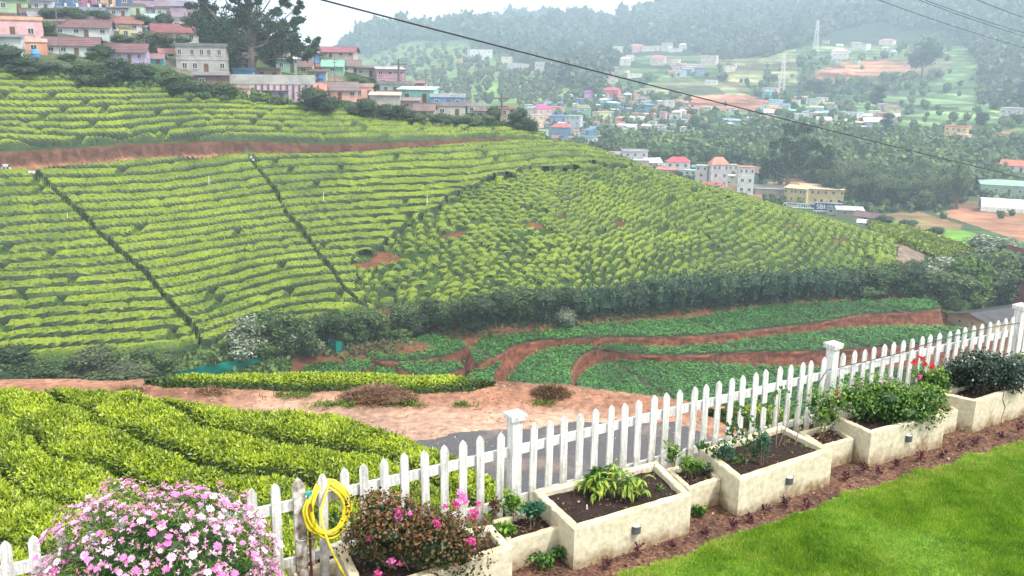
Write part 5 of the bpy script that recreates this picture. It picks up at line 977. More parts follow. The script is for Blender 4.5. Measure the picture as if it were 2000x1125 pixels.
g_ = (sstep(.35, .75, vnoise(ngx*1.1, ngy*1.1, 48))*sstep(.2, .5, vnoise(ngx*.35, ngy*.35, 49)))[..., None]*.7; c = c*(1-g_)+np.array([.13, .17, .04])*g_
g_ = (sstep(2.2, 1.2, t_) | (dE*0 > 1) if False else sstep(2.6, 1.6, t_))[..., None]; c = c*(1-g_)+np.array([.05, .08, .025])*g_
ye_ = np.interp(ngx, EP[:, 0], EP[:, 1]); g_ = sstep(.3, 1.2, (ngy-ye_))[..., None]; c = c*(1-g_)+np.array([.10, .09, .04])*g_
near_m = covermat('near_dirt', 5.0, .04)
submesh('dirt_ground', ii, jj, 0, near_m, c)
road_poly = [(500, 905), (760, 878), (850, 866), (900, 850), (960, 840), (1040, 836), (1150, 829), (1220, 817), (1290, 823), (1345, 842), (1400, 868), (1450, 900), (1500, 960), (1500, 1150), (800, 1200)]
rp = pz(*np.array(road_poly, float).T, GZ)[:, :2]; qx, qy = np.meshgrid(np.arange(-3, 10, .05), np.arange(9, 21, .05), indexing='ij'); qz = near(qx, qy); _, qt = fcoord(qx, qy)
rm = inpoly(qx+.3*fbm(qx*.5, qy*1.2, 42, 4), qy+.35*fbm(qx*.5, qy*1.2, 45, 5), rp.tolist())[:-1, :-1] & (qt[:-1, :-1] > 1.7); i2, j2 = np.nonzero(rm)
asp = NT('asphalt'); a1 = asp.noise(40, 3); a2 = asp.noise(.9, 5); asp.col(asp.mix(asp.ramp(a2, [(.52, 0.0), (.75, .55)]), asp.ramp(a1, [(.3, (.045, .045, .052)), (.7, (.125, .12, .125))]), (.36, .24, .19))); asp.rough(.9); asp.bump(a1, .5, .01)
submesh('road', i2, j2, .012, asp.m, None, 'structure', qx, qy, qz)
# dry heaps, weeds on the dirt
straw = leafmat('dry_brush', (.07, .035, .02), (.19, .10, .06), (.36, .24, .15), trans=0, nscale=2)
def heap(px, py, wpx, hpx, lab, n=4200):
    q = pz(px, py, GZ); s_ = np.linalg.norm(q-EYE)/F_PX; W, H = wpx*s_/2, hpx*s_*.72; rg = np.random.default_rng(int(px)); mb = MB(); blob(mb, (0, 0, H*.15), (W*.8, W*.45, H*.5), rg, 12, 6, .3, .15)
    a = rg.uniform(0, 2*PI, n); r = np.sqrt(rg.random(n)); P = np.stack([W*r*np.cos(a), W*.55*r*np.sin(a), H*(1-r**2)*.85*rg.uniform(.75, 1.1, n)], 1); mb.leaves(P, np.array([0, 0, 1.0]), .15, rg, w=.10, flat=.6, droop=.3)
    k = rg.random(n) < .06; o = mb.obj('brush_heap', straw, None, False, q); tag(o, lab, 'brush heap', 'heaps of dry brush beside the road')
heap(738, 780, 150, 40, 'large heap of dry brown brush beside the road'); heap(1076, 776, 92, 34, 'round heap of dry twigs at the edge above the potato field'); heap(415, 772, 72, 20, 'low heap of dry brush left of the large heap', 900); heap(258, 768, 70, 16, 'small dry heap at the corner of the near tea field', 900); heap(1585, 742, 1, 1, '', 10) if False else None
rg = np.random.default_rng(31); P = []
for px, py, w_, h_, n in [(660, 790, 60, 8, 60), (905, 790, 20, 4, 20), (1060, 787, 26, 5, 30), (1185, 788, 22, 5, 26), (790, 789, 40, 6, 40), (560, 772, 60, 5, 40), (1230, 790, 30, 8, 20)]:
    a = pz(px+rg.normal(0, w_/2, n), py+rg.normal(0, h_/2, n), GZ+.03); P.append(a)
P = np.vstack(P); P = np.repeat(P, 14, 0)+rg.normal(0, .05, (len(P)*14, 3))*[1, 1, .1]; mb = MB(); mb.leaves(P, np.array([0, 0, 1.0]), .1, rg, w=.2, flat=.2, droop=-.3); tag(mb.obj('weeds', G_bright), 'weeds on the dirt', kind='stuff')
rg = np.random.default_rng(34); P = pz(rg.uniform(350, 1450, 5200), rg.uniform(748, 900, 5200), GZ); m = (fcoord(P[:, 0], P[:, 1])[1] > 2); P = P[m]; P[:, 2] = near(P[:, 0], P[:, 1])+.012; k = rg.random(len(P)) < np.clip(.35+.6*vnoise(P[:, 0]*.8, P[:, 1]*.8, 99), .05, 1); P = P[k]
mb = MB(); mb.leaves(P, np.array([0, 0, 1.0]), .055, rg, w=.7, flat=.95, droop=0, rise=.2, tint=rg.random(len(P))); tag(mb.obj('gravel', leafmat('road_grit', (.10, .055, .04), (.30, .19, .14), (.55, .42, .34), trans=0, nscale=1)), 'grit and small stones', kind='stuff')
# ---------------------------------------------------------------- near tea field
near_tea = leafmat('near_tea_leaves', (.010, .030, .006), (.12, .195, .008), (.40, .50, .028), trans=.25, nscale=.7, rough=.4, spec=.45)
tp = pz(*np.array([(-300, 770), (0, 762), (170, 763), (330, 775), (480, 800), (650, 812), (760, 842), (862, 884), (905, 902), (1012, 962), (1060, 1000), (1060, 1100), (300, 1500), (-700, 1400)], float).T, -2.35)[:, :2]
tx, ty = np.meshgrid(np.arange(-17, 4, .07), np.arange(8.5, 25, .07), indexing='ij'); ts, tt = fcoord(tx, ty)
edge = np.where(inpoly(tx, ty, tp.tolist()), dline(tx, ty, tp.tolist()+[tp[0].tolist()]), 0); edge = np.minimum(edge, (tt-1.3))
g0, g1 = pz(309, 796, -2.3)[:2], pz(675, 899, -2.3)[:2]; gd = (g1-g0)/np.linalg.norm(g1-g0); gn = np.array([-gd[1], gd[0]]); ph = ((tx-g0[0])*gn[0]+(ty-g0[1])*gn[1])/1.3; al = (tx-g0[0])*gd[0]+(ty-g0[1])*gd[1]
ph = ph+.38*vnoise(tx*.35, ty*.35, 61)+.16*vnoise(tx*.9, ty*.9, 62); row = np.floor(ph).astype(int); f = ph-row; dn = np.minimum(f, 1-f)
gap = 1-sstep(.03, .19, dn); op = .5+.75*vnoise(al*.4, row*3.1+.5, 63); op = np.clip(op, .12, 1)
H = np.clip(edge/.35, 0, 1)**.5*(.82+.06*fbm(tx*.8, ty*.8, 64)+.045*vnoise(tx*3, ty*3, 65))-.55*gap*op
H = np.clip(H, 0, 2); Zt2 = near(tx, ty)+H; hm = H > .08
hc2 = H[:-1, :-1] > .08; rows_n = row[:-1, :-1]; mats = near_tea; m2 = tx.shape[1]
gpx, gpy = proj(np.stack([tx, ty, Zt2], -1)); vis = (gpx > -80) & (gpx < 1120) & (gpy < 1190)
rg = np.random.default_rng(17)
for rw in np.unique(rows_n):
    i3, j3 = np.nonzero(hc2 & (rows_n == rw) & vis[:-1, :-1])
    if len(i3) < 60: continue
    F = np.stack([i3*m2+j3, (i3+1)*m2+j3, (i3+1)*m2+j3+1, i3*m2+j3+1], -1); VVn = np.stack([tx, ty, Zt2-.03], -1).reshape(-1, 3); u, inv = np.unique(F, return_inverse=True); V = VVn[u]; base = V.mean(0); base[2] = GZ; mb = MB(); V4 = V[inv.reshape(F.shape)]
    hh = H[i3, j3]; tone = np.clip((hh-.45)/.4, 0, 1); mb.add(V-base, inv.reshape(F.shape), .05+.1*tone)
    k = np.repeat(np.arange(len(F)), 5 if True else 4); b = rg.random((len(k), 2, 1)); A4 = V4[k]; Pn = A4[:, 0]*(1-b[:, 0])*(1-b[:, 1])+A4[:, 1]*b[:, 0]*(1-b[:, 1])+A4[:, 2]*b[:, 0]*b[:, 1]+A4[:, 3]*(1-b[:, 0])*b[:, 1]
    Nn = np.cross(A4[:, 1]-A4[:, 0], A4[:, 3]-A4[:, 0]); Nn /= np.linalg.norm(Nn, axis=1)[:, None]+1e-9; Nn[:, 2] += .6; Nn /= np.linalg.norm(Nn, axis=1)[:, None]
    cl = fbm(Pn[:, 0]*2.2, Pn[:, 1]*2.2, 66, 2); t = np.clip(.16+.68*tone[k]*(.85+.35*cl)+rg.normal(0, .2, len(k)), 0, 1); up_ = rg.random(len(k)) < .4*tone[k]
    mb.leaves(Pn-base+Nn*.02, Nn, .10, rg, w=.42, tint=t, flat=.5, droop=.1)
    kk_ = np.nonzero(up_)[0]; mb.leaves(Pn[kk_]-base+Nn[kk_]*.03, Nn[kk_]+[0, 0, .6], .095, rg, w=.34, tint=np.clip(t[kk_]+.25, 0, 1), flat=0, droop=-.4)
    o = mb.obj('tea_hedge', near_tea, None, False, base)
    cxp, cyp = proj(base+[0, 0, .6]); tag(o, None, 'tea hedge', 'wide tea hedges of the near field')
    o['_y'] = float(cyp)
hs = sorted([o for o in C.objects if o.name.startswith('tea_hedge') and '_y' in o], key=lambda o: o['_y'])
for i, o in enumerate(hs): o['label'] = f'{ORD[i]} wide yellow-green tea hedge of the near field, counting from its far edge'; del o['_y']
def small_hedge(pts, wdt, hgt, lab, seed):
    p = pz(*np.array(pts, float).T, GZ+.05); L = np.concatenate([[0], np.cumsum(np.linalg.norm(np.diff(p, axis=0), axis=1))]); n = int(L[-1]/.1); l = np.linspace(0, L[-1], n); P = np.stack([np.interp(l, L, p[:, k]) for k in range(3)], 1); T = np.gradient(P, axis=0); T /= np.linalg.norm(T, axis=1)[:, None]; S = np.stack([-T[:, 1], T[:, 0], 0*l], 1)
    v = np.linspace(-1, 1, 11); prof = (1-np.abs(v)**4)*hgt; w2 = wdt/2*np.clip(np.minimum(l, L[-1]-l)/.6, .15, 1); h2 = np.clip(np.minimum(l, L[-1]-l)/1.2, .25, 1)*(1+.1*vnoise(l*1.5, l*0, seed))
    G = P[:, None]+S[:, None]*(v[None]*w2[:, None])[..., None]; G[..., 2] = near(G[..., 0], G[..., 1])+prof[None]*h2[:, None]; i = np.arange(n-1)[:, None]*11; j = np.arange(10)[None]; F = np.stack([i+j, i+11+j, i+12+j, i+j+1], -1).reshape(-1, 4)
    V = G.reshape(-1, 3); base = V.mean(0); base[2] = GZ; V4 = V[F]; mb = MB(); mb.add(V-base, F, .12); rg = np.random.default_rng(seed); k = np.repeat(np.arange(len(F)), 10); b = rg.random((len(k), 2, 1)); A4 = V4[k]; Pn = A4[:, 0]*(1-b[:, 0])*(1-b[:, 1])+A4[:, 1]*b[:, 0]*(1-b[:, 1])+A4[:, 2]*b[:, 0]*b[:, 1]+A4[:, 3]*(1-b[:, 0])*b[:, 1]
    Nn = np.cross(A4[:, 1]-A4[:, 0], A4[:, 3]-A4[:, 0]); Nn *= np.sign(Nn[:, 2:3]+1e-9); Nn /= np.linalg.norm(Nn, axis=1)[:, None]+1e-9; zt = (Pn[:, 2]-near(Pn[:, 0], Pn[:, 1]))/hgt
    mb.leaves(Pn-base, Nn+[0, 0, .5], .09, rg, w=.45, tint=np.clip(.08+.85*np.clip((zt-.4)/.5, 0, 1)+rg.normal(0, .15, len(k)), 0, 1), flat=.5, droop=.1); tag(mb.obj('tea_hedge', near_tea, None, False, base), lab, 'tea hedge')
small_hedge([(285, 753), (400, 751), (480, 752), (560, 753), (640, 754), (720, 756), (800, 758), (880, 758), (965, 759)], .85, .20, 'narrow yellow-green tea hedge along the rim beyond the road', 71)
small_hedge([(1380, 815), (1430, 822), (1480, 830), (1540, 840), (1600, 850)], .8, .4, 'short bright hedge seen between the pickets near the middle post', 72)
# ================================================================== garden: ground, fence, planters, plants
def ftow(s_, t, z=0): return np.array([FA0[0]+fd[0]*s_+fn[0]*t, FA0[1]+fd[1]*s_+fn[1]*t, z])
gs, gt = np.meshgrid(np.arange(-6, FLEN+14, .06), np.arange(-6.5, .12, .06), indexing='ij'); GX = FA0[0]+fd[0]*gs+fn[0]*gt; GY = FA0[1]+fd[1]*gs+fn[1]*gt
GZ0 = .018*fbm(GX*3, GY*3, 81, 3)-.03
soil_m = NT('bed_soil'); n1 = soil_m.noise(22, 6); n2 = soil_m.noise(2.2, 4); soil_m.col(soil_m.mix(1, soil_m.ramp(n1, [(.3, (.06, .028, .018)), (.5, (.13, .066, .044)), (.72, (.29, .175, .12))]), soil_m.ramp(n2, [(.35, (.6, .6, .62)), (.65, (1.2, 1.15, 1.1))]), 'MULTIPLY')); soil_m.rough(.95); soil_m.bump(n1, .9, .03); soil_m = soil_m.m
m = GX.shape[1]; i4, j4 = np.nonzero(np.ones((GX.shape[0]-1, m-1), bool)); submesh('garden_soil', i4, j4, 0, soil_m, None, 'structure', GX, GY, GZ0)
lb = pz(*np.array([(1130, 1170), (1225, 1122), (1300, 1098), (1400, 1058), (1500, 1024), (1600, 990), (1660, 964), (1740, 944), (1800, 922), (1900, 893), (2000, 863), (2150, 815), (2400, 760), (2600, 1300), (1300, 1500)], float).T, 0)[:, :2]
rg = np.random.default_rng(7)
lm = inpoly(GX+.09*vnoise(GX*4, GY*4, 82), GY+.09*vnoise(GX*4, GY*4, 83), lb.tolist())
lx, ly = np.meshgrid(np.arange(.5, 16, .08), np.arange(4.5, 22, .08), indexing='ij'); lmask = inpoly(lx+.07*vnoise(lx*4, ly*4, 82), ly+.07*vnoise(lx*4, ly*4, 83), lb.tolist()); lz = .01+.012*vnoise(lx*1.2, ly*1.2, 84)
i5, j5 = np.nonzero(lmask[:-1, :-1]); lawn_m = plain('lawn_turf', (.11, .21, .02), .95, .5, 9, obj=False); submesh('lawn', i5, j5, 0, lawn_m, None, 'structure', lx, ly, lz)
N = 480000; a = lb.min(0); b = lb.max(0); P = np.stack([rg.uniform(a[0], min(b[0], 16), N*3), rg.uniform(4.5, min(b[1], 20), N*3), np.zeros(N*3)], 1); px_, py_ = proj(P); m_ = (px_ < 2450) & (px_ > 1100) & (py_ < 1330) & inpoly(P[:, 0]+.08*vnoise(P[:, 0]*4, P[:, 1]*4, 82), P[:, 1]+.08*vnoise(P[:, 0]*4, P[:, 1]*4, 83), lb.tolist()); P = P[m_][:N]
print('grass blades', len(P)); n = len(P); dl = dline(P[:, 0], P[:, 1], lb[:12].tolist()); P[:, 2] = .005; d = np.stack([rg.normal(0, .45, n), rg.normal(0, .45, n), np.ones(n)], 1); d /= np.linalg.norm(d, axis=1)[:, None]; sdv = np.cross(d, rg.normal(size=(n, 3))); sdv /= np.linalg.norm(sdv, axis=1)[:, None]
L = (rg.uniform(.03, .075, n)*(1+.25*vnoise(P[:, 0]*1.5, P[:, 1]*1.5, 85)))[:, None]; wd = .0045; V = np.stack([P-sdv*wd, P+sdv*wd, P+d*L+np.array([0, 0, -.2])*L*rg.random((n, 1))], 1)
dry = sstep(.25, .7, fbm(P[:, 0]*.9, P[:, 1]*.9, 86, 2))*.3+sstep(.5, .05, dl)*.6*sstep(-.2, .4, vnoise(P[:, 0]*1.3, P[:, 1]*1.3, 87)); tint = np.clip(.45+.14*fbm(P[:, 0]*2.5, P[:, 1]*2.5, 88, 2)+.12*vnoise(P[:, 0]*9, P[:, 1]*9, 89)+rg.normal(0, .13, n)+dry*.55*(rg.random(n) < .75), 0, 1)
mb = MB(); mb.add(V.reshape(-1, 3), np.arange(n*3).reshape(-1, 3), tint); grass_m = leafmat('grass_blades', (.03, .10, .006), (.20, .38, .012), (.55, .55, .14), trans=.3, nscale=1.2, rough=.5); tag(mb.obj('grass', grass_m), 'short lawn grass', kind='stuff')
# mulch chips and fallen bits
N = 9000; P = np.stack([rg.uniform(0, FLEN+3, N), rg.uniform(-3.2, -.3, N)], 1); X_ = FA0[0]+fd[0]*P[:, 0]+fn[0]*P[:, 1]; Y_ = FA0[1]+fd[1]*P[:, 0]+fn[1]*P[:, 1]; m_ = ~inpoly(X_, Y_, lb.tolist()); P = np.stack([X_, Y_, 0*X_+.0+.018*fbm(X_*3, Y_*3, 81, 3)-.02], 1)[m_]
chip_m = leafmat('mulch_chips', (.05, .026, .018), (.18, .095, .062), (.48, .36, .27), trans=0, nscale=3); mb = MB(); mb.leaves(P, np.array([0, 0, 1.0]), .05, rg, w=.5, flat=.9, droop=.0, tint=np.clip(rg.beta(2, 4, len(P)), 0, 1)); tag(mb.obj('mulch', chip_m), 'mulch chips', kind='stuff')
# ---------------------------------------------------------------- picket fence
fw = NT('fence_paint'); n1 = fw.noise(9, 5, fw.coord()); sp = fw.n('ShaderNodeSeparateXYZ'); fw.l(fw.coord(), sp.inputs[0])
low = fw.math('MULTIPLY', fw.ramp(fw.math('MULTIPLY_ADD', sp.outputs[2], -.9) if False else fw.math('SUBTRACT', .95, sp.outputs[2]), [(0, 0.0), (.9, 1.0)]), fw.ramp(n1, [(.36, 0.0), (.58, 1.0)])); fw.col(fw.mix(fw.math('MULTIPLY', low, .75), fw.ramp(fw.noise(30, 4), [(.3, (.58, .58, .55)), (.6, (.76, .76, .75))]), (.30, .29, .19))); _m = fw.n('ShaderNodeMapping'); _m.inputs['Scale'].default_value = (26, 26, 2.2); fw.l(fw.coord(), _m.inputs[0]); _st = fw.noise(1.0, 4, _m.outputs[0])
fw.col(fw.mix(1, fw.mix(fw.math('MULTIPLY', low, .85), fw.ramp(fw.noise(30, 4), [(.3, (.58, .58, .55)), (.6, (.74, .74, .73))]), (.27, .26, .17)), fw.ramp(_st, [(.38, (.66, .66, .62)), (.52, (1, 1, 1))]), 'MULTIPLY')); fw.rough(.55); fw.bump(fw.noise(60, 3), .25, .004); fw = fw.m
old_m = NT('weathered_paint'); n1 = old_m.noise(7, 6); old_m.col(old_m.ramp(n1, [(.35, (.14, .10, .07)), (.45, (.36, .31, .25)), (.56, (.66, .64, .60))])); old_m.rough(.8); old_m.bump(n1, .5, .01); old_m = old_m.m
rust_m = plain('rusty_steel', (.16, .06, .03), .7, .4, 20)
fence = empty('picket_fence', (FA0[0], FA0[1], 0), FANG); tag(fence, 'long white picket fence running from the bottom left corner to the right edge', 'fence')
def picket_mesh(seed, w_=.098, th=.022, H=TZ, mat=None, z0=.06):
    r = random.Random(seed); c = w_/2; tip = w_*.72; pf = [(-c, z0), (c, z0), (c, H-tip), (c*.62, H-tip*.42), (0, H), (-c*.62, H-tip*.42), (-c, H-tip)]
    mb = MB(); n = len(pf); A = [[x+r.uniform(-.001, .001), -th/2, z] for x, z in pf]; B = [[x, th/2, z] for x, z in pf]; V = np.array(A+B)
    me = bpy.data.meshes.new('picket'); bt = []
    for zz in (H-.30, .38): 
        k = len(V); a = np.arange(6)*PI/3; R = np.stack([.009*np.cos(a), 0*a-th/2-.001, .009*np.sin(a)+zz], 1); R2 = R*[.6, 1, 1]+[0, -.006, 0]; R2[:, 2] = (R[:, 2]-zz)*.6+zz; V = np.vstack([V, R, R2]); bt += [[k+i, k+6+i, k+6+(i+1) % 6, k+(i+1) % 6] for i in range(6)]+[[k+6+i for i in range(6)]]
    F = [list(range(n)), list(range(2*n-1, n-1, -1))]+[[i, n+i, n+(i+1) % n, (i+1) % n] for i in range(n)]+bt
    me.from_pydata(V.tolist(), [], F); me.materials.append(mat or fw); me.update(); return me
PK = [picket_mesh(i) for i in range(5)]; r = random.Random(3)
sl_ = [fcoord(p[0], p[1]) for p in TP]
for i, ((s_, t), (px, py)) in enumerate(zip(sl_, tips)):
    if i in (22, 46, 67): continue
    if i == 11: o = link('picket', picket_mesh(50, .125, .05, TZ, old_m, 0), fence, (s_, t, 0)); o['label'] = 'thick weathered picket with peeling paint beside the tap'; continue
    o = link('picket', PK[r.randrange(5)], fence, (s_, t-.0, r.uniform(-.008, .008))); o.rotation_euler = (r.uniform(-.012, .012), r.uniform(-.02, .02), r.uniform(-.06, .06))
dsp = (sl_[66][0]-sl_[60][0])/6; dtp = (sl_[66][1]-sl_[50][1])/(sl_[66][0]-sl_[50][0])
for k in range(1, 16): o = link('picket', PK[k % 5], fence, (sl_[67][0]+dsp*k, sl_[67][1]+dtp*dsp*k, 0))
def dense(a, b, n=2): return np.linspace(a, b, n)
posts = [22, 46, 67]; bounds = [(-6.0, sl_[22][0])]+[(sl_[22][0], sl_[46][0]), (sl_[46][0], sl_[67][0]), (sl_[67][0], sl_[67][0]+dsp*16)]
def toff(s_): return float(np.interp(s_, [a[0] for a in sl_], np.convolve([a[1] for a in sl_], np.ones(5)/5, 'same')*0+[a[1] for a in sl_]))
for a_, b_ in bounds:
    for z_, hgt in ((TZ-.305, .115), (.34, .10)):
        n = 9; ss = np.linspace(a_, b_, n); tf = np.array([sl_[67][1]+dtp*(x-sl_[67][0]) if x > sl_[67][0]-1e-6 else np.polyval(np.polyfit([q[0] for q in sl_], [q[1] for q in sl_], 4), x) if x > 0 else 0*x+sl_[0][1] for x in ss])+.036; mb = MB(); sec = [(-.019, -hgt/2), (.019, -hgt/2), (.019, hgt/2), (-.019, hgt/2)]
        V = np.array([[x, t+dy, z_+dz] for x, t in zip(ss, tf) for dy, dz in sec]); F = [[k*4+j, k*4+(j+1) % 4, k*4+4+(j+1) % 4, k*4+4+j] for k in range(n-1) for j in range(4)]; mb.add(V, F); mb.obj('rail', fw, fence)
for k in posts:
    s_, t = sl_[k]; hp = 1.42; mb = MB(); mb.box((0, 0, hp/2), (.135, .135, hp)); mb.box((0, 0, hp-.01), (.15, .15, .02)); p = mb.obj('post', fw, fence, loc=(s_, t+.02, 0)); mb = MB(); mb.box((0, 0, .0), (.20, .20, .035)); mb.box((0, 0, .035), (.21, .21, .035)); mb.add([[-.105, -.105, .053], [.105, -.105, .053], [.105, .105, .053], [-.105, .105, .053], [0, 0, .10]], [[0, 1, 4], [1, 2, 4], [2, 3, 4], [3, 0, 4]]); mb.obj('cap', fw, p, loc=(0, 0, hp+.015))
# thin black wire along the right section
wp = [(1608, 775, .55), (1610, 740, .8), (1616, 722, .95), (1640, 716, .98), (1700, 703, .98), (1760, 690, .98), (1850, 662, 1.08), (1930, 637, 1.18), (2000, 630, 1.1)]
mb = MB(); Wp = np.array([pz(a, b, z) for a, b, z in [(1608, 800, .60), (1610, 770, .82), (1613, 722, 1.1), (1625, 720, 1.1), (1655, 713, 1.1), (1700, 704, 1.1), (1750, 692, 1.1), (1800, 676, 1.16), (1850, 660, 1.2), (1900, 646, 1.22), (1960, 636, 1.2), (2010, 630, 1.16)]]); 
for k in range(len(Wp)):    # keep it just in front of the boards
    s_, t = fcoord(Wp[k, 0], Wp[k, 1]); tb = np.interp(s_, [a[0] for a in sl_], [a[1] for a in sl_]); Wp[k, :2] += fn*(tb-.03-t)
mb.tube(Wp, .006, 5); tag(mb.obj('wire', cab_m), 'thin black wire strung along the right half of the picket fence', 'wire')
# ---------------------------------------------------------------- planters
cem = NT('cream_cement'); P0 = cem.coord(); sp = cem.n('ShaderNodeSeparateXYZ'); cem.l(P0, sp.inputs[0]); n1 = cem.noise(3.2, 6); n2 = cem.noise(14, 5); n3 = cem.noise(.9, 4)
basec = cem.ramp(n2, [(.3, (.46, .41, .29)), (.5, (.58, .525, .38)), (.7, (.66, .61, .47))])
g = cem.math('ADD', cem.math('MULTIPLY', sp.outputs[2], -2.6), cem.math('MULTIPLY', n1, 1.7)); dirt = cem.ramp(g, [(.38, 0.0), (.9, 1.0)]); c1 = cem.mix(cem.math('MULTIPLY', dirt, .9), basec, cem.ramp(n2, [(.35, (.12, .075, .035)), (.65, (.36, .25, .13))]))
blot = cem.ramp(cem.noise(5.5, 5), [(.64, 0.0), (.74, .5)]); c2 = cem.mix(blot, c1, (.20, .17, .10))
gn_ = cem.n('ShaderNodeNewGeometry'); s2 = cem.n('ShaderNodeSeparateXYZ'); cem.l(gn_.outputs['True Normal'], s2.inputs[0]); topm = cem.ramp(s2.outputs[2], [(.7, 0.0), (.9, 1.0)])
c3 = cem.mix(cem.math('MULTIPLY', topm, cem.ramp(n1, [(.4, .1), (.62, .85)])), c2, (.52, .38, .20)); cem.col(c3); cem.rough(.9); cem.bump(n2, .5, .012); cem = cem.m
pot_soil = plain('potting_soil', (.030, .017, .013), .95, .5, 25, .8, obj=False)
lamp_m = plain('lamp_housing', (.09, .095, .10), .45, .15, 8); lamp_t = plain('lamp_glass', (.55, .56, .55), .3, .2, 8)
def planter(cor, zt, thick, lab, name='planter', cat='planter', soil_drop=.07, lamps=(), grp='cream cement planters along the fence', dry=False):
    Q = np.array([pz(px, py, zt) for px, py in cor]); ctr = Q.mean(0); o = empty(name, (ctr[0], ctr[1], 0)); tag(o, lab, cat, grp); q = Q[:, :2]-ctr[:2]     # BL, FL, FR, BR
    def inset(q, d):
        out = []
        for i in range(4):
            e1 = q[i]-q[i-1]; e2 = q[(i+1) % 4]-q[i]; n1 = np.array([-e1[1], e1[0]])/np.linalg.norm(e1); n2 = np.array([-e2[1], e2[0]])/np.linalg.norm(e2); A = np.array([n1, n2]); b = np.array([n1@q[i]+d, n2@q[i]+d]); out.append(np.linalg.solve(A, b))
        return np.array(out)
    ar = sum(q[i][0]*q[(i+1) % 4][1]-q[(i+1) % 4][0]*q[i][1] for i in range(4)); sg = 1 if ar > 0 else -1
    inn = inset(q, sg*thick); n = 4; names = ['side_wall', 'front_wall', 'side_wall', 'back_wall']
    rgp = np.random.default_rng(int(cor[0][0]))
    for i in range(4):       # each wall its own slab, mitred, slightly worn
        a0, b0, a1, b1 = q[i], q[(i+1) % 4], inn[i], inn[(i+1) % 4]; k = 14; mb = MB(); u = np.linspace(0, 1, k+1)[:, None]; O_ = a0+(b0-a0)*u; I_ = a1+(b1-a1)*u; nn = np.array([(b0-a0)[1], -(b0-a0)[0]])/np.linalg.norm(b0-a0)*sg
        wob_ = rgp.normal(0, .0035, (k+1, 4, 3)); wob_[0, :, :2] = 0; wob_[-1, :, :2] = 0
        pr = []
        for (pt, z) in ((O_, -.12), (O_, zt-.014), (O_-nn*.014, zt), (I_+nn*.010, zt), (I_, zt-.012), (I_, .05)): pr.append(np.concatenate([pt, np.full((k+1, 1), z)], 1))
        G = np.array(pr); G[1:5] += rgp.normal(0, .0028, G[1:5].shape)*(np.array([0]+[1]*(k-1)+[0])[None, :, None]); W1 = k+1; F = [[a*W1+j, a*W1+j+1, (a+1)*W1+j+1, (a+1)*W1+j] for a in range(5) for j in range(k)]; mb.add(G, F); mb.obj(names[i], cem, o)
    kx, ky = 26, 20; uu, vv = np.meshgrid(np.linspace(0, 1, kx), np.linspace(0, 1, ky), indexing='ij'); S = (inn[0]*(1-uu[..., None])+inn[3]*uu[..., None])*(1-vv[..., None])+(inn[1]*(1-uu[..., None])+inn[2]*uu[..., None])*vv[..., None]
    wx, wy = S[..., 0]+ctr[0], S[..., 1]+ctr[1]; z = zt-soil_drop+.018*fbm(wx*7, wy*7, 91, 3); mb = MB(); G = np.concatenate([S, z[..., None]], -1); i = np.arange(kx-1)[:, None]*ky; j = np.arange(ky-1)[None]; mb.add(G, np.stack([i+j, i+j+1, i+ky+j+1, i+ky+j], -1).reshape(-1, 4)); mb.obj('soil', pot_soil, o)
    rr_ = np.random.default_rng(5); m_ = 220; a = rr_.random((m_, 2)); P = (inn[0]*(1-a[:, :1])+inn[3]*a[:, :1])*(1-a[:, 1:])+(inn[1]*(1-a[:, :1])+inn[2]*a[:, :1])*a[:, 1:]; P = np.concatenate([P, np.full((m_, 1), zt-soil_drop+.02)], 1); mb = MB(); mb.leaves(P, np.array([0, 0, 1.0]), .035, rr_, w=.6, flat=.9, tint=rr_.beta(1.2, 3, m_)); s = mb.obj('soil_litter', chip_m, o); s['kind'] = 'stuff'
    for fx, fz in lamps:
        p = q[1]+(q[2]-q[1])*fx; e = q[2]-q[1]; an = math.atan2(e[1], e[0]); L_ = link('lamp', None, o, (p[0], p[1], fz), an); a = np.linspace(-PI, 0, 9); R = .062; ring = np.stack([R*np.cos(a), .9*R*np.sin(a)-.004, 0*a], 1); mb = MB(); V = np.vstack([ring+[0, 0, -.05], ring+[0, 0, .045]]); mb.add(V, [[k, k+1, k+10, k+9] for k in range(8)]); mb.add(np.vstack([ring+[0, 0, -.05], [[0, 0, -.05]]]), [[k+1, k, 9] for k in range(8)]); mb.obj('lamp_body', lamp_m, L_, True)
        mb = MB(); mb.add(np.vstack([ring*.92+[0, 0, .040], [[0, 0, .040]]]), [[k, k+1, 9] for k in range(8)]); mb.obj('lamp_lens', lamp_t, L_)
    return o, q+ctr[:2], inn+ctr[:2]
PL = {}
PL[1] = planter([(655,1066),(702,1166),(1001,1068),(962,1024)], .5, .10, 'planter with the reddish pink-flowered shrub, nearest the yellow hose')
PL[2] = planter([(1040,958),(1122,1033),(1351,965),(1283,899)], .5, .10, 'planter with drooping yellow-green leaves, third trough before the lawn corner', lamps=[(.51, .27)])
PL[3] = planter([(1368,877),(1445,937),(1627,878),(1526,829)], .5, .10, 'planter with mostly bare dark soil, thin stems and a creeping vine', lamps=[(.52, .27)])
PL[4] = planter([(1627,812),(1702,845),(1848,808),(1796,768)], .5, .085, 'planter overflowing with fresh green foliage and red flowers', lamps=[(.50, .27)])
PL[5] = planter([(1832,767),(1907,783),(2090,728),(1985,708)], .5, .085, 'cracked planter with the dense dark green shrub at the right edge')
PL[6] = planter([(962,1015),(993,1060),(1098,1028),(1068,985)], .33, .07, 'low planter box between the pink-flowered and the drooping-leaf planters', 'low_planter', grp='low planter boxes between the big ones')
PL[7] = planter([(1300,915),(1345,955),(1408,934),(1375,893)], .33, .07, 'low planter box between the drooping-leaf planter and the bare-soil planter', 'low_planter', grp='low planter boxes between the big ones')
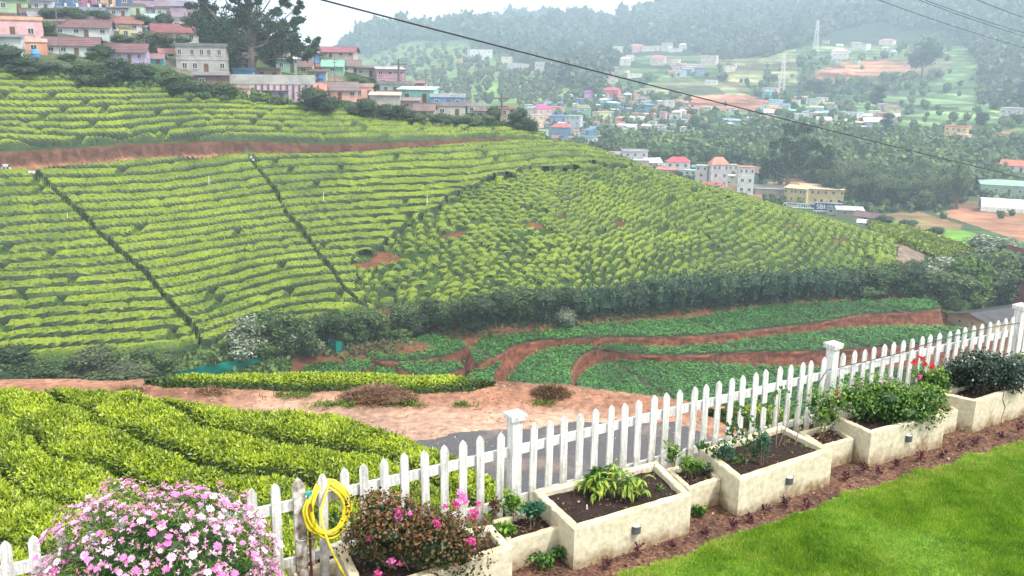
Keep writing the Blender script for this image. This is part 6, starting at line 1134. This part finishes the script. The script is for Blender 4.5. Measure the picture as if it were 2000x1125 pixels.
PL[8] = planter([(1560,842),(1606,873),(1668,856),(1630,826)], .33, .07, 'low planter box between the bare-soil planter and the overflowing one', 'low_planter', grp='low planter boxes between the big ones')
PL[9] = planter([(1800,785),(1848,808),(1872,800),(1840,778)], .33, .06, 'low planter box left of the cracked planter', 'low_planter', grp='low planter boxes between the big ones')
PL[10] = planter([(560,1090),(575,1122),(690,1085),(672,1052)], .22, .08, 'low brown-stained kerb box under the yellow hose', 'low_planter', grp='low planter boxes between the big ones')
PL[11] = planter([(1975,712),(2003,733),(2060,722),(2020,700)], .42, .06, 'low planter box cut by the right edge behind the dark shrub', 'low_planter', grp='low planter boxes between the big ones')
# crack in the last planter
A = pz(1963, 767, .5); mbk = MB(); ff = [(1961, 764), (1958, 780), (1963, 795), (1957, 812), (1955, 826)]; e = PL[5][1][2]-PL[5][1][1]; e = e/np.linalg.norm(e); o_n = np.array([e[1], -e[0]]); p1 = PL[5][1][1]
pts = []
for (a, b), z in zip(ff, (.5, .40, .30, .18, .08)):
    rr_ = ray(a, b); t = ((p1-EYE[:2])@o_n)/(rr_[:2]@o_n); X_ = EYE+rr_*t; pts.append([X_[0]+o_n[0]*.003, X_[1]+o_n[1]*.003, X_[2]])
mbk.tube(pts, [.006, .005, .006, .004, .002], 4); k_ = mbk.obj('crack', plain('crack_shadow_gap', (.06, .045, .03), .95, .2, 5), None); k_.parent = PL[5][0]; k_.matrix_parent_inverse = Matrix.Translation(-PL[5][0].location)
# ---------------------------------------------------------------- hose, tap and stand pipe
hose_m = NT('yellow_hose'); hose_m.col(hose_m.ramp(hose_m.noise(12, 3), [(.3, (.62, .50, .02)), (.7, (.80, .68, .04))])); hose_m.rough(.35); hose_m.b.inputs['Specular IOR Level'].default_value = .5; hose_m = hose_m.m
hs_, ht_ = fcoord(TP[12, 0], TP[12, 1]); r = random.Random(5); pts = []
cz = pz(640, 968, 1)[2]; ctr = None; tz = .93
for k in range(12*28):
    a = k/28*2*PI+PI/2; lp = k//28; rx = .215+.035*math.sin(lp*2.3); rz_ = .25+.045*math.sin(lp*1.7+1); ofs = .035*math.sin(lp*2.9); top = math.sin(a)
    pts.append([hs_+.035+.02*math.sin(lp*1.9)+rx*math.cos(a)*(1+.06*math.sin(a*2+lp)), ht_-.035-.05*(1-top)*.6-.012*(lp % 4)+(.075 if (top > .55 and abs(math.cos(a)) < .62) else 0), tz+rz_*top+ofs*(top < 0)*1.2-.05*(1-top)*(.5+.3*math.sin(lp*3))])
pts = np.array(pts); 
for _ in range(2): pts[1:-1] = (pts[:-2]+2*pts[1:-1]+pts[2:])/4
tl = [pts[-1]]
loc_tail = [(624, 1000, .80), (629, 1020, .62), (637, 1050, .42), (652, 1085, .26), (668, 1115, .12), (684, 1140, .0)]
for kk, (a, b, z) in enumerate(loc_tail):
    tq = ht_-.16-.10*kk; rr_ = ray(a, b); o2 = np.array([FA0[0]+fn[0]*tq, FA0[1]+fn[1]*tq]); lam = ((o2-EYE[:2])@fn)/(rr_[:2]@fn); w3 = EYE+rr_*lam; s_, t = fcoord(w3[0], w3[1]); tl.append([s_, t, max(w3[2], -.05)])
tl = np.array(tl); u = np.linspace(0, 1, 30); uu = np.linspace(0, 1, len(tl)); tail = np.stack([np.interp(u, uu, tl[:, k]) for k in range(3)], 1)
for _ in range(6): tail[1:-1] = (tail[:-2]+2*tail[1:-1]+tail[2:])/4
mb = MB(); mb.tube(np.vstack([pts, tail[1:]]), .0135, 7); o = mb.obj('garden_hose', hose_m, None, True, (FA0[0], FA0[1], 0)); o.rotation_euler = (0, 0, FANG); tag(o, 'coiled yellow garden hose hung over a picket', 'hose')
s_, t = sl_[11]; tapo = empty('water_tap', (FA0[0], FA0[1], 0), FANG); tag(tapo, 'rusty stand pipe with a teal-handled tap beside the weathered picket', 'tap'); mb = MB(); mb.tube([(s_+.085, t-.05, 0), (s_+.085, t-.05, 1.12)], .016, 8); mb.tube([(s_+.085, t-.05, 1.02), (s_+.085, t-.13, 1.02), (s_+.085, t-.14, .96)], .012, 7); mb.obj('pipe', rust_m, tapo); mb = MB(); mb.box((s_+.085, t-.07, 1.14), (.07, .02, .03)); mb.tube([(s_+.085, t-.06, 1.06), (s_+.085, t-.06, 1.15)], .02, 8); mb.obj('handle', plain('teal_plastic', (.05, .36, .38), .4, .1, 5), tapo)
mb = MB(); mb.tube([(s_-.06, t-.035, .62), (s_+.0, t-.05, .60), (s_+.10, t-.075, .62)], .006, 5); mb.tube([(s_+.11, t-.07, .62), (s_+.1, t-.08, .3)], .02, 6); mb.obj('strap', old_m, tapo)
# ================================================================== garden plants
L_g = leafmat('garden_leaf_green', (.010, .045, .008), (.05, .15, .015), (.20, .34, .04), trans=.2, nscale=3, rough=.45, spec=.4)
L_dk = leafmat('glossy_dark_leaf', (.004, .016, .009), (.012, .040, .020), (.05, .10, .06), trans=.05, nscale=4, rough=.35, spec=.5)
L_red = leafmat('bronze_leaf', (.03, .035, .012), (.10, .07, .03), (.26, .10, .06), trans=.15, nscale=5, rough=.5)
L_yel = leafmat('yellow_edged_leaf', (.02, .08, .01), (.11, .24, .022), (.40, .48, .07), trans=.2, nscale=5, rough=.45)
L_teal = leafmat('blue_green_leaf', (.01, .05, .03), (.04, .14, .08), (.12, .28, .17), trans=.1, nscale=5, rough=.4)
L_pur = leafmat('purple_leaf', (.02, .004, .01), (.07, .012, .03), (.16, .03, .07), trans=.1, nscale=5)
L_bz = leafmat('bronze_green_leaf', (.012, .028, .010), (.055, .075, .020), (.30, .115, .06), trans=.15, nscale=7, rough=.45)
stem_g = plain('green_stem', (.09, .13, .04), .7, .2, 8); stem_b = plain('woody_stem', (.24, .17, .11), .85, .25, 8)
pet_pink = plain('pink_petal', (.78, .22, .55), .6, .12, 30); pet_light = plain('light_pink_petal', (.82, .45, .68), .6, .1, 30); pet_white = plain('white_pink_petal', (.84, .70, .76), .6, .1, 30); pet_hot = plain('hot_pink_petal', (.62, .08, .26), .6, .2, 30); pet_red = plain('red_petal', (.50, .015, .03), .6, .2, 30); disk_m = plain('flower_disk', (.62, .30, .30), .8, .2, 40)
def plant(name, px, py, z, lab, cat='plant', group=None):
    p = pz(px, py, z); o = empty(name, p); tag(o, lab, cat, group); o['s'] = float(np.linalg.norm(p-EYE)/F_PX); del o['s']; return o, np.linalg.norm(p-EYE)/F_PX
# ---- daisy bush
rg = np.random.default_rng(201); bc = pdist(318, 1128, 7.55); bc[2] = .80; o = empty('daisy_bush', (bc[0], bc[1], 0)); tag(o, 'big rounded bush smothered in pink daisies in front of the fence', 'flower bush')
Rb = np.array([1.08, .74, .90]); mb = MB()
def shell(n, lo, hi, zmin=-.75):
    N = rg.normal(size=(n*2, 3)); N /= np.linalg.norm(N, axis=1)[:, None]; N = N[N[:, 2] > zmin][:n]; lum = 1+.12*np.sin(N[:, 0]*5.3+1.2)*np.cos(N[:, 2]*4+.5)+.07*np.sin(N[:, 0]*11+N[:, 2]*6)+.05*np.sin(N[:, 1]*13)-.10*np.abs(N[:, 0])**2*(N[:, 2] > 0)*N[:, 2]; return N*Rb*(rg.uniform(lo, hi, (len(N), 1))*lum[:, None])+[0, 0, .85], N
blob(mb, (0, 0, .76), Rb*.76, rg, 20, 14, .03, .06); P, N_ = shell(16000, .80, .98); mb.leaves(P, N_, .075, rg, w=.14, flat=.15, droop=-.2, tint=np.clip(rg.normal(.55, .25, len(P)), 0, 1)); mb.obj('foliage', L_g, o)
mb = MB()
for a in np.linspace(0, 2*PI, 14)[:-1]: mb.tube([(0, 0, 0), (.25*math.cos(a), .2*math.sin(a), .3), (.7*math.cos(a), .5*math.sin(a), .75)], [.016, .011, .005], 5)
mb.obj('stem', stem_b, o)
def daisy(seed, R, mats, np_=15):
    r = random.Random(seed); mb = MB(); 
    for i in range(np_):
        a = i*2*PI/np_+r.uniform(-.08, .08); rr_ = R*r.uniform(.85, 1.08); lift = r.uniform(-.1, .25)*R; w2 = R*.17; ca, sa = math.cos(a), math.sin(a); Q = lambda d, s_, z: [d*ca-s_*sa, d*sa+s_*ca, z]
        mb.add([Q(.12*R, 0, .0), Q(.55*R, w2, lift*.5+.006), Q(rr_, w2*.55, lift), Q(rr_*1.03, 0, lift), Q(rr_, -w2*.55, lift), Q(.55*R, -w2, lift*.5+.006)], [[0, 1, 2, 3], [0, 3, 4, 5]], .5, 0)
    mb.tube([(0, 0, -.004), (0, 0, .006), (0, 0, .010)], [R*.2, R*.2, R*.08], 8, mat=1); mb.tube([(0, 0, -.002), (R*.1, 0, -.09)], [.0022, .0022], 3, mat=2, cap=False); return mb.mesh('flower', mats)
DS = [daisy(i, .047, [m_, disk_m, stem_g], 14+i % 3) for i, m_ in enumerate([pet_pink, pet_pink, pet_light, pet_light, pet_white, pet_white])]
P, N_ = shell(1500, .97, 1.07, -.5); cd = np.array([-bc[0], -bc[1], 4.75]); cd /= np.linalg.norm(cd); f_ = (N_@cd)
ok = np.nonzero(f_ > -.05)[0]; acc = []
for i in ok:
    if len(acc) >= 295: break
    dmin = min([np.linalg.norm(P[i]-P[j]) for j in acc[-200:]] or [9])
    if dmin > .052+.03*(vnoise(P[i, 0]*3, P[i, 2]*3, 4) > .2): acc.append(i)
for i in acc:
    n_v = Vector(N_[i])+Vector((0, 0, .55))+Vector(rg.normal(0, .25, 3)); side_ = P[i, 0] > .45; k = rg.choice([0, 1, 2, 3, 4, 5], p=[.12, .12, .26, .26, .12, .12] if (side_ or rg.random() < .18) else [.3, .3, .18, .18, .02, .02])
    fl = link('flower', DS[k], o, P[i]); fl.rotation_euler = n_v.to_track_quat('Z', 'Y').to_euler(); sc_ = rg.uniform(.55, .88); fl.scale = (sc_,)*3
# the rest of the small blooms and buds
P, N_ = shell(1900, .95, 1.05, -.4); mb = MB()
for i in range(len(P)):
    d = rg.normal(size=(7, 3)); d -= (d@N_[i])[:, None]*N_[i]*.7; mb.leaves(np.tile(P[i], (7, 1)), N_[i], .034, rg, w=.4, flat=.8, tint=rg.random()**1.3, droop=0)
s = mb.obj('small_blooms', leafmat('small_bloom_petals', (.68, .22, .48), (.80, .44, .65), (.84, .66, .75), trans=.2, nscale=6), o); s['kind'] = 'stuff'
# ---- generic shrubs in planters
def shrub(name, px, py, z, hpx, wpx, mat, lab, n=1500, L=.05, w=.55, lobes=7, blobk=.7, stems=4, cat='shrub', sub='foliage', droop=.2, seed=0, deep=.8, tmul=.35, zr=(.32, .72)):
    o, s_ = plant(name, px, py, z, lab, cat); H, W = hpx*s_*1.05, wpx*s_; rg = np.random.default_rng(int(px+seed)); mb = MB()
    for i in range(lobes):
        a = rg.uniform(0, 2*PI); rr_ = (.28*W*math.sqrt(rg.random())) if i else 0; c = np.array([rr_*math.cos(a)*1.35, rr_*math.sin(a)*deep, H*rg.uniform(*zr)]); R = np.array([W*.22, W*.22*deep, H*.28])*rg.uniform(.75, 1.15)
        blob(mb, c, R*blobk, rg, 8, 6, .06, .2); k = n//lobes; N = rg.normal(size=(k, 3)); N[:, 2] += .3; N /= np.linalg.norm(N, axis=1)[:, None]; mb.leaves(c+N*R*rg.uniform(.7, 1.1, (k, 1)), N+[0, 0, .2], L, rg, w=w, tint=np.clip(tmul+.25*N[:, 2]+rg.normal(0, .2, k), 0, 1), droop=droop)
    mb.obj(sub, mat, o); mb = MB()
    for i in range(stems): a = i*2*PI/stems+.4; mb.tube([(.02*math.cos(a), .02*math.sin(a), -.05), (.1*W*math.cos(a), .1*W*math.sin(a), .3*H), (.22*W*math.cos(a), .2*W*math.sin(a), .6*H)], [.007, .005, .003], 5)
    mb.obj('stem', stem_b, o); return o, s_
def cluster(parent, loc, R, mat, n=14, seed=0, name='flower_cluster'):
    rg = np.random.default_rng(seed+int(abs(loc[0])*1000)); mb = MB()
    for i in range(n):
        c = rg.normal(0, R*.45, 3); nrm = rg.normal(size=3)+[0, -.6, .5]; nrm /= np.linalg.norm(nrm); mb.leaves(np.tile(c, (5, 1)), nrm, R*.55, rg, w=.75, flat=.9, droop=.0)
    return mb.obj(name, mat, parent, loc=loc)
def flower(parent, px, py, p0, R, mat, n=8, seed=0):     # one open flower facing the garden
    rg = np.random.default_rng(seed); mb = MB(); nv = np.array([.1, -.75, .65]); nv /= np.linalg.norm(nv)
    for k in range(2): mb.leaves(np.tile([0, 0, .004*k], (n, 1)), nv, R*(1-.25*k), rg, w=.7, flat=1, droop=.0)
    return mb.obj('flower', mat, parent, loc=p0)
# P1 reddish shrub with pink clusters
o, s_ = shrub('flowering_shrub', 822, 1104, .46, 152, 280, L_bz, 'bronze-leaved shrub with pink flower clusters in the nearest planter', n=6500, L=.045, w=.7, lobes=18, stems=6, deep=.55, tmul=.5, blobk=.35, zr=(.15, .66))
rg = np.random.default_rng(302); mb = MB()
for i in range(46):
    x = rg.uniform(-135, 120)*s_; y = rg.uniform(-.22, .22); h_ = rg.uniform(70, 150)*s_*(1-.25*abs(x)/(130*s_)); top = np.array([x*1.1+rg.normal(0, .03), y, h_]); mb.tube([(x*.5, y*.5, 0), (x*.9, y, h_*.55), top], [.005, .004, .002], 4)
    t = rg.random((46, 1)); P = np.array([x*.9, y, h_*.5])*(1-t)+top*t+rg.normal(0, .018, (46, 3)); mb.leaves(P, rg.normal(size=(46, 3)), .032, rg, w=.6, flat=.3, tint=np.clip(rg.normal(.5, .25, 46), 0, 1), mat=1)
mb.obj('leafy_shoot', [stem_b, L_red], o)
for k, (px, py, R) in enumerate([(905,972,.085),(928,1002,.075),(893,985,.06),(780,1000,.055),(776,1013,.05),(852,1020,.05),(925,1060,.05),(856,1025,.045),(764,1096,.05),(782,1102,.035),(870,990,.045),(935,985,.04),(800,1002,.03),(720,1052,.035),(918,1056,.04),(738,1120,.05)]):
    base = np.array(o.location); rr_ = ray(px, py); p = EYE+rr_*((base[1]-.30+.22*((1100-py)/130)-EYE[1])/rr_[1]); q = p-base; cluster(o, q, R*.75, pet_hot if k % 4 else pet_pink, 22, k)
# L12 plants
shrub('small_plant', 1040, 1020, .30, 38, 44, L_teal, 'small blue-green plant with broad leaves in the first low box', n=120, L=.085, w=.7, lobes=3, stems=2); shrub('small_plant', 1003, 1012, .30, 55, 50, L_g, 'light green bushy seedling beside the blue-green plant', n=160, L=.07, w=.65, lobes=5, blobk=.3, stems=3, tmul=.7); shrub('small_plant', 985, 1046, .30, 28, 46, L_g, 'rounded-leaf green plant at the front of the first low box', n=110, L=.07, w=.8, lobes=4, blobk=.3, stems=2, tmul=.6); shrub('small_plant', 966, 1012, .30, 50, 30, L_red, 'small reddish seedling against the fence behind the first low box', n=120, L=.05, w=.6, lobes=4, blobk=.2)
# P2 drooping plant, each leaf a part
rg = np.random.default_rng(410); o, s_ = plant('drooping_plant', 1212, 968, .44, 'leafy plant with drooping yellow-edged leaves in the second big planter', 'plant')
def longleaf(seed, L, w_):
    r = random.Random(seed); n = 7; mb = MB(); P = []; 
    for i in range(n):
        t = i/(n-1); x = L*t*(1-.25*t); z = L*(.28*math.sin(t*2.2)-.55*t*t); ww = w_*math.sin(PI*min(1, t*.93+.07))**.8; P += [[x, -ww, z+ww*.35], [x, 0, z], [x, ww, z+ww*.35]]
    i = np.arange(n-1)[:, None]*3; j = np.arange(2)[None]; F = np.stack([i+j, i+3+j, i+4+j, i+j+1], -1).reshape(-1, 4); t = np.tile([.35, .5], n-1)+np.repeat(np.linspace(0, .45, n-1), 2)+r.uniform(-.15, .2); mb.add(P, F, np.clip(t, 0, 1)); return mb.mesh('leaf', L_yel)
LL = [longleaf(i, .12+.016*i, .015+.002*(i % 3)) for i in range(6)]; mbs = MB(); cnt = 0
for st in range(24):
    bx, by = rg.uniform(-70, 62)*s_, rg.uniform(-.20, .16); hgt = rg.uniform(.16, .40)*(1-.35*abs(bx)/.45); lean = rg.normal(0, .05, 2); topp = np.array([bx+lean[0], by+lean[1], hgt]); mbs.tube([(bx, by, -.03), (bx+lean[0]*.4, by, hgt*.6), topp], [.006, .005, .003], 5)
    for k in range(10):
        t = rg.uniform(.35, 1); a = rg.uniform(0, 2*PI); f = link('leaf', LL[rg.integers(0, 6)], o, (bx+lean[0]*t, by+lean[1]*t, hgt*t)); f.rotation_euler = (rg.uniform(-.3, .3), rg.uniform(-.5, .35), a); f.scale = (rg.uniform(.75, 1.15),)*3; cnt += 1
mbs.obj('stem', stem_g, o); shrub('small_plant', 1170, 955, .44, 50, 60, L_g, 'darker green herb at the back left of the drooping plant', n=260, L=.07, w=.5, lobes=5, blobk=.4)
shrub('seedling', 1288, 962, .43, 16, 22, L_g, 'tiny seedling at the right end of the drooping-leaf planter', n=22, L=.06, w=.4, lobes=2, blobk=.1, stems=1)
mb = MB(); p = pz(1146, 997, .43); mb.tube([p, p+[.0, 0, .07]], .008, 6); tag(mb.obj('peg', wht), 'small white peg stuck in the soil of the drooping-leaf planter', 'peg')
# L23
shrub('succulent', 1348, 930, .28, 42, 46, L_g, 'bright round spiky succulent in the low box', n=320, L=.075, w=.3, lobes=3, blobk=.5, tmul=.65, droop=-.1); shrub('succulent', 1315, 918, .28, 52, 30, L_yel, 'yellow-green rosette plant left of the spiky succulent', n=160, L=.07, w=.35, lobes=4, blobk=.3, tmul=.4); shrub('small_plant', 1385, 928, .28, 24, 26, L_dk, 'little dark plant with a pink bloom right of the spiky succulent', n=60, L=.045, lobes=2, blobk=.4)
# P3: fern, rose stems, creeping vine
shrub('fern', 1487, 905, .44, 68, 40, L_teal, 'feathery blue-green herb in the middle of the bare-soil planter', n=900, L=.035, w=.4, lobes=8, blobk=.15, stems=5, deep=.6)
o, s_ = plant('rose_stem', 1516, 868, .44, 'thin bare rose stems with a few leaves in the bare-soil planter', 'plant'); rg = np.random.default_rng(77); mb = MB()
for (x, h_, lx) in ((0, 105, -3), (34, 52, 10), (4, 80, 26)): mb.tube([(x*s_, 0, -.04), (x*s_+lx*s_*.5, 0, h_*s_*.5), ((x+lx)*s_, 0, h_*s_)], [.008, .006, .003], 6)
mb.obj('stem', stem_b, o); mb = MB()
for x, z in ((-5, 100), (0, 108), (6, 96), (30, 78), (25, 84), (-12, 92), (12, 104), (42, 50), (-14, 76)): mb.leaves(np.tile([x*s_, 0, z*s_], (5, 1))+rg.normal(0, .015, (5, 3)), np.array([0, -.5, .8]), .06, rg, w=.6, flat=.7)
mb.obj('foliage', L_g, o)
o, s_ = plant('vine', 1448, 900, .44, 'creeping vine arching up from the bare-soil planter against the pickets', 'plant'); mb = MB(); mbl = MB()
for path in ([(10, 0), (30, 35), (24, 70), (0, 95), (-15, 108)], [(10, 0), (34, 50), (46, 80), (40, 110), (16, 122)], [(0, 0), (-25, 18), (-45, 10), (-60, -10)], [(0, 4), (-20, -8), (-22, -28)], [(-45, 10), (-72, 34), (-80, 30)], [(10, 0), (0, 60), (-30, 72)], [(20, 30), (-8, 40), (-25, 55), (-18, 84)]):
    p = np.array([[a*s_, -.03, max(b*s_, -.12)] for a, b in path]); u = np.linspace(0, 1, 14); uu = np.linspace(0, 1, len(p)); q = np.stack([np.interp(u, uu, p[:, k]) for k in range(3)], 1); q[1:-1] = (q[:-2]+q[1:-1]+q[2:])/3; mb.tube(q, .0035, 4)
    for k in range(1, 14): mbl.leaves(np.tile(q[k], (4, 1))+rg.normal(0, .02, (4, 3)), np.array([.2, -.7, .5]), .062, rg, w=.75, flat=.6, tint=np.clip(rg.normal(.3, .18, 4), 0, 1))
mb.obj('stem', stem_b, o); mbl.obj('foliage', L_g, o)
shrub('vine_clump', 1412, 905, .44, 46, 60, L_teal, 'trailing green clump at the left corner of the bare-soil planter', n=420, L=.04, w=.6, lobes=7, blobk=.2, deep=.5)
for i, (px, py) in enumerate([(1535, 862), (1570, 872), (1480, 882), (1590, 868), (1560, 850)]): mb = MB(); p = pz(px, py, .445); mb.leaves(np.tile(p, (9, 1))+np.random.default_rng(i).normal(0, .02, (9, 3))*[1, 1, .1], np.array([0, 0, 1.0]), .04, np.random.default_rng(i), w=.6, flat=.6); tag(mb.obj('seedling', L_g), ['small weed behind the rose stems', 'small weed in front of the right rose stem', 'small weed beside the feathery herb', 'small weed at the right end of the bare-soil planter', 'small weed near the back edge of the bare-soil planter'][i], 'weed')
# L34
o, s_ = shrub('flowering_plant', 1604, 852, .28, 92, 74, L_g, 'light green leafy plant in the low box below the middle post', n=560, L=.062, w=.5, lobes=8, blobk=.35, stems=5, tmul=.6)
for k, (x, z) in enumerate(((22, 92), (18, 82), (26, 78), (24, 70))): cluster(o, (x*s_, -.02, z*s_), .035, pet_red, 7, k)
mb = MB(); mb.tube([(.02, 0, .1), (20*s_, 0, 84*s_)], .003, 4); mb.obj('flower_stalk', stem_g, o)
# P4
o, s_ = shrub('green_plant', 1738, 822, .42, 88, 190, L_g, 'lush bright green foliage filling the planter right of the middle post', n=7000, L=.055, w=.5, lobes=22, blobk=.45, stems=6, deep=.55, tmul=.55, zr=(.08, .62))
shrub('green_plant', 1808, 790, .42, 76, 80, L_yel, 'pale yellow-green leafy plant at the right end of the overflowing planter', n=800, L=.062, w=.5, lobes=7, blobk=.5, deep=.5, tmul=.3); shrub('small_plant', 1672, 800, .42, 46, 60, L_red, 'reddish plant among the green foliage beside the post', n=260, L=.045, lobes=5, blobk=.2, deep=.4)
o, s_ = plant('snapdragon', 1775, 800, .44, 'tall stems with red and pink flowers rising over the green foliage', 'flower'); mb = MB(); mbl = MB(); rg = np.random.default_rng(55)
for k, (px, py, mt, R) in enumerate([(1770, 714, pet_red, .055), (1785, 708, pet_red, .05), (1804, 722, pet_red, .06), (1778, 704, pet_red, .035), (1790, 716, pet_red, .04), (1758, 757, pet_pink, .045), (1748, 757, pet_white, .05), (1740, 752, pet_white, .04), (1785, 738, pet_hot, .04), (1760, 764, pet_pink, .035), (1722, 748, pet_light, .04), (1712, 752, pet_hot, .03), (1792, 783, pet_hot, .035), (1735, 742, pet_light, .035), (1700, 762, pet_light, .03), (1782, 742, pet_hot, .035)]):
    x, z = (px-1775)*s_, (800-py)*s_*1.05; mb.tube([(x*.6, 0, 0), (x*.9, -.02, z*.6), (x, -.04, z)], .0035, 4); mbl.leaves(np.array([[x*(.6+.4*t), -.02*t, z*t] for t in rg.random(16)])+rg.normal(0, .012, (16, 3)), np.array([0, -.6, .6]), .05, rg, w=.35, flat=.4); flower(o, 0, 0, (x, -.05, z), R, mt, 9, k)
mb.obj('stem', stem_g, o); mbl.obj('foliage', L_red, o)
# P5
shrub('dark_shrub', 1915, 768, .42, 84, 160, L_dk, 'dense dark glossy shrub in the cracked planter', n=6500, L=.052, w=.6, lobes=20, blobk=.55, stems=6, deep=.55, tmul=.42, zr=(.2, .68))
shrub('small_plant', 1990, 716, .38, 26, 34, L_yel, 'yellow-green tuft at the right edge beyond the dark shrub', n=120, L=.05, lobes=3, blobk=.4)
# bed plants
for i, (px, py) in enumerate([(1182, 1106), (1247, 1082), (1312, 1072), (1376, 1047), (1431, 1031), (1465, 1018), (1495, 1006), (1533, 988), (1574, 992), (1652, 938), (1687, 920), (1716, 929), (1751, 912), (1796, 899), (1840, 892), (1876, 878), (1904, 867), (1954, 856), (1991, 840)]):
    q = pz(px, py, 0); rg = np.random.default_rng(600+i); o = empty('purple_seedling', q); hgt = rg.uniform(.09, .17); mb = MB(); n = 46; a = rg.uniform(0, 2*PI, n); t = rg.random(n); P = np.stack([.035*np.cos(a)*t, .035*np.sin(a)*t, hgt*t*.8], 1); mb.leaves(P, np.stack([np.cos(a), np.sin(a), 0*a+1.1], 1), .06, rg, w=.35, flat=.3, droop=-.1); mb.obj('foliage', L_pur, o); mb = MB(); mb.tube([(0, 0, -.02), (.005, 0, hgt*.9)], .004, 4); mb.obj('stem', stem_b, o)
    tag(o, f'small purple-leaved seedling in the soil strip, {ORD[i]} from the bottom left end', 'seedling', 'purple seedlings edging the lawn')
for i, (px, py, w_, h_, lab) in enumerate([(1062, 1108, 60, 26, 'low green weeds at the foot of the first low box'), (1105, 1092, 50, 24, 'leafy weeds in the corner behind the drooping-leaf planter'), (1366, 1006, 34, 16, 'small weeds at the foot of the second low box'), (1340, 1012, 20, 12, 'weed tuft right of the drooping-leaf planter foot')]): shrub('weed_clump', px, py, 0, h_, w_, L_g, lab, n=240, L=.05, w=.6, lobes=6, blobk=.2, stems=2, cat='weed', tmul=.3)
# grass and weeds behind the fence foot
rg = np.random.default_rng(90); n = 9000; s_ = rg.uniform(-1, 7, n); t = rg.uniform(.08, 1.0, n); X_ = FA0[0]+fd[0]*s_+fn[0]*t; Y_ = FA0[1]+fd[1]*s_+fn[1]*t; P = np.stack([X_, Y_, near(X_, Y_)], 1); mb = MB(); mb.leaves(P, np.tile([0, 0, 1.0], (n, 1)), .20, rg, w=.09, flat=.1, droop=-.5); tag(mb.obj('grass', L_g), 'rough grass', kind='stuff')
